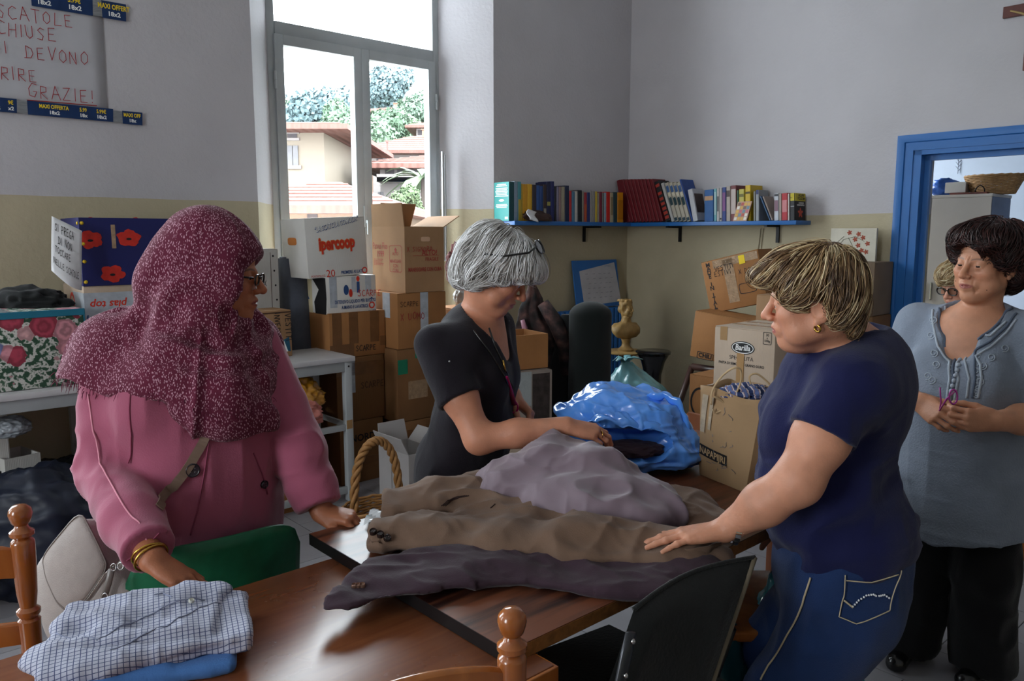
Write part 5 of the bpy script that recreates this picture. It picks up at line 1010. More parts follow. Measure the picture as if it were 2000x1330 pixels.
# patterned cloth on box behind the grey haired woman's head
c5 = at_n(893, 520, 4.1); t = thing('patterned_cloth', 'crumpled dark red patterned cloth peeping out behind the wine carton', 'cloth', c5)
PATT = mat('dark_red_pattern', '6a3434', rough=.8, var=.6, vs=55); crumple('cloth', t, PATT, c5, (.075, .07, .15), 3, 4, .35); 
t = thing('white_bag', 'small white plastic bag below the patterned cloth, by the wine carton', 'bag', c5+V(.03, -.03, -.2)); crumple('bag', t, mat('white_plastic', 'c2c2c2', rough=.3), c5+V(.03, -.03, -.2), (.06, .05, .07), 8, 4, .3)
b = mb(); p_ = c5+V(-.12, -.08, -.27); t = thing('cardboard_box', 'box hidden behind the grey haired woman, carrying the patterned cloth', 'box', W(sn(c5)[0]-.10, sn(c5)[1]-.12, 0), ROOMROT); zt = c5[2]-.27; b.lohi((0, 0, 0), (.34, .28, zt-.004), .004); link('carton_walls', b, KRAFTO, t); b = mb(); b.lohi((.002, .002, zt-.004), (.338, .139, zt)); link('top_flap', b, KRAFTO, t); b = mb(); b.lohi((.002, .141, zt-.004), (.338, .278, zt)); link('top_flap', b, KRAFTO, t)
# ---- bust on its stand, black stool, teal bag
bc = at_y(1222, 684, 5.95); GOLD = mat('gilded_plaster', 'a08150', rough=.42, var=.3, vs=25, bump=.2, bs=50)
t = thing('side_table', 'small round gilt table standing under the plaster bust', 'table', (bc[0], bc[1], 0)); zt = .618
b = mb(); b.lathe([(.145, zt-.02), (.155, zt-.012), (.155, zt-.004), (.148, zt)], 28); link('tabletop', b, GOLD, t, 40); b = mb(); b.lathe([(.11, 0), (.11, .02), (.04, .05), (.025, .2), (.035, .4), (.022, .5), (.06, zt-.02)], 16); link('pedestal', b, mat('dull_brown_post', '4a3c2c', rough=.5), t, 40)
t = thing('plaster_bust', 'gilded classical bust of a young man wearing a wreath, on the small table', 'statue', (bc[0], bc[1], zt), math.radians(20))
b = mb(); b.lathe([(.062, 0), (.064, .012), (.05, .02), (.034, .035), (.027, .06), (.036, .085), (.04, .095)], 20); link('socle', b, GOLD, t, 40)
bd = []
for k, (z, rx, ry, y) in enumerate([(.095, .04, .035, 0), (.115, .085, .05, 0), (.145, .118, .062, 0), (.175, .122, .06, .004), (.20, .10, .052, .008), (.215, .06, .042, .008), (.225, .04, .036, .005), (.25, .034, .034, 0), (.27, .034, .036, -.004)]):
    bd.append([V(rx*math.cos(a), y+ry*math.sin(a)*(1+.10*math.sin(7*a+9*z*20)), z+.012*math.sin(5*a)*(rx > .08)) for a in np.linspace(0, 2*PI, 37)[:-1]])
b = mb(); b.loft(bd); link('shoulders', b, GOLD, t, True)
# head is sculpted with the people's head (see people)
BUST = t
sc_ = at_y(1276, 684, 5.85); BLKG = mat('black_gloss', '0f0f12', rough=.15, spec=.6)
t = thing('black_stool', 'glossy black flared pedestal stool in the corner right of the bust', 'stool', (sc_[0], sc_[1], 0)); b = mb(); zt2 = .632; b.lathe([(.10, 0), (.11, .02), (.075, .12), (.062, .3), (.065, .45), (.09, .55), (.118, zt2-.03)], 28); link('pedestal', b, BLKG, t, 50); b = mb(); b.lathe([(.118, zt2-.03), (.132, zt2-.022), (.134, zt2-.008), (.126, zt2)], 28); link('seat', b, BLKG, t, 50)
tg = at_y(1235, 760, 4.9); TEALB = mat('teal_translucent_plastic', '6fa6ae', rough=.22, var=.25, vs=9, spec=.6)
t = thing('teal_plastic_bag', 'knotted pale teal plastic bag standing in front of bust and black stool', 'bag', (tg[0], tg[1], 0))
def bagshape(p):
    q = p.copy(); z = q[:, 2]; f_ = np.where(z > .55, np.clip(1-(z-.55)*1.7, .16, 1), 1); q[:, 0] = q[:, 0]*f_ - np.where(z > .5, (z-.5)*.55, 0); q[:, 1] *= f_; return q
crumple('bag', t, TEALB, V(tg[0]+.02, tg[1], .33), (.235, .20, .40), 12, 5, .2, 2.4, floor=.0, shape=bagshape)
b = mb()
for k in range(5):
    a = k*1.3; p0 = V(-.05, -.02, .70); b.tube([p0, p0+V(.05*math.cos(a), .03*math.sin(a), .035), p0+V(.10*math.cos(a)+.01, .06*math.sin(a), .02+.02*math.sin(k*2))], [.012, .024, .008], 7, flat=.35)
link('knot', b, TEALB, t, True)
# ---- slanted easel legs under the tilted boxes
DKW = woodmat('dark_brown_wood', '2a1714', '3d241d', .4, (8, 8, 1)); t = thing('wooden_easel', 'dark wooden easel legs leaning under the tilted boxes by the door wall', 'easel', W(4.3, 3.0))
A = at_s(1352, 716, 4.42); B = at_s(1318, 812, 4.28); oo = np.array(t.location)
b = mb(); b.tube([A-oo, A*.2+B*.8-oo, (A+(B-A)*(A[2]/(A[2]-B[2])))-oo], .022, 8); link('leg', b, DKW, t, True); A2 = A-EV*.38; b = mb(); b.tube([A2-oo, (A2+EU*-.05-EV*.12)*V(1, 1, 0)-oo], .022, 8); link('leg', b, DKW, t, True)
b = mb(); b.tube([A-oo, A2-oo], .024, 8); link('ledge', b, DKW, t, True); b = mb(); e3 = (A+A2)/2; b.tube([e3-oo, (e3+EU*.5)*V(1, 1, 0)-oo], .02, 8); link('leg', b, DKW, t, True)
# ---- back room
WARD = mat('wardrobe_grey_cream', 'c2bcb6', rough=.5, var=.04); WSIDE = mat('wardrobe_blue_grey', '5c6c8c', rough=.5)
t = thing('grey_wardrobe', 'tall cream wardrobe with blue grey side in the back room', 'wardrobe', W(7.1, 2.15), ROOMROT)
for k in range(2):
    b = mb(); b.lohi((-.018, .002+.45*k, .08), (0, .448+.45*k, 1.80), .002); d_ = link('door', b, WARD, t); b = mb(); b.lohi((-.03, .40 if k == 0 else .47, .95), (-.018, .415 if k == 0 else .485, 1.1), .003); link('handle', b, CHROME, d_)
b = mb(); b.lohi((0, 0, 0), (.45, .90, 1.80)); link('carcass', b, WSIDE, t); b = mb(); b.lohi((-.02, -.005, 1.80), (.455, .905, 1.825), .003); link('top_board', b, WARD, t)
def wb(px, py): return at_s(px, py, 7.28)
bk = wb(1940, 378); WICK = mat('wicker', 'a8845a', rough=.7, var=.3, vs=40); t = thing('wicker_basket', 'shallow woven wicker basket on top of the wardrobe', 'basket', W(sn(bk)[0], sn(bk)[1], 1.826), ROOMROT-PI/2)
rx0, rx1 = .155, .215
for k in range(11):
    z = .008+.0125*k; q = k/10; rx = rx0+(rx1-rx0)*q; ry = .10+.04*q; b = mb(); pts = [V(rx*math.cos(a), ry*math.sin(a), z+.003*math.sin(16*a+PI*k)) for a in np.linspace(0, 2*PI, 49)]; b.tube(pts, .0075, 5, cap=False); link('wicker_row', b, WICK, t, True)
for k in range(24):
    a = 2*PI*k/24; b = mb(); b.tube([V(rx0*math.cos(a), .10*math.sin(a), 0), V(rx1*math.cos(a), .14*math.sin(a), .145)], .005, 5); link('stake', b, WICK, t)
b = mb(); b.lathe([(.0, .0), (1, .0), (1, .006), (0, .006)], 24, M=np.diag([rx0, .1, 1])); link('bottom', b, WICK, t)
b = mb(); b.tube([V(rx1*1.01*math.cos(a), .142*math.sin(a), .148+.003*math.sin(20*a)) for a in np.linspace(0, 2*PI, 61)], .010, 6, cap=False); link('rim', b, WICK, t, True)
bb = wb(1846, 360); t = thing('blue_package', 'bright blue plastic wrapped bundle on the wardrobe', 'bundle', W(sn(bb)[0], sn(bb)[1], 1.826)); pz = np.array(t.location); crumple('bundle', t, mat('blue_plastic_wrap', '3a6ac0', rough=.25, var=.3), pz+V(0, 0, .07), (.13, .10, .085), 5, 4, .2, floor=1.826)
wx = at_s(1860, 374, 7.17); t = thing('white_carton', 'small white carton next to the blue bundle on the wardrobe', 'box', W(sn(wx)[0], sn(wx)[1]+.06, 1.844), ROOMROT-PI/2); b = mb(); b.lohi((0, 0, 0), (.16, .10, .085), .003); link('carton_walls', b, WHITEB, t); b = mb(); b.lohi((.002, .002, .085), (.158, .098, .087)); link('lid', b, WHITEB, t)
t = thing('wooden_tray', 'flat brown tray with a loop handle lying on the wardrobe edge', 'tray', W(7.12, 2.36, 1.826), ROOMROT-PI/2); b = mb(); b.lohi((-.12, .0, 0), (.16, .10, .016), .003); link('tray_board', b, CRW, t); b = mb(); b.tube([V(.10+.035*math.cos(a), .02, .017+.05*math.sin(a)) for a in np.linspace(0, PI, 12)], .005, 6); link('handle', b, DARKMET, t, True)
b = mb(); pz = at_s(1870, 330, 8.99); t = thing('wall_ornament', 'faint dried sprig hanging on the back room wall above the wardrobe', 'ornament', pz); b.tube([V(0, -.01, .1), V(0, -.012, -.05)], .004, 5); link('stem', b, mat('dry_sprig', '8a90a0'), t)
for k in range(6):
    b = mb(); z = -.02+.02*k; b.tube([V(0, -.012, z), V(.03*(-1)**k, -.015, z+.03)], [.004, .002], 5); link('twig', b, mat('dry_sprig', '8a90a0'), t)
# ---- basket with twisted handle on the floor
kb = at_z(748, 985, 0); kb = W(2.02, 3.25); t = thing('handled_basket', 'wicker basket with a thick twisted handle on the floor beyond the dark table', 'basket', kb, ROOMROT)
WK2 = mat('golden_wicker', '9a6f40', rough=.6, var=.3, vs=40)
b = mb()
for k in range(12):
    z = .008+.014*k; q = k/11; b = mb(); b.tube([V((.14+.04*q)*math.cos(a), (.11+.03*q)*math.sin(a), z+.004*math.sin(14*a+PI*k)) for a in np.linspace(0, 2*PI, 41)], .008, 5, cap=False); link('wicker_row', b, WK2, t, True)
for ph in (0, 2.1, 4.2):
    b = mb(); pts = []
    for i in range(61):
        u = i/60; a = PI*u; c_ = V(.13*math.cos(a), 0, .16+.33*math.sin(a)**.8); nn_ = unit(V(math.cos(a), 0, math.sin(a))); q = ph+u*34; pts.append(c_+nn_*.013*math.cos(q)+V(0, 1, 0)*.013*math.sin(q))
    b.tube(pts, .0115, 6); link('handle_strand', b, WK2, t, True)
# ---- under the tables on the left
DBAG = mat('navy_bag_fabric', '141a2c', rough=.5, var=.3, vs=12); BLKP = mat('black_plastic', '0e0f12', rough=.25, var=.2)
def floorbag(name, label, px, py, n_, r, m, seed, z=None, cat='bag'):
    p = at_n(px, py, n_); t = thing(name, label, cat, (p[0], p[1], 0 if z is None else z)); zz = r[2]*.85 if z is None else z+r[2]*.85; crumple('bag', t, m, V(p[0], p[1], zz), r, seed, 5, .22, 2.2, floor=0 if z is None else z); return t
floorbag('black_bag', 'big crumpled black and navy bag on the floor under the left white table', 70, 1000, 3.7, (.36, .24, .30), DBAG, 21)
floorbag('black_bin_bag', 'shiny black plastic bag under the left table near the pink coat', 125, 960, 4.05, (.24, .2, .26), BLKP, 22)
q = Carton('white open carton among the dark bags under the left white table', (12, 940), (82, 925), (8, 905), n=4.05, z0=.30, z1=.50, depth=.2, m=WHITEB, open_=True, yaw=12)
b = mb(); b.lohi((-.02, -.02, -.30), (q.w+.02, q.d+.02, -.001)); link('carton_base', b, KRAFTD, q.t)
b = mb(); g0 = at_n(8, 862, 4.1); t = thing('white_case', 'pale upright case at the left edge under the rose box table', 'case', W(sn(g0)[0]-.34, 4.1, 0), ROOMROT); b.lohi((0, 0, .0), (.36, .2, .70), .006); link('case', b, WHITEB, t); b = mb(); b.lohi((.02, -.01, .42), (.34, 0, .44)); link('band', b, INKK, t)
g1 = at_n(22, 872, 3.95); floorbag('clear_plastic_bag', 'crumpled clear plastic bag lying at the left edge under the table', 20, 875, 3.98, (.1, .08, .05), mat('clear_film', '8f969c', rough=.15, bump=.6, bs=30, spec=.8), 25, z=.62)
b = mb(); t = thing('low_shelf', 'low white shelf board on bricks carrying the bags under the left table', 'shelf', W(-.2, 3.5, 0), ROOMROT)
b = mb(); b.lohi((0, 0, .17), (1.15, .12, .205)); link('board', b, WLAM, t)
for x in (.03, 1.0): b = mb(); b.lohi((x, 0, 0), (x+.1, .12, .17)); link('support', b, DARKMET, t)
# ---- under the white table beside the pink coat
q = Carton('tall plain brown carton with clothes spilling out under the white table', (500, 1010), (617, 1000), (500, 826), n=3.86, z0=.0, z1=.44, depth=.28, m=KRAFTO, open_=True)
e = at_n(575, 770, 3.95); t = thing('yellow_bag', 'shiny mustard yellow plastic bag on the brown carton under the white table', 'bag', e); crumple('bag', t, mat('mustard_plastic', 'a8741c', rough=.18, var=.3, spec=.8), e-V(0, 0, .02), (.16, .12, .125), 31, 5, .25)
e = at_n(585, 800, 3.86); t = thing('salmon_garment', 'salmon pink folded garment spilling over the carton edge under the white table', 'garment', e); crumple('garment', t, mat('salmon_cloth', 'c0756a', rough=.85, sheen=.2), e-V(0, 0, .02), (.13, .10, .085), 33, 5, .25)
e = at_n(563, 803, 3.76); t = thing('blue_garment', 'small bright blue crumpled cloth beside the salmon garment', 'garment', e); crumple('garment', t, mat('bright_blue_cloth', '2a72b0', rough=.8), e, (.05, .04, .06), 35, 4, .2)
# ---- teal bags under the dark table, between chair and jeans
TEAL2 = mat('teal_glossy_plastic', '2a8a98', rough=.18, var=.3, vs=8, spec=.7)
e = at_y(1525, 1150, 2.02); t = thing('teal_carrier_bag', 'glossy teal plastic bag on the floor between dark chair and jeans', 'bag', (e[0], e[1], 0)); crumple('bag', t, TEAL2, V(e[0]+.06, e[1], .28), (.16, .14, .34), 41, 5, .25, 2.2, floor=0)
e = at_y(1415, 1290, 1.95); t = thing('dark_teal_bag', 'dull dark teal plastic bag under the table behind the upholstered chair', 'bag', (e[0], e[1], 0)); crumple('bag', t, mat('dark_teal_plastic', '1f4a50', rough=.3, var=.3), V(e[0], e[1], .2), (.2, .16, .26), 43, 5, .25, 2.2, floor=0)
e = at_y(1430, 1180, 1.93); t = thing('turned_stool', 'wooden stool with turned leg seen between upholstered chair and teal bag', 'stool', (e[0], e[1]+.0, 0))
for dx, dy in ((-.0, -.0), (.26, .05), (.05, .26), (.3, .3)):
    b = mb(); b.lathe([(.012, 0), (.018, .08), (.026, .2), (.02, .3), (.016, .34), (.024, .40), (.018, .46)], 12, (dx, dy, 0)); link('leg', b, HONEY, t, True)
b = mb(); b.lohi((-.04, -.04, .46), (.34, .34, .49), .008); link('seat', b, HONEY, t)
# ---- at the right edge
e = at_z(1990, 1100, 0); t = thing('wooden_crate', 'low orange brown wooden crate on the floor at the right edge', 'crate', (e[0]+.02, e[1]+.03, 0), ROOMROT)
for z in (.005, .055): b = mb(); b.lohi((0, -.16, z), (.018, .16, z+.045), .002); link('slat', b, HONEY, t); b = mb(); b.lohi((.3, -.16, z), (.318, .16, z+.045), .002); link('slat', b, HONEY, t); b = mb(); b.lohi((.018, .145, z), (.3, .16, z+.045), .002); link('slat', b, HONEY, t); b = mb(); b.lohi((.018, -.16, z), (.3, -.145, z+.045), .002); link('slat', b, HONEY, t)
b = mb(); b.lohi((.018, -.145, .004), (.3, .145, .012)); link('bottom', b, HONEY, t)
b = mb(); oo = np.array(t.location); t2 = thing('grey_sack', 'pale grey cloth sack bulging over the crate at the right edge', 'sack', (oo[0], oo[1], .1)); cx_ = oo+.16*EU; crumple('sack', t2, mat('pale_sack', '8d8a84', rough=.9, bump=.3, bs=40), V(cx_[0], cx_[1], .22), (.17, .15, .16), 51, 5, .15, floor=.10)

# ---- dark cloth heaped behind the rose box
e = at_n(55, 585, 4.18); t = thing('dark_cloth', 'blackish folded cloth heaped on the back of the rose printed box', 'cloth', (e[0], e[1], 1.172)); crumple('cloth', t, BLKF, V(e[0], e[1], 1.185), (.20, .10, .085), 61, 5, .2, 2.2, floor=1.172)
# ================================================================== SCULPTING: signed distance fields meshed by surface nets
class SDF:
    def __init__(s): s.P = []
    def _add(s, fn, c, br, k, op): s.P.append((fn, np.asarray(c, float), br, k, op)); return s
    def cap(s, a, b, ra, rb=None, k=.015, op='u', q=1.0, side=None):
        """tapered capsule; q squeezes it along the axis normal to 'side' (q<1 = flat)"""
        a = np.asarray(a, float); b = np.asarray(b, float); rb = ra if rb is None else rb; ab = b-a; L2 = ab @ ab + 1e-12
        if q != 1.0:
            t = unit(ab); sd = np.asarray(side, float); sd = unit(sd - t*(sd @ t)); fr = np.cross(t, sd)
        def fn(P):
            ap = P-a; t_ = np.clip((ap @ ab)/L2, 0, 1); v = ap - t_[:, None]*ab; r = ra+(rb-ra)*t_
            if q == 1.0: return np.sqrt((v*v).sum(1)) - r
            w_ = v @ fr; v2 = v + (w_*(1/q-1))[:, None]*fr; return (np.sqrt((v2*v2).sum(1)) - r)*(q if q < 1 else 1)
        return s._add(fn, (a+b)/2, np.sqrt(L2)/2+max(ra, rb)*max(1, q), k, op)
    def chain(s, pts, rs, k=.015, op='u', **kw):
        for i in range(len(pts)-1): s.cap(pts[i], pts[i+1], rs[i], rs[i+1], k, op, **kw)
        return s
    def ell(s, c, r, R=None, k=.02, op='u'):
        c = np.asarray(c, float); r = np.asarray(r if hasattr(r, '__len__') else (r, r, r), float); R = None if R is None else np.asarray(R, float)
        def fn(P):
            p = P-c
            if R is not None: p = p @ R
            k0 = np.sqrt(((p/r)**2).sum(1)); k1 = np.sqrt(((p/(r*r))**2).sum(1)); return k0*(k0-1)/(k1+1e-9)
        return s._add(fn, c, r.max(), k, op)
    def rbox(s, c, hf, R=None, r=.02, k=.01, op='u'):
        c = np.asarray(c, float); hf = np.asarray(hf, float)
        def fn(P):
            p = P-c
            if R is not None: p = p @ R
            q = np.abs(p)-(hf-r); return np.sqrt((np.maximum(q, 0)**2).sum(1)) + np.minimum(q.max(1), 0) - r
        return s._add(fn, c, float(np.linalg.norm(hf)), k, op)
    def sub(s, T, k=.01, op='u'):
        lo, hi = T.bounds(); return s._add(lambda P: T(P), (lo+hi)/2, float(np.linalg.norm(hi-lo)/2), k, op)
    def plane(s, c, n, k=.004, op='i'):
        """keep the side the normal points away from"""
        c = np.asarray(c, float); n = unit(n); return s._add(lambda P: (P-c) @ n, c, 1e3, k, op)
    def func(s, fn, k=.004, op='i'): return s._add(fn, V(0, 0, 0), 1e3, k, op)
    def __call__(s, P, margin=.07):
        d = np.full(len(P), .25 if margin > .1 else .12)
        for fn, c, br, k, op in s.P:
            if br > 100: idx = slice(None); Q = P
            else:
                idx = np.nonzero(((P-c)**2).sum(1) < (br+margin+k)**2)[0]
                if len(idx) == 0: continue
                Q = P[idx]
            e = fn(Q); o = d[idx]
            if op == 'u': h = np.maximum(k-np.abs(o-e), 0)/k if k > 0 else 0; d[idx] = np.minimum(o, e) - h*h*k*.25
            elif op == 's': e = -e; h = np.maximum(k-np.abs(o-e), 0)/k; d[idx] = np.maximum(o, e) + h*h*k*.25
            else: h = np.maximum(k-np.abs(o-e), 0)/k; d[idx] = np.maximum(o, e) + h*h*k*.25
        return d
    def bounds(s):
        L = [(c-br, c+br) for fn, c, br, k, op in s.P if op == 'u' and br < 100]; return np.min([a for a, b in L], 0)-.02, np.max([b for a, b in L], 0)+.02
    def grad(s, P, e=.0015):
        g = np.stack([s(P+d)-s(P-d) for d in np.eye(3)*e], 1); return g/(np.linalg.norm(g, axis=1)[:, None]+1e-9)
def sdfmesh(S, h, lo=None, hi=None, keep=None):
    l, u = S.bounds(); lo = l if lo is None else np.maximum(l, lo); hi = u if hi is None else np.minimum(u, hi)
    B = 4; n = np.ceil((hi-lo)/(h*B)).astype(int)+1; H = h*B
    g = np.stack(np.meshgrid(*[np.arange(k) for k in n], indexing='ij'), -1).reshape(-1, 3)
    dc = S(lo+(g+.5)*H, margin=H*2); act = np.abs(dc) < H*1.15
    N = n*B+1; D = np.repeat(np.repeat(np.repeat(dc.reshape(n), B, 0), B, 1), B, 2); D = np.pad(D, ((0, 1),)*3, mode='edge').astype(np.float32)
    ga = g[act]*B; off = np.stack(np.meshgrid(*[np.arange(B+1)]*3, indexing='ij'), -1).reshape(-1, 3)
    mask = np.zeros(N, bool); pts = (ga[:, None, :]+off[None]).reshape(-1, 3); mask[pts[:, 0], pts[:, 1], pts[:, 2]] = True
    ids = np.argwhere(mask); D[ids[:, 0], ids[:, 1], ids[:, 2]] = S(lo+ids*h)
    s_ = D < 0; c = s_[:-1, :-1, :-1].astype(np.int8)
    cnt = sum(s_[a:N[0]-1+a, b:N[1]-1+b, e:N[2]-1+e].astype(np.int8) for a in (0, 1) for b in (0, 1) for e in (0, 1))
    cells = np.argwhere((cnt > 0) & (cnt < 8)); idx = np.full(N-1, -1, np.int64); idx[cells[:, 0], cells[:, 1], cells[:, 2]] = np.arange(len(cells))
    cr = [(a, b, e) for a in (0, 1) for b in (0, 1) for e in (0, 1)]; val = {q: D[cells[:, 0]+q[0], cells[:, 1]+q[1], cells[:, 2]+q[2]] for q in cr}
    acc = np.zeros((len(cells), 3)); num = np.zeros(len(cells))
    for p in cr:
        for ax in range(3):
            if p[ax]: continue
            q = list(p); q[ax] = 1; q = tuple(q); a, b = val[p], val[q]; m = (a < 0) != (b < 0); t = np.where(m, a/(a-b+1e-20*(a == b)), 0)
            pos = np.array(p, float)[None].repeat(len(cells), 0); pos[:, ax] = t; acc += pos*m[:, None]; num += m
    Vv = lo + (cells + acc/np.maximum(num, 1)[:, None])*h
    Fs = []
    for ax in range(3):
        sl0 = [slice(None)]*3; sl1 = [slice(None)]*3; sl0[ax] = slice(0, -1); sl1[ax] = slice(1, None)
        dif = s_[tuple(sl0)] != s_[tuple(sl1)]; e = np.argwhere(dif); b_, c_ = [(1, 2), (2, 0), (0, 1)][ax]
        e = e[(e[:, b_] > 0) & (e[:, c_] > 0) & (e[:, b_] < N[b_]-1) & (e[:, c_] < N[c_]-1)]
        if len(e) == 0: continue
        q = []
        for db, dc_ in ((0, 0), (-1, 0), (-1, -1), (0, -1)):
            w_ = e.copy(); w_[:, b_] += db; w_[:, c_] += dc_; q.append(idx[w_[:, 0], w_[:, 1], w_[:, 2]])
        q = np.stack(q, 1); flip = ~s_[e[:, 0], e[:, 1], e[:, 2]]; q[flip] = q[flip][:, ::-1]; Fs.append(q)
    Ff = np.concatenate(Fs) if Fs else np.zeros((0, 4), int); Ff = Ff[(Ff >= 0).all(1)]
    if keep is not None:
        k = keep(Vv[Ff].mean(1)); Ff = Ff[k]; used = np.unique(Ff); mp = np.full(len(Vv), -1); mp[used] = np.arange(len(used)); Vv = Vv[used]; Ff = mp[Ff]
    return Vv, Ff
def joinm(*ms):
    v = []; f = []; o = 0
    for a, b in ms: v.append(a); f.append(b+o); o += len(a)
    return np.concatenate(v), np.concatenate(f)
def sculpt(name, S, h, m, parent, disp=None, col=None, keep=None, lo=None, hi=None, post=None):
    v, f = sdfmesh(S, h, lo, hi, keep)
    if disp is not None: v = v + S.grad(v)*disp(v)[:, None]
    if post is not None: v = post(v)
    c = col(v) if col is not None else None
    if parent is not None: v = v - np.array(parent.location)
    o = link(name, npmesh(name, v, f, c), m, parent, True, fixn=False); return o
class Frm:
    """local frame: x right, y forward, z up"""
    def __init__(s, o, fwd, up=(0, 0, 1), roll=0, sc=1.0):
        f = unit(fwd); u = np.asarray(up, float); u = unit(u - f*(u @ f)); r = np.cross(f, u)
        if roll: r, u = r*math.cos(roll)+u*math.sin(roll), u*math.cos(roll)-r*math.sin(roll)
        s.o = np.asarray(o, float); s.R = np.stack([r, f, u], 1); s.sc = sc
    def __call__(s, x, y, z): return s.o + s.R @ (np.array([x, y, z])*s.sc)
    def inv(s, P): return ((P-s.o) @ s.R)/s.sc
    def vec(s, x, y, z): return s.R @ V(x, y, z)
def head(S, F, age=.5, full=0.0, neck=True, ears=True, neck_to=None, nr=.055):
    c = F.sc; E = lambda p, r, k, op='u', R=None: S.ell(F(*p), np.asarray(r if hasattr(r, '__len__') else (r,)*3)*c, F.R if R is None else F.R @ R, k*c, op)
    K = lambda a, b, ra, rb, k, op='u', **kw: S.cap(F(*a), F(*b), ra*c, rb*c, k*c, op, **kw)
    E((0, -.018, .030), (.073, .092, .082), .02); E((0, .034, .045), (.057, .048, .045), .03); E((0, .030, -.035), (.055+.006*full, .058, .074), .03)
    for x in (-1, 1):
        K((x*.050, .0, -.060), (x*.012, .064, -.099), .020+.004*full, .017, .028); E((x*.040, .056, -.024), (.027, .026, .026), .02); K((x*.040, .070, .018), (x*.006, .084, .014), .008, .007, .014)
        E((x*.046, .040, -.066), .024+.006*full, .025)
        E((x*.031, .098, -.001), (.017, .014, .012), .012, 's')
        E((x*.031, .0735, -.001), .0148, .006)                       # lids over the eyeball
        E((x*.031, .090, -.0025), (.0125, .012, .0028), .003, 's')
        if ears:
            R = rotz(x*.30) @ rotx(-.15); E((x*.077, -.012, -.010), (.0085, .019, .032), .010, 'u', R); E((x*.085, -.008, -.006), (.006, .010, .017), .005, 's', R); E((x*.0765, -.004, -.040), (.006, .007, .009), .006)
        E((x*.0125, .099, -.036), (.008, .010, .0075), .007)
        K((x*.018, .092, -.040), (x*.031, .074, -.074), .0028, .002, .009, 's')
        K((x*.020, .083, -.0618), (0, .094, -.0600), .0042, .0062, .006); K((x*.017, .083, -.0705), (0, .0915, -.0722), .0052, .0075, .006)
    E((0, .072, -.098), (.020, .018, .016), .02); E((0, .076, -.062), (.030, .018, .022), .016)
    K((0, .086, .010), (0, .111, -.028), .0070, .0105, .010); E((0, .1125, -.032), (.0105, .0105, .0095), .006)
    for x in (-1, 1):
        K((x*.023, .086, -.0662), (0, .101, -.0658), .0016, .0020, .003, 's'); E((x*.0058, .108, -.0435), (.0032, .0045, .004), .003, 's')
    if age > .3: E((0, .034, -.104), (.036, .040, .020+.012*full), .022)
    if neck_to is not None: S.chain([F(0, -.030, -.055), neck_to], [nr*c, (nr+.003)*c], .03)
def facecol(F, skin, lip, flush=.5, brow=None, nose=.4):
    sk, lp = np.array(lin(skin)), np.array(lin(lip))
    def fn(v):
        p = F.inv(v); c = np.tile(sk, (len(v), 1)); n = fbm(v, 60, 3, 2)*.05+fbm(v, 14, 8, 2)*.06; c *= (1+n)[:, None]
        red = np.array([1.10, .82, .80]); ax = np.abs(p[:, 0])
        m = np.exp(-(((ax-.042)/.022)**2+((p[:, 2]+.03)/.022)**2))*(p[:, 1] > .02)*flush + np.exp(-(p[:, 0]/.014)**2-((p[:, 2]+.033)/.013)**2)*(p[:, 1] > .09)*nose
        c = c*(1-m[:, None]) + c*red*m[:, None]
        q = ((p[:, 2]+.0665)/(.0085-.10*np.minimum(ax, .026)**1.4))**2 + (ax/.0235)**2; l = np.clip((1.15-q)/.35, 0, 1)*(p[:, 1] > .076); c = c*(1-l[:, None])+lp*l[:, None]
        if brow is not None:
            bz = .0215 - .0045*((ax-.030)/.02)**2; b = np.clip(1.3-np.abs(p[:, 2]-bz)/.0032, 0, 1)*(ax > .012)*(ax < .050)*(p[:, 1] > .05); b *= .75; c = c*(1-b[:, None])+np.array(lin(brow))*b[:, None]
        return np.clip(c, 0, 1)
    return fn
FL = [(.041, .024, .020), (.045, .028, .021), (.041, .026, .020), (.031, .019, .018)]
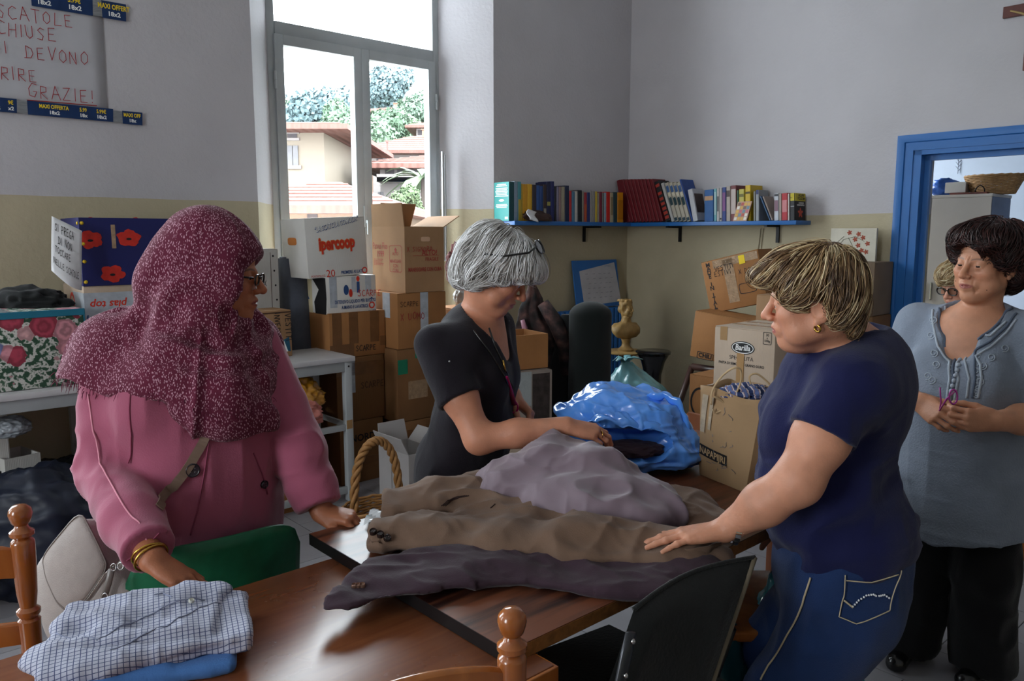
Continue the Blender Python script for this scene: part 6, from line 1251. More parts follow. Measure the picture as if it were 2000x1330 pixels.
def hand(S, wr, d, n, th, curl=(.3, .3, .3, .3), spread=(.10, .02, -.06, -.16), sc=1.0, thumb=(.5, .55, .25), tb=.35, arch=.0):
    """wr wrist, d to the fingers, n out of the palm, th to the thumb side"""
    d = unit(d); n = unit(n - d*(np.asarray(n) @ d)); t = unit(np.asarray(th) - d*(np.asarray(th) @ d) - n*(np.asarray(th) @ n)); wr = np.asarray(wr, float)
    kn = []
    for i, (lat, fw) in enumerate(((.028, .086), (.0095, .091), (-.0095, .086), (-.027, .076))):
        k_ = wr + (t*lat + d*fw - n*(.004 if i in (1, 2) else 0))*sc; kn.append(k_)
        S.cap(wr + (t*lat*.55+d*.004)*sc, k_, .0145*sc, .0105*sc, .014*sc)
    S.ell(wr + (d*.045 + n*.004)*sc, (.034*sc, .045*sc, .013*sc), np.stack([t, d, n], 1), .012*sc)
    S.ell(wr + (d*.030 + t*.024 + n*.010)*sc, (.014*sc, .028*sc, .013*sc), np.stack([t, d, n], 1), .012*sc)
    tips = []
    for i in range(4):
        a = spread[i]; dd = d*math.cos(a)+t*math.sin(a); p = kn[i]; cu = curl[i]; cs = cu if hasattr(cu, '__len__') else (cu*.9, cu*1.1, cu*.6); ang = 0; r0 = (.0088, .0090, .0085, .0074)[i]*sc
        for j in range(3):
            ang += cs[j]; v = dd*math.cos(ang)+n*math.sin(ang); q = p+v*FL[i][j]*sc; S.cap(p, q, r0*(1-.09*j), r0*(.93-.10*j), .0035*sc)
            if j < 2: S.ell(p, r0*1.04, None, .004*sc)
            p = q
        tips.append((p, v, -dd*math.sin(ang)+n*math.cos(ang), r0*.72))
    p = wr + (d*.016+t*.024+n*.008)*sc; v = unit(d*thumb[0]+t*thumb[1]+n*thumb[2]); r0 = .0125*sc
    for j, L in enumerate((.042, .033, .027)):
        q = p+v*L*sc; S.cap(p, q, r0*(1-.12*j), r0*(.9-.12*j), .006*sc); p = q; vv = unit(v*math.cos(tb) + unit(d*.9+n*.2-t*.25)*math.sin(tb)); tips_n = vv; v = vv if j < 2 else v
    tips.append((p, v, n*.4+t*-.0+d*0, r0*.66)); return tips
def nails(tips, parent, m, up=None):
    for (p, v, nn, r) in tips:
        b = mb(); back = unit(-nn + 0*v); sd = unit(np.cross(v, back)); c = np.asarray(p)+back*r*.80 - v*r*.1; pts = [[c+sd*r*.72*x+v*r*1.0*y - back*r*.30*x*x for y in (-1, 0, .8)] for x in (-1, -.5, 0, .5, 1)]
        b.grid(lambda u, w_: pts[int(round(u*4))][int(round(w_*2))], 4, 2)
        if parent is not None: b.v = [tuple(np.array(q)-np.array(parent.location)) for q in b.v]
        link('fingernail', b, m, parent, True, fixn=False)
def strands(name, S, F, m, parent, starts, flow, n, steps, ln, rad, cols, seed=0, lift=.003, inside=0.0, jit=.2):
    """hair: thin tapered locks that follow the sculpted hair surface along 'flow' (local frame of the head)"""
    rn = np.random.default_rng(seed); P = starts[rn.integers(0, len(starts), n)] + rn.normal(size=(n, 3))*.002
    path = [P]; off = rn.uniform(-inside, lift, n); L = ln*rn.uniform(.6, 1.25, n)/steps; J = rn.normal(size=(n, 3))*jit
    for k in range(steps):
        g = S.grad(P, .003); fl = flow(F.inv(P)); fl = fl/(np.linalg.norm(fl, axis=1)[:, None]+1e-9); w_ = (fl + J*.6 + .30*np.stack([vnoise(F.inv(P), 22, 60+i+seed) for i in range(3)], 1)) @ F.R.T
        w_ = w_ - g*((w_*g).sum(1))[:, None]; w_ /= np.linalg.norm(w_, axis=1)[:, None]+1e-9
        P = P + w_*L[:, None]; d = S(P); P = P - g*(d-off)[:, None]*.85; path.append(P)
    path = np.stack(path, 1); K_ = steps+1; T = np.gradient(path, axis=1); T /= np.linalg.norm(T, axis=2)[:, :, None]+1e-9
    A = np.cross(T, rn.normal(size=(n, 1, 3))); A /= np.linalg.norm(A, axis=2)[:, :, None]+1e-9; B_ = np.cross(T, A)
    prof = np.interp(np.linspace(0, 1, K_), [0, .15, .7, 1], [.3, 1, .8, .08])*rad; R = (rn.uniform(.6, 1.3, n)[:, None]*prof[None])[:, :, None]
    ring = np.stack([path + R*(A*math.cos(2*PI*j/3)+B_*math.sin(2*PI*j/3)) for j in range(3)], 2)
    v = ring.reshape(-1, 3); base = (np.arange(n)[:, None]*K_ + np.arange(K_-1)[None])*3; f = []
    for j in range(3):
        a = base+j; b = base+(j+1) % 3; f.append(np.stack([a, b, b+3, a+3], -1).reshape(-1, 4))
    f = np.concatenate(f); ki = np.clip(((vnoise(F.inv(path[:, 0]), 55, seed+7)*.75+.5+rn.normal(size=n)*.16)*len(cols)).astype(int), 0, len(cols)-1); ci = np.array([lin(c) for c in cols])[ki]*rn.uniform(.85, 1.15, (n, 1)); col = np.repeat(ci, K_*3, 0)
    if parent is not None: v = v-np.array(parent.location)
    o = link(name, npmesh(name, v, f, col), m, parent, True, fixn=False); o['kind'] = 'stuff'; return o
SKIN = mat('skin', 'c58a6c', rough=.48, var=.05, vs=40, bump=.12, bs=220, spec=.4, sss=.12, attr='tint'); HAIR = mat('hair', '888888', rough=.42, var=.0, spec=.5, attr='tint')
EYEW = mat('eye_white', 'b8afa6', rough=.15, var=0, spec=.6); IRIS = mat('dark_iris', '2a1a12', rough=.1, var=0, spec=.7); NAIL = mat('nail', 'c99684', rough=.3, var=0); GOLDM = mat('gold', 'c39a4a', rough=.25, metal=1, var=0); STEEL = mat('watch_steel', 'a8a9aa', rough=.22, metal=1, var=0)
LENS = bpy.data.materials.new('spectacle_lens'); LENS.use_nodes = True; n_ = LENS.node_tree.nodes; l_ = LENS.node_tree.links; n_.clear(); o_ = n_.new('ShaderNodeOutputMaterial'); t_ = n_.new('ShaderNodeBsdfTransparent'); g_ = n_.new('ShaderNodeBsdfGlossy'); x_ = n_.new('ShaderNodeMixShader'); t_.inputs[0].default_value = (.8, .8, .8, 1); g_.inputs['Roughness'].default_value = .03; x_.inputs[0].default_value = .12; l_.new(t_.outputs[0], x_.inputs[1]); l_.new(g_.outputs[0], x_.inputs[2]); l_.new(x_.outputs[0], o_.inputs[0])
SUNL = mat('dark_lens', '101114', rough=.08, var=0, spec=.7); BLKFR = mat('black_frame', '0d0d0f', rough=.25, var=0, spec=.6)
def wpart(name, b, m, parent, sm=True, solid=0):
    q = parent
    while q.parent is not None: q = q.parent
    o = np.array(q.location)
    b.v = [tuple(np.array(q)-np.array(o)) for q in b.v]; return link(name, b, m, parent, sm, fixn=True, solid=solid)
def eyes(F, parent, look=(0, 1, -.1)):
    for x in (-1, 1):
        b = mb(); c = F(x*.031, .0742, -.001); b.ball(c, .0124*F.sc, 16, 12); e = wpart('eyeball', b, EYEW, parent)
        lk = unit(F.R @ np.asarray(look, float)); b = mb(); sd = unit(np.cross(lk, F.vec(0, 0, 1))); up = np.cross(sd, lk); rr = .0126*F.sc
        rg = [[c + lk*rr*math.cos(a) + (sd*math.cos(t)+up*math.sin(t))*rr*math.sin(a) for t in np.linspace(0, 2*PI, 17)[:-1]] for a in (.02, .18, .36, .52)]; b.loft(rg, cap=False); wpart('iris', b, IRIS, parent)
def spectacles(F, parent, m, w_=.024, h_=.016, y=.103, z=-.004, lens=LENS, name='glasses', temple=True, th=.0018, droop=.0, tz=.004):
    g = mb(); ring = lambda x: [F(x*.032+w_*math.cos(a)*abs(math.cos(a))**-.25 if abs(math.cos(a)) > 1e-3 else x*.032, y-.10*abs(x*.032+w_*math.cos(a)-0)**1.6, z+h_*np.sign(math.sin(a))*abs(math.sin(a))**.8) for a in np.linspace(0, 2*PI, 33)]
    for x in (-1, 1): g.tube(ring(x), th*F.sc, 6, cap=False)
    g.tube([F(-.009, y+.001, z+.004), F(0, y+.004, z+.007), F(.009, y+.001, z+.004)], th*F.sc, 6)
    if temple:
        for x in (-1, 1): g.tube([F(x*(.031+w_), y-.006, z+.006), F(x*.071, y-.03, z+.007), F(x*.079, .0, z+.006+tz), F(x*.078, -.02, z-.012)], th*1.15*F.sc, 6)
    o = wpart(name, g, m, parent)
    for x in (-1, 1):
        b = mb(); b.poly(ring(x)[:-1]); wpart('lens', b, lens, o, False)
    return o

class DS:
    """a sculpted surface together with its folds, so that details lie on the folded cloth"""
    def __init__(s, S, disp): s.S = S; s.d = disp
    def __call__(s, P, margin=.07): return s.S(P, margin) - s.d(P)
    grad = SDF.grad
def traces(S, pix, t0=.7, t1=4.5):
    """first points of a sculpted surface along lines of sight; misses come back as nan"""
    D = np.array([unit(ray(*p)) for p in pix]); t = np.full(len(D), t0); done = np.zeros(len(D), bool)
    for i in range(110):
        a = np.nonzero(~done & (t < t1))[0]
        if len(a) == 0: break
        e = S(O+D[a]*t[a][:, None], margin=.2); hit = e < .0006; done[a[hit]] = True; t[a] += np.where(hit, 0, np.clip(e*.75, .0006, .14))
    P = O+D*t[:, None]; P[~done] = np.nan; return P
def trace(S, px, py): return traces(S, [(px, py)])[0]
def snap(S, P, off=.002):
    P = np.atleast_2d(np.asarray(P, float)).copy()
    for i in range(6): P -= S.grad(P)*(S(P)-off)[:, None]*.9
    return P
def seam(S, pix, r, name, m, parent, off=.001, n=10, flat=1.0):
    """a thin cord or band laid on a garment through the given picture points"""
    K = [k for k in traces(S, pix) if k[0] == k[0]]; pts = []
    if len(K) < 2: return None
    for a, b in zip(K[:-1], K[1:]): pts += [a*(1-i/n)+b*i/n for i in range(n)]
    pts.append(K[-1]); Q = snap(S, np.array(pts), off); b = mb()
    if flat == 1.0: b.tube(list(Q), r, 5)
    else:
        g = S.grad(Q); T = np.gradient(Q, axis=0); sd = np.cross(T, g); sd /= np.linalg.norm(sd, axis=1)[:, None]; b.loft([[q-s_*r, q-s_*r+n_*.002, q+s_*r+n_*.002, q+s_*r] for q, s_, n_ in zip(Q, sd, g)])
    return wpart(name, b, m, parent)
def disc(S, px, py, r, name, m, parent, th=.004, holes=True):
    p = trace(S, px, py)
    if p[0] != p[0]: return None
    g = S.grad(p[None])[0]; a = unit(np.cross(g, V(0, 0, 1))); c = np.cross(g, a); Mx = np.stack([a, c, g], 1); b = mb(); b.lathe([(r, -.002), (r, th*.7), (r*.85, th), (r*.72, th*.6), (.0005, th*.55)], 20, p, Mx); o = wpart(name, b, m, parent, 50)
    if holes:
        for i in range(4):
            b = mb(); q = p + a*r*.28*(1 if i % 2 else -1)+c*r*.28*(1 if i < 2 else -1)+g*th*.58; b.poly([q+(a*math.cos(t)+c*math.sin(t))*r*.11 for t in np.linspace(0, 2*PI, 9)[:-1]]); wpart('button_hole', b, mat('button_glint', '6a6a70', rough=.4), o, False)
    return o
class Bod:
    def __init__(s, o, f, lean=lambda z: 0): s.o = V(o[0], o[1], 0); s.f = unit(V(f[0], f[1], 0)); s.r = np.cross(s.f, V(0, 0, 1)); s.R = np.stack([s.r, s.f, V(0, 0, 1)], 1); s.lean = lean
    def __call__(s, x, y, z): return s.o + s.r*x + s.f*(y+s.lean(z)) + V(0, 0, z)
    def E(s, S, c, r, k=.05, op='u', inf=0, rx=0): S.ell(s(*c), np.asarray(r)+inf, s.R @ rotx(rx) if rx else s.R, k, op)
# ================================================================== PEOPLE
def person(label, o): return thing('person', label, 'person', (o[0], o[1], 0))
def cloth(name, col, **k): return mat(name, col, **{**dict(rough=.85, var=.10, vs=30, bump=.15, bs=260, sheen=.12, spec=.2), **k})
def fold(P, sc, seed, amp, stretch=(1, 1, .35)): return (ridge(P*np.array(stretch), sc, seed)*.6 + fbm(P*np.array(stretch), sc*.6, seed+3, 2)*.5)*amp
def shoe(t, B, x, y, m, ang=0.0, z=0, L=.125):
    S = SDF(); f = rotz(ang) @ B.f; p = B.o + B.r*x + B.f*y + V(0, 0, z); S.cap(p - f*.07+V(0, 0, .032), p+f*L+V(0, 0, .026), .036, .034, .02); S.ell(p - f*.05+V(0, 0, .05), (.038, .05, .042), None, .02); S.plane(p+V(0, 0, .004), (0, 0, -1)); sculpt('shoe', S, .008, m, t)
def trousers(t, B, hipz, knee, foot, m, hipr=(.185, .165), th=.115, kn=.075, an=.075, name='trousers', h=.008, fy=0, amp=.006, top=None, keep=None, bend=None):
    S = SDF(); B.E(S, (0, -.02, hipz), (hipr[0], hipr[1], .15), .05); B.E(S, (0, -.02, hipz+.09), (hipr[0]*.95, hipr[1]*.95, .12), .05)
    for i, x in enumerate((-1, 1)):
        k, f_ = knee[i], foot[i]; S.chain([B(x*.085, -.02, hipz-.07), B(*k), B(*f_)], [th, kn, an], .05)
    S.plane((B.o[0], B.o[1], foot[0][2]), (0, 0, -1), .003)
    dd = lambda P: fold(P, 16, 5, amp, (1, 1, .6)); return DS(S, dd), sculpt(name, S, h, m, t, disp=dd)
# ---------------------------------------------------------------- woman in headscarf and pink coat
def scarf_woman():
    B = Bod((-.87, 2.06), (.45, -.90)); t = person('person in burgundy patterned headscarf, glasses and long pink coat, leaning on the tables', B.o)
    Fh = Frm((-.745, 2.0, 1.402), (.985, .10, -.12), sc=.98)
    shR, elR, wrR = B(.165, .0, 1.175), V(-1.005, 1.885, .915), at_z(297, 1092, .805); shL, elL, wrL = B(-.170, .0, 1.185), V(-.575, 2.06, .925), at_y(628, 1000, 2.0)
    def torso(S, i):
        B.E(S, (0, .02, 1.12), (.19, .135, .19), .07, inf=i); B.E(S, (0, .06, .93), (.205, .175, .20), .07, inf=i); B.E(S, (0, .02, .76), (.215, .185, .20), .07, inf=i)
        for x in (-1, 1): B.E(S, (x*.09, .12, 1.07), (.09, .085, .09), .06, inf=i)
        S.cap(B(-.145, -.01, 1.195), B(.14, -.01, 1.185), .06+i, .06+i, .06)
    S = SDF(); torso(S, -.012); head(S, Fh, .6, .5, ears=False, neck_to=B(0, 0, 1.24)); S.chain([shR, elR, wrR], [.055, .045, .029], .03); S.chain([shL, elL, wrL], [.055, .045, .029], .03)
    dR = unit(at_z(385, 1150, .745)-wrR); tR = hand(S, wrR, dR, V(0, 0, -1)+dR*-.15, V(.85, .45, 0), (.18, .15, .15, .2), (.12, .02, -.10, -.22), .98, (.7, .6, .25), .15)
    dL = unit(V(.93, -.22, -.10)); tL = hand(S, wrL, dL, V(.05, .05, -1), V(-.1, -1, -.15), ((.65, .9, .5), (.75, 1.0, .6), (.8, 1.0, .6), (.8, 1.0, .6)), (.04, 0, -.05, -.1), .98, (.85, .35, .25), .15)
    for k in (-.10, 0.1): B.E(S, (k, 0, .5), (.09, .09, .42), .03)
    reg = lambda P, e=0: np.linalg.norm(P-Fh.o, axis=1) < .17-e
    cR, cL = wrR+dR*.07, wrL+dL*.06; regR = lambda P, e=0: np.linalg.norm(P-cR, axis=1) < .13-e; regL = lambda P, e=0: np.linalg.norm(P-cL, axis=1) < .12-e
    v, f = joinm(sdfmesh(S, .0022, Fh.o-.19, Fh.o+.19, reg), sdfmesh(S, .0027, cR-.15, cR+.15, regR), sdfmesh(S, .0027, cL-.14, cL+.14, regL), sdfmesh(S, .009, keep=lambda P: ~reg(P, .018) & ~regR(P, .018) & ~regL(P, .018)))
    link('body', npmesh('body', v-np.array(t.location), f, facecol(Fh, 'a8694a', '8a4840', .25, '2a1a14', .3)(v)), SKIN, t, True, fixn=False); eyes(Fh, t, (.0, 1, -.25)); nails(tR, t, NAIL); nails(tL, t, NAIL)
    # coat
    G = SDF(); torso(G, .004); G.cap(B(0, .02, .75), B(0, .0, .42), .20, .225, .08)
    for a, e, w__, kx in ((shR, elR, wrR, 1), (shL, elL, wrL, -1)):
        T = SDF(); T.chain([a, e], [.080, .068], .04); T2 = SDF(); T2.chain([e, e*.4+w__*.6, w__+(w__-e)*.3], [.068, .058, .054], .015); fa = unit(w__-e); T2.plane(w__-fa*(.035 if kx > 0 else .02), fa, .004); T.sub(T2, .03); G.sub(T, .035)
    G.plane(B(0, 0, .40), (0, 0, -1))
    PNK = cloth('pink_coat_cloth', 'a0546c', vs=10, var=.07, bump=.12, sheen=.3)
    def dsp(P):
        q = (P-B.o) @ B.R; dR_ = np.minimum(np.linalg.norm(P-elR, axis=1), np.linalg.norm(P-elL, axis=1)); el_ = np.clip(1-dR_/.17, 0, 1)
        return fold(np.stack([q[:, 0], q[:, 1]*.5, q[:, 2]*.22], 1), 15, 61, .011, (1, 1, 1)) + el_*fold(np.stack([P[:, 0], P[:, 1], P[:, 2]*1.4], 1), 15, 63, .020, (1, 1, 1)) + fold(P, 24, 66, .0015)
    o = sculpt('pink_coat', G, .006, PNK, t, disp=dsp)
    G = DS(G, dsp)
    BTN = mat('dark_button', '2a2228', rough=.25, var=.3, vs=90); DSEAM = mat('coat_seam', '8a4058', rough=.9)
    for px, py, r in ((395, 839, .0175), (376, 918, .0175), (516, 946, .011)): disc(G, px, py, r, 'button', BTN, o, .006)
    seam(G, [(413, 800), (409, 860), (398, 930), (385, 1000), (372, 1045)], .002, 'front_seam', DSEAM, o, .0012); seam(G, [(255, 770), (257, 850), (250, 905)], .002, 'shoulder_seam', DSEAM, o, .0012); seam(G, [(172, 770), (182, 840), (195, 905), (240, 985), (290, 1060)], .0022, 'sleeve_seam', mat('light_coat_seam', 'd08a9c', rough=.9), o, .0012)
    seam(G, [(247, 1095), (285, 1068), (312, 1040)], .0018, 'cuff_seam', DSEAM, o, .0012); seam(G, [(495, 885), (512, 925), (522, 965)], .002, 'pocket_seam', DSEAM, o, .0012)
    for k in range(2):
        c = wrR - unit(wrR-elR)*(.018-.012*k); fa = unit(wrR-elR+V(.02*k, 0, 0)); sd = unit(np.cross(fa, V(0, 0, 1))); up = np.cross(sd, fa); b = mb(); b.tube([c+(sd*math.cos(a)*.036+up*math.sin(a)*.032)+fa*.008*math.sin(a*1+k) for a in np.linspace(0, 2*PI, 33)], .003, 6, cap=False); wpart('gold_bangle', b, GOLDM, t)
    # headscarf with a cape over the shoulders
    H = SDF(); E = lambda c, r, k=.03, op='u', R=None: H.ell(Fh(*c), np.array(r)*.98, Fh.R if R is None else Fh.R @ R, k, op)
    E((0, -.040, .055), (.094, .118, .095)); E((0, .025, .060), (.083, .080, .072)); E((0, -.040, .105), (.070, .085, .060), .04); E((0, -.115, .0), (.075, .075, .085), .04); E((0, -.140, -.045), (.070, .066, .072), .04)
    E((0, -.045, -.075), (.088, .092, .09), .03); E((0, .022, -.130), (.065, .065, .040), .03)
    for x in (-1, 1): E((x*.071, .016, -.030), (.026, .060, .084), .03)
    H.ell(Fh(0, .100, -.030), np.array((.085, .066, .105))*.98, Fh.R @ rotx(-.62), .008, 's')
    Cp = SDF(); Cp.cap(Fh(0, -.05, -.08), B(0, .0, 1.20), .095, .13, .06); B.E(Cp, (.01, .01, 1.12), (.240, .178, .165), .08); Cp.cap(B(-.14, -.01, 1.19), B(.15, -.01, 1.18), .105, .108, .08); Cp.cap(B(.15, -.01, 1.175), B(.21, -.0, 1.10), .104, .098, .06); B.E(Cp, (-.02, .12, 1.10), (.16, .105, .13), .08)
    def hem(P):
        q = (P-B.o) @ B.R; return 1.097 + .17*q[:, 0] + .010*np.sin(q[:, 0]*23) + .006*np.sin(np.arctan2(q[:, 0], q[:, 1])*11) - P[:, 2]
    Cp.func(hem, .006); H.sub(Cp, .05)
    T = SDF(); T.cap(Fh(0, .01, -.14), B(-.045, .20, 1.10), .06, .085, .05, q=.6, side=B.r); T.cap(B(-.045, .20, 1.10), B(-.125, .20, 1.025), .085, .075, .05, q=.6, side=B.r); T.plane(B(-.1, 0, 1.0), (0, 0, -1), .004); H.sub(T, .03)
    H.ell(Fh(0, .075, -.055), np.array((.050, .055, .062))*.98, Fh.R, .006, 's')
    def hd_(P):
        q = Fh.inv(P); an = np.arctan2(q[:, 0], q[:, 1]+.03); lowm = np.clip((-q[:, 2]-.05)/.12, 0, 1)
        rad = np.sqrt(q[:, 0]**2+(q[:, 1])**2+(q[:, 2]+.12)**2)
        neckf = np.sin(rad*95+2.5*vnoise(P, 9, 71))*.009*np.clip((-q[:, 2]+.03)/.06, 0, 1)*np.clip((.24-rad)/.1, 0, 1)
        return neckf + fold(np.stack([an*.10, q[:, 2]*.25+rad*.18, q[:, 1]*.25], 1), 26, 73, .017, (1, 1, 1))*(.22+.78*lowm) + fbm(P, 8, 75, 2)*.004
    SC = mat('burgundy_scarf', '5c1430', rough=.9, var=.12, vs=20, sheen=.1, bump=.2, bs=300); N, L, b_ = nodes(SC); src = b_.inputs['Base Color'].links[0].from_socket; tc = N.new('ShaderNodeTexCoord')
    def leaves(rot, scl):
        mp = N.new('ShaderNodeMapping'); mp.inputs['Rotation'].default_value = rot; mp.inputs['Scale'].default_value = scl; L.new(tc.outputs['Object'], mp.inputs[0]); v_ = N.new('ShaderNodeTexVoronoi'); v_.inputs['Scale'].default_value = 165; v_.inputs['Randomness'].default_value = .8; L.new(mp.outputs[0], v_.inputs['Vector'])
        lt = N.new('ShaderNodeMath'); lt.operation = 'LESS_THAN'; lt.inputs[1].default_value = .27; L.new(v_.outputs['Distance'], lt.inputs[0]); return lt.outputs[0]
    a1, a2 = leaves((0, .7, .4), (1.5, 1, .62)), leaves((0, -.7, 1.1), (1.5, 1, .62)); mx_ = N.new('ShaderNodeMath'); mx_.operation = 'MAXIMUM'; L.new(a1, mx_.inputs[0]); L.new(a2, mx_.inputs[1])
    mm = N.new('ShaderNodeMix'); mm.data_type = 'RGBA'; mm.inputs[7].default_value = (*lin('b98c9c'), 1); L.new(mx_.outputs[0], mm.inputs[0]); L.new(src, mm.inputs[6]); L.new(mm.outputs[2], b_.inputs['Base Color'])
    sc_ = sculpt('headscarf', H, .005, SC, t, disp=hd_)
    v, f = sdfmesh(H, .012); hv = hem(v); e = v[np.abs(hv) < .010]; rn = np.random.default_rng(4); b = mb()
    for p in e[rn.integers(0, len(e), min(700, len(e)*3))]:
        g_ = H.grad(p[None])[0]; p = p+g_*.004+rn.normal(size=3)*.006; q = p+g_*.006+V(rn.normal()*.005, rn.normal()*.005, -rn.uniform(.008, .018)); b.tube([p, (p+q)/2+rn.normal(size=3)*.001, q], [.0012, .001, .0004], 3)
    fr = wpart('scarf_fringe', b, mat('fringe_thread', '6a2440', rough=.9), sc_); fr['kind'] = 'stuff'
    spectacles(Fh, t, mat('dark_steel_frame', '2a2628', rough=.25, metal=.5), .021, .0135, th=.0022)
    # bag strap is part of the handbag; the bag hangs at her right hip
    bg = thing('handbag', 'pale grey shoulder handbag with flap and long strap worn by the person in pink coat', 'handbag', (-1.03, 1.80, .70)); LEA = mat('pale_grey_leather', 'a8a09c', rough=.55, var=.08, vs=40, bump=.25, bs=350); LED = mat('grey_leather_edge', '7d7470', rough=.5)
    o_ = np.array(bg.location); nrm = unit(V(-.30, -.90, .30)); 
    def onp(px, py, off=0): d = ray(px, py); c0 = o_+nrm*off; return O + d*(((c0-O) @ nrm)/(d @ nrm))
    def pillow(outline, depth, th, inset=.012, off=0):
        P = [onp(*p, off) for p in outline]; c = np.mean(P, 0); rg = []
        for k, (sc, dz) in enumerate(((.0, th*1.15), (.55, th*1.10), (.88, th*.85), (.97, th*.45), (1.0, 0), (1.0, -depth*.7), (.95, -depth), (.0, -depth))): rg.append([c+(p-c)*max(sc, .002)+nrm*dz - o_ for p in P])
        b = mb(); b.loft(rg); return b
    def rnd(pts, n=5):
        out = []; m_ = len(pts)
        for i in range(m_):
            a, p, c = [np.array(pts[(i+k) % m_], float) for k in (-1, 0, 1)]; q0 = p+(a-p)*.28; q1 = p+(c-p)*.28
            for j in range(n): u = j/(n-1); out.append(tuple((1-u)**2*q0+2*u*(1-u)*p+u*u*q1))
        return out
    body = rnd([(160, 1000), (78, 1092), (62, 1135), (88, 1238), (120, 1285), (262, 1230), (250, 1130), (222, 1110)]); link('bag_body', pillow(body, .085, .012), LEA, bg, True)
    flap = rnd([(157, 996), (82, 1086), (90, 1130), (112, 1178), (134, 1196), (162, 1178), (212, 1108), (190, 1060)]); link('flap', pillow(flap, .004, .010, off=.016), LEA, bg, True)
    P = [onp(*p, .022)-o_ for p in flap]; b = mb(); b.tube(P+[P[0]], .0022, 5, cap=False); link('flap_piping', b, LED, bg, True)
    b = mb(); K = [onp(*p, .022)-o_ for p in ((148, 1192), (175, 1165), (205, 1120), (226, 1103))]; b.tube(K, .0016, 5); link('zip', b, CHROME, bg, True)
    b = mb(); K = [onp(*p, .03)-o_ for p in ((203, 1168), (212, 1138), (218, 1112))]; b.tube(K, .010, 6, flat=.25, up=nrm); link('strap_tab', b, LED, bg, True)
    for px, py in ((205, 1166), (222, 1108), (236, 1106)): b = mb(); c = onp(px, py, .032)-o_; sd = unit(np.cross(nrm, V(0, 0, 1))); up = np.cross(sd, nrm); b.tube([c+(sd*math.cos(a)+up*math.sin(a))*.008 for a in np.linspace(0, 2*PI, 17)], .002, 6, cap=False); link('ring', b, CHROME, bg, True)
    Kp = [(415, 826), (398, 862), (372, 905), (340, 950), (305, 1000), (262, 1068), (238, 1100)]
    b = mb(); pts = []
    K3 = [k_ for k_ in traces(G, Kp[:5]) if k_[0] == k_[0]]
    for a_, c_ in zip(K3[:-1], K3[1:]): pts += [a_*(1-i/6)+c_*i/6 for i in range(6)]
    pts = np.array(pts); gg = G.grad(pts); pts = snap(G, pts, .002); gg = G.grad(pts); T_ = np.gradient(pts, axis=0); sd = np.cross(T_, gg); sd /= np.linalg.norm(sd, axis=1)[:, None]
    b.loft([[q-s_*.011-o_, q-s_*.011+n_*.003-o_, q+s_*.011+n_*.003-o_, q+s_*.011-o_] for q, s_, n_ in zip(pts, sd, gg)]); link('strap', b, mat('taupe_strap', '7a6456', rough=.6), bg)
    b = mb(); K = [onp(*p, .03)-o_ for p in ((262, 1072), (244, 1096), (232, 1108))]; b.tube(K, .011, 6, flat=.3, up=nrm); link('strap', b, LED, bg, True)
scarf_woman()
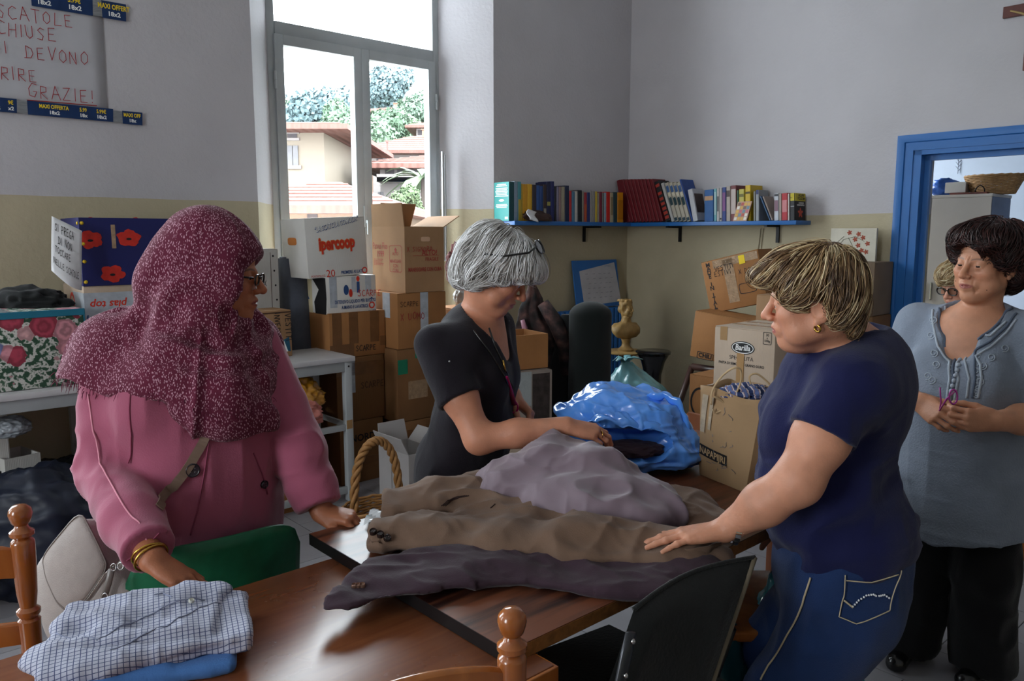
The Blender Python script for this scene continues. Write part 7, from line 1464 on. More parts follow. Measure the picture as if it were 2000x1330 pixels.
# ---------------------------------------------------------------- woman in navy top
def navy_woman():
    B = Bod((.775, 1.81), (-.96, .28)); t = person('person with short streaked blond hair, navy top and jeans, one hand on the jackets', B.o)
    Fh = Frm((.664, 1.72, 1.362), (-.90, .38, -.14), roll=.18, sc=.94)
    sh, el, wr = V(.715, 1.64, 1.178), V(.602, 1.595, .985), at_z(1416, 1034, .852)
    def torso(S, i):
        B.E(S, (0, .02, 1.13), (.18, .125, .16), .06, inf=i); B.E(S, (0, -.055, 1.15), (.165, .10, .15), .06, inf=i); B.E(S, (0, .03, .93), (.185, .155, .17), .06, inf=i); B.E(S, (0, -.02, .80), (.192, .165, .14), .06, inf=i)
        for x in (-1, 1): B.E(S, (x*.08, .105, 1.06), (.08, .075, .08), .05, inf=i)
        S.cap(B(-.14, -.02, 1.192), B(.145, -.02, 1.21), .056+i, .058+i, .06); S.cap(B(0, -.02, 1.2), B(0, .0, 1.275), .085+i, .062+i, .05)
    S = SDF(); torso(S, -.019); head(S, Fh, .6, .6, neck_to=B(0, -.015, 1.23))
    S.cap(sh, B(.02, 0, 1.2), .055, .06, .05); S.chain([sh, sh*.45+el*.55, el, el*.55+wr*.45, wr], [.060, .056, .047, .044, .029], .03)
    hd = unit(at_z(1283, 1054, .824)-wr); tips = hand(S, wr+hd*.008, hd, V(0, 0, -1)+hd*-.10, V(-.35, .75, .35), (.12, .10, .08, .12), (.10, .0, -.10, -.22), .98, (.75, .55, .12), .1)
    sh2, el2, wr2 = B(.16, -.01, 1.2), B(.235, -.03, .95), B(.235, .06, .73); S.chain([sh2, el2, wr2], [.058, .046, .03], .03); hand(S, wr2, V(0, 0, -1)+B.f*.2, -B.r, B.f, (.3, .35, .4, .4))
    reg = lambda P, e=0: np.linalg.norm(P-Fh.o, axis=1) < .19-e
    regh = lambda P, e=0: np.linalg.norm(P-(wr+hd*.07), axis=1) < .16-e
    fine = joinm(sdfmesh(S, .0022, Fh.o-.2, Fh.o+.2, reg), sdfmesh(S, .0025, wr+hd*.07-.2, wr+hd*.07+.2, regh), sdfmesh(S, .006, keep=lambda P: ~reg(P, .014) & ~regh(P, .014)))
    v, f = fine; col = facecol(Fh, 'c48a6e', 'a8625a', .4, 'a08a6a', .5)(v); rr = np.linalg.norm(v-(wr+hd*.06), axis=1); wrink = (rr < .12)*np.abs(vnoise((v-wr) @ np.stack([hd*.3, np.cross(hd, V(0, 0, 1)), V(0, 0, 1)], 1), 260, 4))*.0008
    v = v - S.grad(v)*wrink[:, None]; link('body', npmesh('body', v-np.array(t.location), f, col), SKIN, t, True, fixn=False)
    eyes(Fh, t, (0, 1, -.25)); nails(tips, t, NAIL)
    # navy T-shirt
    G = SDF(); torso(G, .0); G.cap(B(-.16, -.02, 1.165), B(.17, -.02, 1.19), .062, .064, .05)
    for a, e in ((sh, el), (sh2, el2)):
        T = SDF(); ax = unit(e-a); T.cap(a - ax*.0, a+ax*.20, .066, .080, .02); T.plane(a+ax*(.115), ax, .006); G.sub(T, .04)
    T = SDF(); T.ell(B(0, .035, 1.30), (.105, .13, .075), B.R @ rotx(-.15), .0); G.sub(T, .006, 's'); G.func(lambda P: .705 - P[:, 2] - .05*((P-B.o) @ B.f) - .03*np.sin(((P-B.o) @ B.r)*9), .004)
    NAV = cloth('navy_jersey', '121640', vs=12, var=.08, sheen=.12)
    def dsp(P):
        q = (P-B.o) @ B.R; return fold(np.stack([q[:, 0], q[:, 1], q[:, 2]*2.2+q[:, 1]*.8], 1), 9, 11, .015, (1, 1, 1))*np.clip((1.14-P[:, 2])/.14, .12, 1) + fold(P, 24, 14, .003)
    sculpt('navy_top', G, .006, NAV, t, disp=dsp); G = DS(G, dsp)
    # jeans
    J = cloth('blue_denim', '1a305a', var=.3, vs=7, bump=.3, bs=500)
    S2, o = trousers(t, B, .70, [(-.10, .10, .40), (.10, .12, .40)], [(-.10, .24, .045), (.10, .26, .045)], J, (.182, .155), .118, .085, .075, 'jeans', amp=.008)
    ST = mat('pale_stitching', 'b8a88a', rough=.8); DST = mat('denim_seam', '16264a', rough=.9)
    seam(S2, [(1585, 1128), (1570, 1180), (1540, 1240), (1502, 1300), (1488, 1328)], .0022, 'side_seam', ST, o, .004)
    pk = [(1650, 1122), (1648, 1165), (1639, 1203), (1672, 1217), (1735, 1192), (1757, 1113)]; seam(S2, pk, .0013, 'pocket_stitching', ST, o, .005); seam(S2, [(1648, 1172), (1665, 1186)], .002, 'pocket_stitching', ST, o, .005); seam(S2, [(1652, 1133), (1700, 1136), (1752, 1120)], .0014, 'pocket_stitching', ST, o, .005)
    for arc in ([(1665, 1184), (1676, 1172), (1690, 1162), (1703, 1160), (1710, 1164)], [(1714, 1163), (1724, 1161), (1738, 1170)]):
        K = traces(S2, arc)
        for a, c in zip(K[:-1], K[1:]):
            for i in range(3): b = mb(); b.ball(snap(S2, (a*(1-i/3)+c*i/3)[None], .005)[0], .0024, 6, 4); wpart('pocket_bead', b, PAPER, o)
    for x, y in ((-.10, .24), (.10, .26)): shoe(t, B, x, y, BLKFR)
    # hair
    Hs = SDF(); E = lambda c, r, k=.03, op='u', R=None: Hs.ell(Fh(*c), np.array(r)*.90, Fh.R if R is None else Fh.R @ R, k, op)
    E((0, -.022, .046), (.087, .097, .084)); E((0, -.070, -.005), (.072, .046, .060)); E((0, .045, .082), (.070, .058, .042)); E((-.01, .092, .070), (.050, .042, .026), .02); E((0, -.076, -.060), (.052, .024, .040), .025)
    for x in (-1, 1): E((x*.064, .026, .034), (.022, .042, .038), .03); E((x*.066, -.046, -.012), (.022, .026, .042), .03)
    for x in (-1, 1): E((x*.092, -.008, -.016), (.036, .027, .040), .006, 's')
    E((0, .10, -.02), (.058, .055, .060), .012, 's')
    HB = ['4f3826', '5e452e', '6e5238', '7d5f40', '8f7150', 'a88a62', 'c2aa82', 'd2be98']
    hc = np.array([lin(c) for c in HB])
    sculpt('hair', Hs, .005, HAIR, t, disp=lambda P: vnoise(Fh.inv(P)*np.array([1, .35, .6]), 60, 3)*.008, col=lambda v: np.tile(np.array(lin('5f462f')), (len(v), 1)))
    v, f = sdfmesh(Hs, .008); p = Fh.inv(v)
    def flow(p):
        w_ = np.zeros_like(p); top = p - V(.02, -.055, .12); w_[:, 0] = top[:, 0]*1.2; w_[:, 1] = top[:, 1]*1.4 + .02; w_[:, 2] = -.06 - .5*np.abs(top[:, 0]); back = p[:, 1] < -.06; w_[back, 2] -= .06; w_[back, 1] += .03; return w_
    strands('hair_locks', Hs, Fh, HAIR, t, v, flow, 4600, 8, .075, .0014, HB, 5, .008, .002, .16); strands('loose_hair', Hs, Fh, HAIR, t, v, flow, 170, 8, .07, .0009, HB, 25, .014, .0, .5)
    # ear ring, watch, ring
    b = mb(); b.tube([Fh(-.079+.004*math.cos(a), -.004+.006*math.cos(a), -.052+.008*math.sin(a)) for a in np.linspace(0, 2*PI, 15)], .0026, 6); wpart('earring', b, GOLDM, t)
    ax = unit(hd+V(0, 0, .35)); wc = wr - hd*.022+V(0, 0, .004); up = unit(V(.1, -.55, .8)-ax*(V(.1, -.55, .8) @ ax)); sd = np.cross(ax, up); b = mb()
    for i in range(22):
        a = 2*PI*i/22; c = wc + (up*.0375*math.cos(a)+sd*.0410*math.sin(a)); tt = unit(-up*.0375*math.sin(a)+sd*.0410*math.cos(a)); nn = np.cross(tt, ax); b = mb(); b.box(c, (.0085, .012, .003), np.stack([tt, ax, nn], 1)); w_ = wpart('watch_link', b, STEEL, t, False)
    fc = wc + up*.0395; b = mb(); b.lathe([(.0145, -.003), (.0145, .003), (.012, .0045)], 20, fc, np.stack([sd, ax, up], 1)); w_ = wpart('watch_case', b, STEEL, t, 40); b = mb(); b.lathe([(.0118, .0046), (.0001, .0048)], 18, fc, np.stack([sd, ax, up], 1)); wpart('watch_dial', b, PAPER, w_, False)
    rg = wr+hd*.008; k_ = rg + (hd*.108 + unit(np.cross(np.cross(hd, V(-.35, .75, .35)), hd))*-.0105)*.98; b = mb(); q1, q2 = np.cross(hd, V(0, 0, 1)), V(0, 0, 1); b.tube([k_ + V(0, 0, -.001)+(unit(q1)*math.cos(a)+q2*math.sin(a))*.0094 for a in np.linspace(0, 2*PI, 19)], .0014, 5, cap=False); wpart('ring', b, GOLDM, t)
    return G
navy_woman()
# ---------------------------------------------------------------- grey haired woman in black
def grey_woman():
    B = Bod((-.155, 2.46), (.96, -.28), lambda z: .06*max(0, (z-.8))/.4); t = person('person with grey hair and sunglasses on head, black T-shirt, bending over the jackets', B.o)
    Fh = Frm((-.042, 2.39, 1.388), (.83, -.10, -.52), sc=.95)
    sh, el, wr = V(-.225, 2.315, 1.165), V(-.095, 2.215, .912), V(.155, 2.20, .955)
    def torso(S, i):
        B.E(S, (0, .0, 1.10), (.165, .105, .17), .06, inf=i); B.E(S, (0, -.035, 1.14), (.15, .09, .14), .06, inf=i); B.E(S, (0, .02, .90), (.165, .125, .18), .06, inf=i); B.E(S, (0, -.02, .74), (.175, .14, .16), .06, inf=i)
        for x in (-1, 1): B.E(S, (x*.07, .072, 1.05), (.07, .050, .075), .05, inf=i)
        S.cap(B(-.125, -.02, 1.185), B(.125, -.02, 1.175), .052+i, .050+i, .06); S.cap(B(0, -.02, 1.19), B(0, .01, 1.26), .08+i, .055+i, .05)
    S = SDF(); torso(S, -.008); head(S, Fh, .8, .1, neck_to=B(0, -.005, 1.23))
    S.cap(sh, B(.0, 0, 1.19), .05, .055, .05); S.chain([sh, sh*.45+el*.55, el, el*.55+wr*.45, wr], [.055, .050, .041, .038, .027], .03)
    hd = unit(V(.95, .06, -.22)); tips = hand(S, wr+hd*.006, hd, V(.1, .35, -.9), V(.1, .9, .3), (.45, .5, .55, .6), (.08, .0, -.06, -.14), .96, (.7, .5, .35), .3)
    sh2, el2, wr2 = B(-.165, 0, 1.185), B(-.23, .04, .91), V(.005, 2.53, .975); S.chain([sh2, el2, wr2], [.055, .042, .027], .03); hd2 = unit(V(.55, -.35, -.55)); tips2 = hand(S, wr2, hd2, V(-.6, -.2, -.5), V(.3, -.9, .2), (.8, .85, .9, .9), (.05, .0, -.05, -.1), .96, (.6, .5, .4), .5)
    reg = lambda P, e=0: np.linalg.norm(P-Fh.o, axis=1) < .17-e
    regh = lambda P, e=0: (np.linalg.norm(P-(wr+hd*.08), axis=1) < .15-e) | (np.linalg.norm(P-(wr2+hd2*.05), axis=1) < .10-e)
    a_ = wr+hd*.08; b_ = wr2+hd2*.05; lo = np.minimum(a_-.17, b_-.12); hi = np.maximum(a_+.17, b_+.12)
    v, f = joinm(sdfmesh(S, .0024, Fh.o-.19, Fh.o+.19, reg), sdfmesh(S, .0028, lo, hi, regh), sdfmesh(S, .006, keep=lambda P: ~reg(P, .014) & ~regh(P, .014)))
    col = facecol(Fh, 'c08468', 'a05a58', .55, 'b0a498', .6)(v); link('body', npmesh('body', v-np.array(t.location), f, col), SKIN, t, True, fixn=False)
    eyes(Fh, t, (0, 1, -.5)); nails(tips, t, NAIL); nails(tips2, t, NAIL)
    G = SDF(); torso(G, .0); G.cap(B(-.13, -.02, 1.175), B(.13, -.02, 1.155), .055, .053, .06)
    for a, e in ((sh, el), (sh2, el2)):
        T = SDF(); ax = unit(e-a); T.cap(a - ax*.01, a+ax*.24, .0635, .074, .02); T.plane(a+ax*.172, ax, .006); G.sub(T, .035)
    T = SDF(); T.ell(B(0, .055, 1.27), (.128, .12, .10), B.R @ rotx(-.5), .0); T.ell(B(0, .12, 1.185), (.062, .075, .085), B.R, .03); G.sub(T, .006, 's'); G.plane(B(0, 0, .655), (0, 0, -1))
    BLK = cloth('black_jersey', '17121a', vs=14, var=.12)
    sculpt('black_top', G, .0065, BLK, t, disp=lambda P: fold(np.stack([(P-B.o) @ B.r, (P-B.o) @ B.f, P[:, 2]*1.6], 1), 9, 21, .008, (1, 1, 1))*np.clip((1.15-P[:, 2])/.2, .15, 1)+fold(P, 30, 24, .0015))
    trousers(t, B, .68, [(-.09, .03, .40), (.09, .03, .40)], [(-.09, .0, .05), (.09, .0, .05)], cloth('black_trousers', '141318'), (.168, .135), .10, .075, .07, h=.012)
    for x in (-.09, .09): shoe(t, B, x, .0, BLKFR)
    Hs = SDF(); E = lambda c, r, k=.03, op='u', R=None: Hs.ell(Fh(*c), np.array(r), Fh.R if R is None else Fh.R @ R, k, op)
    E((0, -.030, .048), (.094, .110, .088)); E((0, -.088, -.010), (.082, .055, .068)); E((0, .050, .080), (.074, .058, .040)); E((0, -.090, -.065), (.068, .034, .042)); E((0, .096, .060), (.054, .036, .028), .03)
    for x in (-1, 1): E((x*.074, .002, .022), (.024, .050, .046), .03); E((x*.072, -.045, -.030), (.028, .040, .050), .03); E((x*.058, .066, .050), (.026, .034, .030), .03)
    E((0, .108, -.030), (.078, .056, .060), .014, 's')
    HG = ['8f8a86', 'a8a4a0', 'bcb9b6', 'cccac8', 'd8d7d6', 'e4e4e4', 'eeeef0', 'f4f4f6']
    sculpt('hair', Hs, .005, HAIR, t, disp=lambda P: vnoise(Fh.inv(P)*np.array([1, .3, .6]), 50, 3)*.009, col=lambda v: np.array(lin('b4b2b0'))*np.clip(1.05+2.2*(Fh.inv(v)[:, 2:3]-.03), .45, 1.15)*np.ones((1, 3)))  # tint brightens towards the crown: window light painted into the hair
    v, f = sdfmesh(Hs, .008)
    def flow(p):
        w_ = np.zeros_like(p); tp = p - V(.0, -.04, .13); w_[:, 0] = tp[:, 0]*1.6; w_[:, 1] = tp[:, 1]*1.2+.01; w_[:, 2] = -.07-.7*np.abs(tp[:, 0]); bk = p[:, 1] < -.05; w_[bk, 2] -= .07; sd = np.abs(p[:, 0]) > .06; w_[sd, 1] -= .03; return w_
    strands('hair_locks', Hs, Fh, HAIR, t, v, flow, 4800, 9, .10, .0016, HG, 9, .010, .002, .14); strands('loose_hair', Hs, Fh, HAIR, t, v, flow, 170, 9, .10, .0009, HG, 19, .016, .0, .4)
    # sunglasses pushed up, lanyard with magenta spectacles, brooch stud
    Fg = Frm(Fh(0, .070, .128), Fh.vec(0, .55, .84), Fh.vec(0, -.84, .55)); g = mb()
    for x in (-1, 1):
        pts = [Fg(x*.034+.029*math.cos(a), .010-.006*math.cos(a)*x, .004+.021*math.sin(a)) for a in np.linspace(0, 2*PI, 25)]; g.tube(pts, .0024, 6, cap=False)
    g.tube([Fg(-.006, .012, .006), Fg(.006, .012, .006)], .003, 6)
    for x in (-1, 1): g.tube([Fg(x*.063, .006, .008), Fg(x*.090, -.02, .0), Fh(x*.110, .0, .062), Fh(x*.108, -.055, .035)], .0032, 6)
    sg = wpart('sunglasses', g, BLKFR, t)
    for x in (-1, 1): b = mb(); b.poly([Fg(x*.034+.029*math.cos(a), .010-.006*math.cos(a)*x, .004+.021*math.sin(a)) for a in np.linspace(0, 2*PI, 25)[:-1]]); wpart('lens', b, SUNL, sg, False)
    BS = SDF(); torso(BS, .002); seamset = [[(893, 592), (925, 645), (958, 690), (985, 735), (1000, 770)], [(955, 640), (968, 680), (985, 715), (1003, 760)]]
    for q in seamset:
        K = [k_-unit(ray(*p))*.016 for k_, p in zip(traces(BS, q), q) if k_[0] == k_[0]]; b = mb(); b.tube(K, .0028, 6); wpart('lanyard', b, BLKFR, t)
    k1, k2 = [trace(BS, *p)-unit(ray(*p))*.016 for p in ((990, 735), (1004, 790))]; MAG = mat('magenta_plastic', 'a8105a', rough=.12, var=0, spec=.7); b = mb(); b.tube([k1, k1*.5+k2*.5, k2], [.004, .008, .009], 8, flat=.5); hg = wpart('hanging_spectacles', b, MAG, t)
    c_ = k2; b = mb(); b.tube([c_+V(.012*math.cos(a), -.004, .018*math.sin(a)-.008) for a in np.linspace(0, 2*PI, 19)], .003, 6, cap=False); wpart('spectacle_rim', b, MAG, hg); b = mb(); b.tube([k1+V(-.012, -.003, .05), k1+V(-.004, -.004, .015)], .003, 6); wpart('gold_clasp', b, GOLDM, hg)
    p = trace(G, 878, 706); b = mb(); b.ball(p, .004, 8, 6); wpart('sleeve_stud', b, STEEL, t)
    BR = wr2 + hd2*-.012; b = mb(); sd = unit(np.cross(hd2, V(0, 0, 1))); up = np.cross(sd, hd2); b.tube([BR+(sd*math.cos(a)+up*math.sin(a))*.031 for a in np.linspace(0, 2*PI, 21)], .004, 6, cap=False); wpart('bracelet', b, STEEL, t)
    k_ = wr+hd*.006+hd*.105*.96+V(0, -.012, .0); b = mb(); sd = unit(np.cross(hd, V(0, 0, 1))); b.tube([k_+(sd*math.cos(a)+V(0, 0, 1)*math.sin(a))*.0094 for a in np.linspace(0, 2*PI, 17)], .0014, 5, cap=False); wpart('ring', b, GOLDM, t)
grey_woman()
# ---------------------------------------------------------------- woman in grey tunic
def tunic_woman():
    B = Bod((1.535, 2.58), (-.79, -.61)); t = person('person with dark hair in grey embroidered tunic and black trousers near the blue door', B.o)
    Fh = Frm((1.538, 2.55, 1.408), (-.92, -.40, -.06), roll=.05, sc=.99)
    shR, elR, wrR = B(.19, -.01, 1.17), B(.235, .02, .93), V(1.300, 2.44, .972); shL, elL, wrL = B(-.19, -.01, 1.17), B(-.235, .02, .935), V(1.455, 2.30, .945)
    def torso(S, i, d=0):
        B.E(S, (0, .0, 1.10), (.18, .12, .17), .06, inf=i); B.E(S, (0, -.04, 1.12), (.165, .10, .15), .06, inf=i); B.E(S, (0, .03, .90), (.185+d, .155+d, .19), .07, inf=i); B.E(S, (0, .0, .72), (.195+d, .165+d, .20), .07, inf=i)
        for x in (-1, 1): B.E(S, (x*.085, .10, 1.03), (.085, .075, .085), .05, inf=i)
        S.cap(B(-.15, -.02, 1.18), B(.15, -.02, 1.18), .058+i, .058+i, .06); S.cap(B(0, -.02, 1.17), B(0, .0, 1.235), .09+i, .058+i, .05)
    S = SDF(); torso(S, -.009); head(S, Fh, .9, .25, neck_to=B(0, -.01, 1.22), nr=.050)
    S.chain([shR, elR, wrR], [.058, .045, .030], .03); S.chain([shL, elL, elL*.5+wrL*.5, wrL], [.058, .047, .043, .030], .03)
    dR = unit(V(-.05, -.55, -.10)+V(.02, 0, 0)); dR = unit(V(.12, -.80, -.25)); tR = hand(S, wrR, dR, V(.8, .2, -.35), V(.3, .1, .9), (.55, .6, .65, .7), (.06, 0, -.05, -.1), .98, (.75, .35, .5), .4)
    dL = unit(V(-.92, .02, .02)); tL = hand(S, wrL, dL, V(-.2, .95, .05), V(-.1, .05, .95), (.75, .85, .95, 1.0), (.05, 0, -.05, -.1), .98, (.8, .3, .5), .45)
    reg = lambda P, e=0: np.linalg.norm(P-Fh.o, axis=1) < .20-e
    cR, cL = wrR+dR*.07, wrL+dL*.06; regh = lambda P, e=0: (np.linalg.norm(P-cR, axis=1) < .12-e) | (np.linalg.norm(P-cL, axis=1) < .12-e); lo = np.minimum(cR, cL)-.14; hi = np.maximum(cR, cL)+.14
    v, f = joinm(sdfmesh(S, .0020, Fh.o-.22, Fh.o+.22, reg), sdfmesh(S, .0028, lo, hi, regh), sdfmesh(S, .006, keep=lambda P: ~reg(P, .014) & ~regh(P, .014)))
    p = Fh.inv(v); w_ = np.zeros(len(v)); ax = np.abs(p[:, 0]); fr = p[:, 1] > .045
    w_ += fr*(p[:, 2] > .03)*(p[:, 2] < .075)*np.clip(np.sin(p[:, 2]*520+8*ax), .4, 1)*.0010                        # forehead lines
    w_ += np.exp(-((ax-.031)/.013)**2-((p[:, 2]+.0195)/.0035)**2)*fr*.0018 + np.exp(-((ax-.006)/.002)**2-((p[:, 2]-.022)/.010)**2)*fr*.0018
    w_ += np.exp(-((ax-.0215-.16*(-p[:, 2]-.04))/.003)**2)*(p[:, 2] < -.036)*(p[:, 2] > -.088)*fr*.0020 + np.exp(-((ax-.027)/.0025)**2)*(p[:, 2] < -.070)*(p[:, 2] > -.094)*fr*.0014
    v = v - S.grad(v)*w_[:, None]
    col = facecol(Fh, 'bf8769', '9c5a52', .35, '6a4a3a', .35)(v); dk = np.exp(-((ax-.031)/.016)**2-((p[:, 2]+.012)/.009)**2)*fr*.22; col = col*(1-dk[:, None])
    link('body', npmesh('body', v-np.array(t.location), f, col), SKIN, t, True, fixn=False); eyes(Fh, t, (-.12, 1, -.10)); nails(tR, t, NAIL); nails(tL, t, NAIL)
    for x, z in ((.047, -.058), (-.052, -.075)): b = mb(); b.ball(snap(S, Fh(x, .06, z)[None], .0)[0], .0018, 6, 5); wpart('mole', b, mat('mole_brown', '5a3528'), t)
    G = SDF(); torso(G, .004, .012)
    def skirt(P):
        q = (P-B.o) @ B.R; k_ = np.clip((1.0-P[:, 2])/.5, 0, 1); return np.sqrt((q[:, 0]/(.185+.035*k_))**2+((q[:, 1]-.01)/(.158+.035*k_))**2)*.165-.165
    G.cap(B(0, .01, .95), B(0, .01, .47), .165, .185, .06); G.cap(B(-.06, .01, .9), B(-.06, .01, .47), .13, .155, .06); G.cap(B(.06, .01, .9), B(.06, .01, .47), .13, .155, .06)
    for a, e, w__ in ((shR, elR, wrR), (shL, elL, wrL)):
        T = SDF(); ax_ = unit(e-a); T.cap(a-ax_*.02, e-ax_*.02, .076, .080, .03); T2 = SDF(); T2.cap(e-ax_*.03, e+(w__-e)*.5, .078, .070, .03); T2.plane(e+(w__-e)*.20, unit(w__-e), .006); T.sub(T2, .02); G.sub(T, .03)
    T = SDF(); T.ell(B(0, .07, 1.265), (.105, .135, .105), B.R @ rotx(-.35), .0); G.sub(T, .006, 's'); T = SDF(); T.ell(B(0, .15, 1.16), (.055, .10, .065), B.R, .0); G.sub(T, .02, 's')
    G.func(lambda P: .487 + .035*np.abs(((P-B.o) @ B.r))/.2*1.2 - P[:, 2], .004)
    TUN = cloth('grey_linen', '7f8897', var=.22, vs=9, bump=.35, bs=160); 
    def dsp(P):
        q = (P-B.o) @ B.R; low = np.clip((1.0-P[:, 2])/.3, 0, 1); return fold(q, 14, 31, .010, (1, 1, .18))*low + fold(np.stack([q[:, 0]*.5, q[:, 1]*.5, q[:, 2]*1.6], 1), 16, 33, .004, (1, 1, 1))*low + fold(q, 11, 37, .004, (1, 1, .5))*(1-low)
    o = sculpt('grey_tunic', G, .0055, TUN, t, disp=dsp); G = DS(G, dsp)
    EMB = cloth('embroidery_thread', '566072', bump=.4, bs=300); EML = cloth('pale_embroidery', 'a6afbb', bump=.4, bs=300)
    def emb(pix, r=.003, m=EMB, n=10): return seam(G, pix, r, 'embroidery', m, o, .0012, n)
    for off in (0, 12, 24): emb([(1846-off*1.0, 598+off*.3), (1848-off, 640), (1858-off*1.1, 672+off*.2), (1876-off*.9, 692+off*.6), (1872-off*.7, 740), (1862-off*.6, 800)], .0042, EML if off != 12 else EMB)
    for off in (0, 11, 22): emb([(1985+0*off, 600+off*1.1), (1965, 628+off), (1935, 655+off), (1905, 674+off), (1893+off*1.0, 690+off), (1893+off*1.1, 740), (1888+off, 778)], .0042, EML if off != 11 else EMB)
    emb([(1852, 600), (1856, 640), (1872, 662), (1886, 670)], .005, EMB); emb([(1976, 602), (1950, 632), (1915, 660), (1892, 670)], .005, EMB)
    for (cx_, cy_) in ((1822, 625), (1818, 655), (1824, 690), (1828, 712), (1812, 734), (1820, 742), (1920, 715), (1914, 745), (1908, 765), (1936, 698), (1962, 680)):
        c = [(cx_+(3+.55*k)*math.cos(k*.75), cy_+(3+.55*k)*.9*math.sin(k*.75)) for k in range(12)]; emb(c, .0017, EML, 3)
    for k in range(13): emb([(1851+ (k % 2)*7+.0*k, 640+k*9), (1860-(k % 2)*6, 644+k*9)], .0018, EML, 4); emb([(1908+(k % 2)*7-k*.6, 690+k*7), (1916-(k % 2)*6-k*.6, 694+k*7)], .0018, EML, 4)
    BT = mat('cloth_button', '9aa3b0', rough=.5)
    for p_ in [q_ for q_ in traces(G, [(1884-k*2.9, 672+k*10.2) for k in range(10)]) if q_[0] == q_[0]]: b = mb(); b.ball(p_ - unit(ray(1884, 700))*.003, .0075, 10, 8); wpart('button', b, BT, o)
    trousers(t, B, .72, [(-.10, .02, .40), (.10, .0, .40)], [(-.10, -.02, .035), (.12, .06, .035)], cloth('black_trousers2', '0d0d10', var=.2), (.18, .16), .105, .088, .10, h=.009, amp=.009)
    shoe(t, B, -.10, -.02, BLKFR); shoe(t, B, .12, .06, BLKFR, .2)
    Hs = SDF(); E = lambda c, r, k=.03, op='u', R=None: Hs.ell(Fh(*c), np.array(r)*1.02, Fh.R if R is None else Fh.R @ R, k, op)
    E((0, -.030, .054), (.098, .110, .086)); E((0, -.085, -.015), (.082, .052, .066)); E((-.015, .045, .092), (.078, .055, .038)); E((-.030, .082, .078), (.052, .030, .026), .03); E((.045, .070, .084), (.03, .028, .022), .03); E((0, -.080, -.06), (.062, .032, .040))
    for x in (-1, 1): E((x*.078, .008, .045), (.022, .046, .042), .03); E((x*.076, -.045, -.010), (.022, .032, .052), .03); E((x*.092, -.010, -.028), (.03, .022, .034), .008, 's')
    E((0, .112, .0), (.062, .060, .079), .012, 's')
    HD = ['2a1614', '3a1c18', '1c1010', '4a2420', '331a18', '241414']
    sculpt('hair', Hs, .005, HAIR, t, disp=lambda P: vnoise(Fh.inv(P)*np.array([1, .4, .6]), 50, 3)*.011, col=lambda v: np.tile(np.array(lin('2a1715')), (len(v), 1)))
    v, f = sdfmesh(Hs, .008)
    def flow(p):
        w_ = np.zeros_like(p); tp = p - V(-.01, -.05, .12); w_[:, 0] = tp[:, 0]*1.7; w_[:, 1] = tp[:, 1]*1.3; w_[:, 2] = -.06-.5*np.abs(tp[:, 0]); w_[p[:, 1] < -.05, 2] -= .05; return w_
    strands('hair_locks', Hs, Fh, HAIR, t, v, flow, 4600, 8, .085, .0014, HD, 12, .014, .002, .30); strands('loose_hair', Hs, Fh, HAIR, t, v, flow, 220, 8, .08, .0010, HD, 22, .018, .0, .6)
    # pink spectacles held in both hands: a thing of its own
    c = (cR+cL)/2; g = thing('pink_glasses', 'pink spectacles held in both hands of the person in grey tunic', 'glasses', c); PINK = mat('pink_plastic', 'b03a96', rough=.15, var=0, spec=.7)
    Q = lambda px, py, Y: at_y(px, py, Y)-np.array(c)
    b = mb(); b.tube([Q(1836, 757, 2.33), Q(1838, 785, 2.345), Q(1834, 805, 2.36)], .0024, 6); b.tube([Q(1832, 806, 2.36), Q(1850, 778, 2.30), Q(1868, 762, 2.285)], .0026, 6); link('temple', b, PINK, g, True)
    b = mb(); b.tube([Q(1862+8*math.cos(a), 775+14*math.sin(a), 2.275) for a in np.linspace(0, 2*PI, 21)], .0028, 6, cap=False); r_ = link('rim', b, PINK, g, True); b = mb(); b.poly([Q(1862+8*math.cos(a), 775+14*math.sin(a), 2.275) for a in np.linspace(0, 2*PI, 21)[:-1]]); link('lens', b, LENS, r_, fixn=False)
tunic_woman()
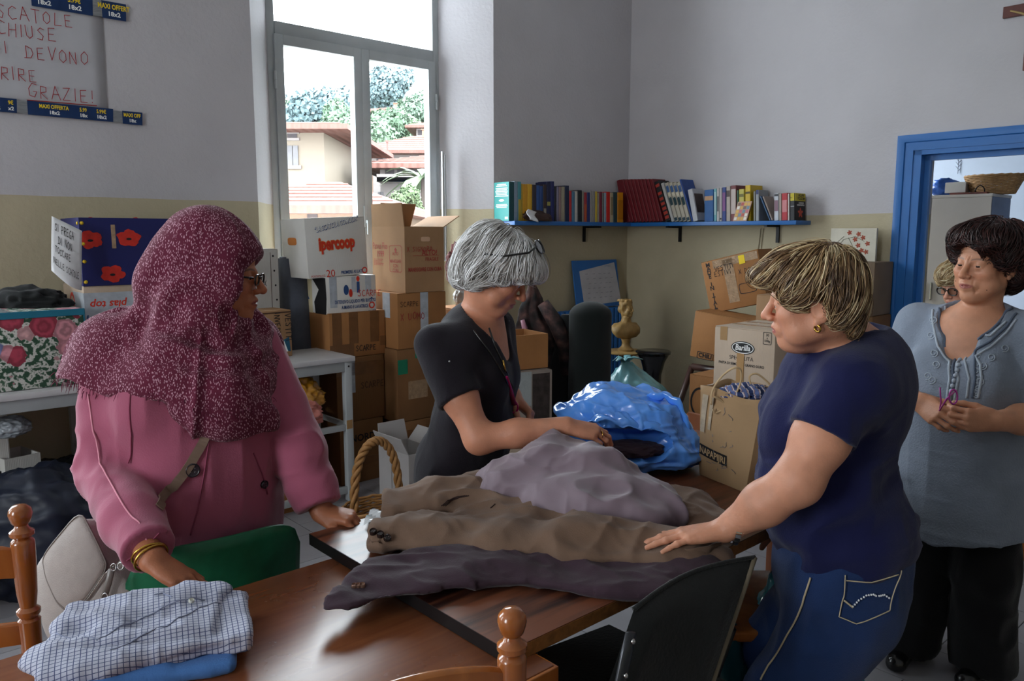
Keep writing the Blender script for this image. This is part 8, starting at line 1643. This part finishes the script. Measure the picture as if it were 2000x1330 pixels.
# ---------------------------------------------------------------- blonde woman in the doorway, mostly hidden
def blonde_woman():
    B = Bod((2.30, 3.84), (-.80, -.40), lambda z: .10*max(0, z-.8)); t = person('person with short blond hair and dark glasses, half hidden behind the person in grey tunic', B.o)
    Fh = Frm((2.19, 3.82, 1.262), (-.86, -.34, -.30), sc=.98); S = SDF(); head(S, Fh, .5, .2, neck_to=B(0, .0, 1.08))
    for c, r in (((0, 0, .98), (.17, .11, .17)), ((0, .02, .80), (.16, .13, .17)), ((0, -.01, .66), (.17, .14, .14))): B.E(S, c, np.array(r)-.01, .06)
    pts = []
    for x in (-1, 1): a, e, w_ = B(x*.17, -.01, 1.04), B(x*.22, .03, .80), B(x*.12, .22, .74); S.chain([a, e, w_], [.05, .042, .028], .03); hd = unit(w_-e); hand(S, w_, hd, V(0, 0, -1), -B.r*x, (.4, .4, .4, .4)); pts.append((a, e, w_))
    reg = lambda P, e=0: np.linalg.norm(P-Fh.o, axis=1) < .16-e
    v, f = joinm(sdfmesh(S, .003, Fh.o-.18, Fh.o+.18, reg), sdfmesh(S, .006, keep=lambda P: ~reg(P, .014))); link('body', npmesh('body', v-np.array(t.location), f, facecol(Fh, 'c48e76', 'a8625c', .4, '8a7050')(v)), SKIN, t, True, fixn=False); eyes(Fh, t)
    G = SDF()
    for c, r in (((0, 0, .98), (.17, .11, .17)), ((0, .02, .80), (.165, .135, .17)), ((0, -.01, .66), (.175, .145, .14))): B.E(G, c, r, .06)
    G.cap(B(-.15, -.01, 1.04), B(.15, -.01, 1.04), .056, .056, .05)
    for a, e, w_ in pts: G.chain([a, e, e+(w_-e)*.7], [.06, .052, .045], .03)
    T = SDF(); T.ell(B(0, .03, 1.13), (.09, .11, .07), B.R, 0); G.sub(T, .006, 's'); sculpt('dark_top', G, .01, cloth('dark_blue_jersey', '1e2434'), t, disp=lambda P: fold(P, 12, 41, .006))
    trousers(t, B, .62, [(-.09, .02, .36), (.09, .02, .36)], [(-.09, 0, .05), (.09, 0, .05)], cloth('grey_trousers', '3a3c44'), (.172, .14), .10, .075, .07, h=.014)
    for x in (-.09, .09): shoe(t, B, x, 0, BLKFR)
    Hs = SDF(); E = lambda c, r, k=.03, op='u': Hs.ell(Fh(*c), np.array(r), Fh.R, k, op); E((0, -.03, .05), (.092, .104, .084)); E((0, -.08, -.01), (.078, .05, .06)); E((0, .05, .078), (.068, .055, .042)); E((0, .088, .058), (.05, .03, .032))
    for x in (-1, 1): E((x*.068, .02, .028), (.024, .045, .04))
    E((0, .10, -.03), (.056, .052, .060), .012, 's'); sculpt('hair', Hs, .006, HAIR, t, disp=lambda P: vnoise(Fh.inv(P)*np.array([1, .4, .6]), 70, 3)*.006, col=lambda v: np.tile(np.array(lin('a88c64')), (len(v), 1)))
    v, f = sdfmesh(Hs, .01); strands('hair_locks', Hs, Fh, HAIR, t, v, lambda p: np.stack([p[:, 0]*1.5, (p[:, 1]+.05)*1.3, -.06-.5*np.abs(p[:, 0])], 1), 1500, 7, .08, .0018, ['a88c64', 'c4aa80', '8a6c48', 'd8c8a4'], 15, .010, .002, .5)
    spectacles(Fh, t, BLKFR, .024, .018, th=.003)
blonde_woman()

# head of the plaster bust
bo = np.array(BUST.location); Fb = Frm(bo+V(.0, -.002, .325), (.75, -.66, .02), sc=.54); S = SDF(); head(S, Fb, .2, 0, neck_to=bo+V(0, 0, .235))
for k in range(14): a = -2.2+4.4*k/13; S.ell(Fb(.078*math.sin(a), -.015+.075*math.cos(a)*.95, .075+.012*math.cos(2*a)), (.013, .013, .016), None, .006)
for k in range(26): a = k*2.39; q = .02+.085*math.sqrt(k/26); S.ell(Fb(q*math.sin(a)*.85, -.03+q*math.cos(a), .115-.35*q*q*20*.05), (.011, .011, .010), None, .006)
for x in (-1, 1): S.ell(Fb(x*.068, -.03, .02), (.014, .028, .028), None, .01); S.ell(Fb(x*.05, -.07, -.01), (.02, .02, .03), None, .01)
v, f = sdfmesh(S, .0032); link('sculpted_head', npmesh('sculpted_head', v, f), GOLD, None, True, fixn=False); hb = bpy.data.objects['sculpted_head']; mw = Matrix.Rotation(-math.radians(20), 3, 'Z')
vv = (v-bo) @ np.array(rotz(math.radians(20))); hb.data.vertices.foreach_set('co', vv.astype(np.float32).ravel()); hb.parent = BUST
# ================================================================== GARMENTS AND BAGS ON THE TABLES
SIDE = lambda a, b: np.cross(unit(np.asarray(b)-np.asarray(a)), V(0, 0, 1))
def flatchain(S, pts, rs, q, k=.03):
    for i in range(len(pts)-1): S.cap(pts[i], pts[i+1], rs[i], rs[i+1], k, q=q, side=SIDE(pts[i], pts[i+1]))
def garment(name, label, S, m, o, disp, h=.005, cat='jacket'):
    global SD
    t = thing(name, label, cat, o); ob = sculpt('cloth', S, h, m, t, disp=disp); SD = DS(S, disp); return t, ob
BRN = cloth('brown_suiting', '70594a', vs=20, var=.1, bump=.2, bs=400); PLUM = cloth('plum_suiting', '3a2a34', vs=20, var=.1); MAUVE = cloth('mauve_lining', '7a6a74', rough=.5, vs=12, var=.12, sheen=.3, bump=.05); DBTN = mat('dark_horn_button', '2a1e1c', rough=.2, var=.3, vs=80, spec=.6)
# plum jacket underneath
S = SDF(); P = [V(-.30, 1.585, .770), V(-.17, 1.655, .772), V(0, 1.69, .770), V(.18, 1.65, .766), V(.32, 1.635, .764), V(.41, 1.69, .764)]
flatchain(S, P[1:], [.070, .064, .066, .070, .06], .24); flatchain(S, [V(-.36, 1.555, .766), P[1]], [.092, .072], .15); flatchain(S, [V(.05, 1.74, .764), V(.25, 1.72, .762), V(.42, 1.72, .762)], [.07, .07, .05], .18); S.ell(V(.425, 1.695, .765), (.045, .045, .022), None, .03)
S.plane(V(-.352, 1.565, 0), unit(V(-.90, .25, 0)), .003); S.plane(V(0, 0, .7525), (0, 0, -1), .003)
dsp = lambda P: fold(np.stack([P[:, 0]*.45+P[:, 1]*.3, P[:, 1]*1.1, P[:, 2]], 1), 15, 81, .014, (1, 1, 1)) + fold(np.stack([P[:, 0]+P[:, 1], P[:, 1]-P[:, 0]*.3, P[:, 2]], 1), 24, 83, .005, (1, 1, 1))
t, ob = garment('plum_jacket', 'dark plum jacket whose buttoned cuff hangs over the table edge, under the brown jacket', S, PLUM, (.05, 1.65, .752), dsp)
for px in (692, 700, 708): disc(SD, px, 1145-.1*(px-700), .0062, 'cuff_button', mat('copper_ring_button', '8a6a5c', rough=.2, metal=.5), t, .006, False)
# brown jacket
S = SDF(); flatchain(S, [V(-.325, 2.02, .784), V(-.20, 2.065, .792), V(-.06, 2.10, .796), V(.08, 2.06, .79)], [.070, .076, .085, .10], .36); S.cap(V(-.42, 2.0, .784), V(-.27, 2.04, .786), .058, .05, .006, 's', q=.2, side=V(.2, .98, 0))
flatchain(S, [V(-.325, 1.795, .788), V(-.18, 1.815, .792), V(0, 1.785, .794), V(.17, 1.735, .797), V(.31, 1.705, .792)], [.056, .064, .070, .074, .062], .40); S.cap(V(-.42, 1.77, .788), V(-.28, 1.80, .789), .046, .042, .006, 's', q=.2, side=V(.1, .99, 0))
S.ell(V(.14, 1.93, .770), (.28, .19, .042), rotz(-.1), .04); S.ell(V(.44, 2.01, .770), (.11, .16, .036), rotz(.3), .04); flatchain(S, [V(.10, 2.16, .79), V(.02, 2.21, .79), V(.15, 2.22, .785)], [.05, .045, .05], .4)
flatchain(S, [V(.28, 1.735, .786), V(.38, 1.70, .784), V(.455, 1.69, .782)], [.055, .052, .040], .45); S.ell(V(.42, 1.83, .80), (.11, .055, .030), rotz(.2), .012, 's')
S.plane(V(-.345, 2.03, 0), unit(V(-.97, -.05, 0)), .003); S.plane(V(-.350, 1.79, 0), unit(V(-.9, -.35, 0)), .003); S.plane(V(0, 0, .7535), (0, 0, -1), .003)
dsp = lambda P: fold(np.stack([P[:, 0]*.5+P[:, 1]*.25, P[:, 1]*1.1-P[:, 0]*.1, P[:, 2]], 1), 16, 91, .015, (1, 1, 1)) + fold(np.stack([P[:, 0]-P[:, 1]*.6, P[:, 1]*.5, P[:, 2]], 1), 13, 93, .010, (1, 1, 1)) + fold(np.stack([P[:, 0]+P[:, 1]*.7, P[:, 1]*.6, P[:, 2]], 1), 30, 95, .0035, (1, 1, 1))
t, ob = garment('brown_jacket', 'brown grey suit jacket spread across the dark table with buttoned sleeve', S, BRN, (.1, 1.9, .753), dsp)
for px, py in ((729, 1040), (743, 1045), (756, 1051)): disc(SD, px, py, .0088, 'cuff_button', DBTN, t, .008)
DL = mat('dark_seam_thread', '33201e', rough=.8)
for k in range(3): seam(SD, [(862+k*4, 988), (874+k*4, 978), (890+k*4, 971), (908+k*4, 968)], .0016, 'pocket_welt', DL, ob, .0008)
seam(SD, [(958, 992), (967, 984)], .0016, 'buttonhole', DL, ob, .0008)
b = mb(); K = [at_z(*p, z) for p, z in (((1258, 1062), .80), ((1300, 1082), .795), ((1345, 1094), .79), ((1385, 1090), .79), ((1408, 1074), .795), ((1405, 1056), .80), ((1375, 1050), .80), ((1335, 1056), .80))]
K = [K[0]] + [(K[i]*(1-j/4)+K[i+1]*j/4) for i in range(len(K)-1) for j in range(1, 5)]
def lap(u, v): i = u*(len(K)-1); a = K[int(i)]; c = K[min(int(i)+1, len(K)-1)]; p = a+(c-a)*(i-int(i)); return p+V(0, 0, -.014+.042*v*math.sin(PI*min(1, u*1.15+.08))) + V(.0, -.004, 0)*math.sin(9*u)
b.grid(lap, 40, 5); wpart('lapel', b, BRN, t, True, solid=.004)
b = mb(); K2 = [at_z(*p, .80) for p in ((1245, 1055), (1290, 1062), (1335, 1072), (1385, 1066))]; b.grid(lambda u, v: (lambda i: K2[int(min(i, 2.999))]*(1-(i-int(min(i, 2.999))))+K2[int(min(i, 2.999))+1]*(i-int(min(i, 2.999))))(u*3)+V(0, .035*(1-2*v)*(1-.4*u), .008*math.sin(6*u+3*v)-.008*v), 18, 4); wpart('rust_lining', b, cloth('rust_lining', '7a4a40', rough=.5), t, True, solid=.002)
b = mb(); b.grid(lambda u, v: V(-.055+.13*u, 2.205+.035*v, .772+.03*math.sin(PI*u)*(1-v*.4)+.008*v), 12, 4); wpart('pink_lining', b, cloth('pinkish_lining', '8a6a60', rough=.5), t, True, solid=.003)
# mauve garment lifted out of the heap by the grey haired woman
S = SDF(); S.cap(V(.115, 2.165, .905), V(.10, 2.08, .85), .035, .095, .04); S.cap(V(.185, 2.155, .90), V(.22, 2.04, .84), .03, .10, .05); S.ell(V(.015, 2.06, .825), (.085, .085, .06), None, .05); S.ell(V(.25, 1.935, .825), (.19, .14, .060), rotz(-.15), .05)
S.chain([V(-.045, 2.10, .82), V(.06, 1.965, .815), V(.19, 1.865, .812), V(.32, 1.845, .805), V(.40, 1.89, .80)], [.040, .048, .052, .045, .03], .035); S.plane(V(0, 0, .756), (0, 0, -1), .003)
dsp = lambda P: fold(np.stack([P[:, 0]*.6+P[:, 1]*.6, P[:, 1]*.9-P[:, 0]*.4, P[:, 2]*.8], 1), 12, 101, .022, (1, 1, 1)) + fold(np.stack([P[:, 0]-P[:, 1]*.4, P[:, 1]+P[:, 0]*.5, P[:, 2]], 1), 19, 103, .008, (1, 1, 1)) + fbm(P, 7, 105, 2)*.006
t, ob = garment('mauve_garment', 'mauve grey lined garment being lifted from the heap by the grey haired person', S, MAUVE, (.2, 1.95, .757), dsp, cat='garment')
# crumpled clear film under the sleeve
p = at_z(738, 1018, .753); t = thing('plastic_film', 'shiny scrap of clear plastic between the resting hand and the brown sleeve', 'film', p); b = mb(); b.grid(lambda u, v: V(-.03+.09*u, -.04+.09*v, .004+.012*abs(math.sin(5*u+4*v))), 8, 8); link('film', b, mat('white_film', 'd8dce0', rough=.08, spec=.9, var=.1), t, fixn=False)
# ---- blue carrier bag
BLB = mat('blue_carrier_plastic', '5a9cf6', rough=.15, var=.12, vs=7, spec=.6, coat=.3); b_ = BLB.node_tree.nodes['Principled BSDF']; b_.inputs['Transmission Weight'].default_value = 0.0
S = SDF(); bc_ = V(.372, 2.52, .86); S.ell(bc_+V(0, .02, .005), (.240, .20, .135), None, .05); S.ell(bc_+V(-.03, .05, .055), (.19, .14, .085), None, .05); S.ell(bc_+V(.10, -.03, -.06), (.165, .16, .085), None, .05); S.ell(bc_+V(-.03, -.03, -.06), (.20, .15, .075), None, .05)
op = bc_+V(-.015, -.145, .005); S.ell(op, (.135, .11, .040), rotx(.45), .014, 's'); S.plane(V(0, 0, .7525), (0, 0, -1), .003)
def crease(P):
    q = P-bc_; r_ = lambda A, sc, sd: np.abs(vnoise(A, sc, sd))
    A = np.stack([q[:, 0]*.45+q[:, 2]*.5, q[:, 1], q[:, 2]*1.2-q[:, 0]*.3], 1); Bq = np.stack([q[:, 0]+q[:, 1]*.4, q[:, 1]*.5, q[:, 2]*.5+q[:, 0]*.3], 1)
    return .010 - .030*r_(A, 8, 111) - .024*r_(Bq, 15, 113) - .016*r_(np.stack([q[:, 0]*.4, q[:, 1], q[:, 2]*2.2], 1), 22, 117) - .006*r_(Bq, 38, 119)
t, ob = garment('blue_plastic_bag', 'big crumpled glossy blue plastic bag lying open on the dark table', S, BLB, (.372, 2.52, .752), crease, cat='bag', h=.005)
rim = []
for k in range(33): a = 2*PI*k/32; rim.append(op + rotx(.45) @ V(.138*math.cos(a), .112*math.sin(a), .0)+V(0, -.012, .012*math.sin(3*a)))
K = [at_y(1268, 778, 2.50), at_y(1296, 772, 2.48), at_y(1322, 786, 2.46), at_y(1336, 815, 2.45), at_y(1340, 848, 2.46), at_y(1336, 880, 2.50)]; K = [K[0]]+[K[i]*(1-j/4)+K[i+1]*j/4 for i in range(5) for j in range(1, 5)]
b = mb(); b.tube([k+V(0, 0, .003*math.sin(i*1.7)) for i, k in enumerate(K)], [.016+.004*math.sin(i) for i in range(len(K))], 7, flat=.3, up=V(0, 1, .3)); wpart('handle', b, BLB, t, True)
K = [at_y(1268, 790, 2.43), at_y(1285, 806, 2.42), at_y(1300, 822, 2.42), at_y(1308, 845, 2.42), at_y(1322, 870, 2.44)]; b = mb(); b.tube(K, [.012, .017, .016, .014, .012], 7, flat=.3, up=V(0, 1, .3)); wpart('handle', b, BLB, t, True)
c = op+V(.01, .03, -.035); tt = thing('dark_garment', 'dark purple folded clothes lying inside the open blue plastic bag', 'garment', c); crumple('cloth', tt, PLUM, c, (.115, .07, .026), 121, 5, .18, 2.5)
# ---- paper carrier bag
PB = mat('brown_carrier_paper', 'a98a66', rough=.75, var=.1, vs=6, bump=.25, bs=22); PBL = mat('shiny_tape_film', 'b8a890', rough=.12, var=.15, vs=40, bump=.5, bs=60, spec=.8)
z0 = .7515; A0, B0, C0 = at_z(1366, 926, z0), at_z(1456, 962, z0), at_z(1552, 938, z0); D0 = A0+C0-B0; A1, B1, C1 = at_y(1369, 748, A0[1]+.01), at_y(1488, 795, B0[1]+.015), at_y(1546, 776, C0[1]); 
zt = (A1[2]+B1[2]+C1[2])/3+.01
for q in (A1, B1, C1): q[2] = zt + (q[2]-zt)*.35
D1 = A1+C1-B1; t = thing('paper_bag', 'brown paper carrier bag with black brand label and twisted handles, filled with striped cloth', 'bag', (A0+C0)/2); o_ = np.array(t.location)
def ringpts(q, n=8):
    cs = [A0*(1-q)+A1*q, B0*(1-q)+B1*q, C0*(1-q)+C1*q, D0*(1-q)+D1*q]; out = []
    for i in range(4):
        a, c = cs[i], cs[(i+1) % 4]; nr = unit(np.cross(c-a, V(0, 0, 1)))
        for j in range(n): u = j/n; bul = .013*math.sin(PI*u)*math.sin(PI*min(1, q*1.1)); p = a*(1-u)+c*u; p = p + nr*(bul*(1 if i in (0, 1) else .3)) ; out.append(p + V(0, 0, .006*math.sin(7*u+i*2)*q**3))
    return out
rg = [[p-o_ + (.0035*vnoise(np.array([p*1.0]), 24, 5)[0])*unit(p-(A0+C0)/2) for p in ringpts(k/14)] for k in range(15)]
b = mb(); b.loft(rg, cap=False); o = len(b.v); b.f.append(tuple(range(31, -1, -1))); link('paper', b, PB, t, 35, solid=.0015)
fa = lambda u, v, e=.004: (A0*(1-u)+B0*u)*(1-v)+(A1*(1-u)+B1*u)*v + unit(np.cross(B0-A0, V(0, 0, 1)))*(.013*math.sin(PI*u)*math.sin(PI*min(1, v*1.1))+e) - o_
b = mb(); b.grid(lambda u, v: fa(.02+.60*u, .245+.12*v-.03*u, .0045), 8, 2); lb = link('black_label', b, INKK, t, fixn=False)
vs, fs = text_mb('NAPAPIJRI', 1.0, .03, 0, 'CENTER'); xs = [p[0] for p in vs]; x0_, x1_ = min(xs), max(xs); b = mb(); b.add([fa(.04+.56*(p[0]-x0_)/(x1_-x0_), .302-.03*(p[0]-x0_)/(x1_-x0_)+p[1]*.105, .006) for p in vs], fs); link('brand_lettering', b, mat('kraft_lettering', 'b89a74', rough=.7), lb, fixn=False)
b = mb(); b.grid(lambda u, v: fa(.03+.10*u+.03*v, .50+.42*v, .005), 3, 8); link('clear_tape', b, PBL, t, fixn=False); b = mb(); b.grid(lambda u, v: fa(.20+.06*u, .55+.36*v, .005), 3, 8); link('clear_tape', b, PBL, t, fixn=False)
rn = random.Random(9); SCR = mat('pen_scribble', '6f7077', rough=.8)
for k in range(16):
    u, v, a = rn.uniform(.3, .85), rn.uniform(.12, .9), rn.uniform(0, 6.28); L_ = rn.uniform(.03, .10); b = mb(); b.tube([fa(min(max(u+L_*math.cos(a)*i/5+.02*math.sin(i), .02), .98), min(max(v+L_*math.sin(a)*i/5, .02), .98), .0045) for i in range(6)], .0008, 3); link('pen_scribble', b, SCR, t)
b = mb(); b.grid(lambda u, v: ((B0*(1-u)+C0*u)*(1-v)+(B1*(1-u)+C1*u)*v)+unit(np.cross(C0-B0, V(0, 0, 1)))*(.013*math.sin(PI*u)*math.sin(PI*min(1, v*1.1))+.003)-o_ if True else 0, 6, 1) if False else None
CORD = mat('paper_cord', 'bda27c', rough=.8)
def hcurve(K, Y):
    P = [at_y(*k, y) for k, y in zip(K, Y)]; P = [np.array(p) for p in P]; out = []
    for i in range(len(P)-1):
        p0, p1, p2, p3 = P[max(i-1, 0)], P[i], P[i+1], P[min(i+2, len(P)-1)]
        for j in range(6): u = j/6; out.append(.5*((2*p1)+(p2-p0)*u+(2*p0-5*p1+4*p2-p3)*u*u+(3*p1-p0-3*p2+p3)*u**3))
    return out+[P[-1]]
ya, yb = A1[1]-.01, B1[1]-.005
for K, Y in (([(1389, 790), (1392, 762), (1410, 735), (1432, 719), (1446, 722), (1447, 745), (1436, 772)], [ya-.05]*3+[ya-.07]*4), ([(1466, 750), (1464, 735), (1478, 730), (1498, 745), (1515, 765), (1538, 782)], [yb+.09]*6), ([(1395, 775), (1412, 785), (1414, 798), (1398, 806), (1392, 800)], [ya-.06]*5)):
    b = mb(); b.tube([p-o_ for p in hcurve(K, Y)], .0058, 6, flat=.5); link('handle', b, CORD, t, True)
ST_ = mat('striped_cloth', 'b8b4bc', rough=.8, var=0); N, L, bb_ = nodes(ST_); tc = N.new('ShaderNodeTexCoord'); wv = N.new('ShaderNodeTexWave'); wv.inputs['Scale'].default_value = 9; wv.inputs['Distortion'].default_value = .3; L.new(tc.outputs['Object'], wv.inputs['Vector']); cr = ramp(N, [(0, '2b3a66'), (.3, '2b3a66'), (.34, 'c4bcc0'), (.62, 'c4bcc0'), (.66, '8a5a50'), (.74, '8a5a50'), (.78, '5a6a98')], 'CONSTANT'); L.new(wv.outputs['Fac'], cr.inputs[0]); L.new(cr.outputs[0], bb_.inputs['Base Color'])
c = (A1+B1+C1+D1)/4+V(0, 0, -.015); ts = thing('striped_cloth', 'striped blue and white cloth stuffed into the top of the paper bag', 'cloth', c); crumple('cloth', ts, ST_, c, (.085, .075, .032), 131, 5, .25, 3)
# ---- folded shirts on the foreground table
CHK = cloth('checked_cotton', 'b4b7c8', var=.04, bump=.08, sheen=.1); N, L, bb_ = nodes(CHK); tc = N.new('ShaderNodeTexCoord'); src = bb_.inputs['Base Color'].links[0].from_socket
mp = N.new('ShaderNodeMapping'); mp.inputs['Rotation'].default_value = (0, 0, -.42); L.new(tc.outputs['Object'], mp.inputs[0]); sx = N.new('ShaderNodeSeparateXYZ'); L.new(mp.outputs[0], sx.inputs[0])
def stripe(sock, per, wd, off=0, add=None):
    m1 = N.new('ShaderNodeMath'); m1.operation = 'MULTIPLY_ADD'; m1.inputs[1].default_value = 1/per; m1.inputs[2].default_value = off; L.new(sock, m1.inputs[0])
    if add is not None: m0 = N.new('ShaderNodeMath'); m0.operation = 'MULTIPLY_ADD'; m0.inputs[1].default_value = .9/per; L.new(add, m0.inputs[0]); L.new(m1.outputs[0], m0.inputs[2]); m1 = m0
    fr = N.new('ShaderNodeMath'); fr.operation = 'FRACT'; L.new(m1.outputs[0], fr.inputs[0]); lt = N.new('ShaderNodeMath'); lt.operation = 'LESS_THAN'; lt.inputs[1].default_value = wd; L.new(fr.outputs[0], lt.inputs[0]); return lt.outputs[0]
l1, l2 = stripe(sx.outputs[0], .0095, .16), stripe(sx.outputs[1], .0095, .16, .3, sx.outputs[2]); mxx = N.new('ShaderNodeMath'); mxx.operation = 'MAXIMUM'; L.new(l1, mxx.inputs[0]); L.new(l2, mxx.inputs[1])
mm = N.new('ShaderNodeMix'); mm.data_type = 'RGBA'; mm.inputs[7].default_value = (*lin('4a5274'), 1); L.new(mxx.outputs[0], mm.inputs[0]); L.new(src, mm.inputs[6]); L.new(mm.outputs[2], bb_.inputs['Base Color'])
R_ = rotz(.36); c0 = V(-.672, 1.385, 0); LC = lambda x, y, z: c0+R_ @ V(x, y, 0)+V(0, 0, z)
S = SDF(); S.rbox(LC(-.02, -.02, .732), (.160, .112, .0115), R_, .0115); S.rbox(LC(-.08, -.06, .736), (.10, .085, .015), R_ @ rotz(.25), .015, .02); S.plane(V(0, 0, .7205), (0, 0, -1), .002)
t, ob = garment('blue_shirt', 'plain blue folded shirt lying under the checked shirt on the foreground table', S, cloth('blue_cotton', '4a78b8', var=.08), (c0[0], c0[1], .7205), lambda P: fold(P, 14, 141, .004, (1, .4, 1)), cat='shirt')
S = SDF(); S.rbox(LC(.0, .0, .755), (.168, .108, .010), R_, .010); S.rbox(LC(.025, -.018, .770), (.142, .095, .009), R_ @ rotz(.05), .009, .006); S.rbox(LC(-.025, .015, .783), (.140, .086, .008), R_ @ rotz(-.08), .008, .006)
flatchain(S, [LC(-.165, -.04, .770), LC(-.09, .02, .786), LC(.02, .055, .792), LC(.11, .085, .790)], [.036, .034, .030, .028], .32, .012); flatchain(S, [LC(-.15, .04, .782), LC(-.05, .075, .790), LC(.06, .098, .790)], [.026, .028, .030], .36, .010)
flatchain(S, [LC(-.155, -.055, .766), LC(-.115, -.085, .764), LC(-.06, -.10, .762)], [.032, .028, .026], .45, .02); S.ell(LC(-.14, -.01, .798), (.045, .035, .018), R_, .012, 's'); S.plane(V(0, 0, .7455), (0, 0, -1), .002)
def dsp(P):
    q = (P-c0) @ R_; return fold(np.stack([q[:, 0]*.5, q[:, 1]*1.4+q[:, 0]*.5, P[:, 2]], 1), 20, 151, .007, (1, 1, 1)) + fold(np.stack([q[:, 0], q[:, 1], q[:, 2]], 1), 34, 153, .003, (1, .5, 1))
t, ob = garment('checked_shirt', 'folded white and navy checked shirt on top of the blue shirt, foreground table', S, CHK, (c0[0], c0[1], .7455), dsp, cat='shirt', h=.0042)
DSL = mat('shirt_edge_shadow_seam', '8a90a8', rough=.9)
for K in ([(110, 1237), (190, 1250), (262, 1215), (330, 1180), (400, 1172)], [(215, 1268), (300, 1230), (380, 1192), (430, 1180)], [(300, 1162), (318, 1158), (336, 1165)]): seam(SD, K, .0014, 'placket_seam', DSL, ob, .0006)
disc(SD, 374, 1173, .0055, 'button', mat('pearl_button', 'c8c8c0', rough=.2), t, .003, False)
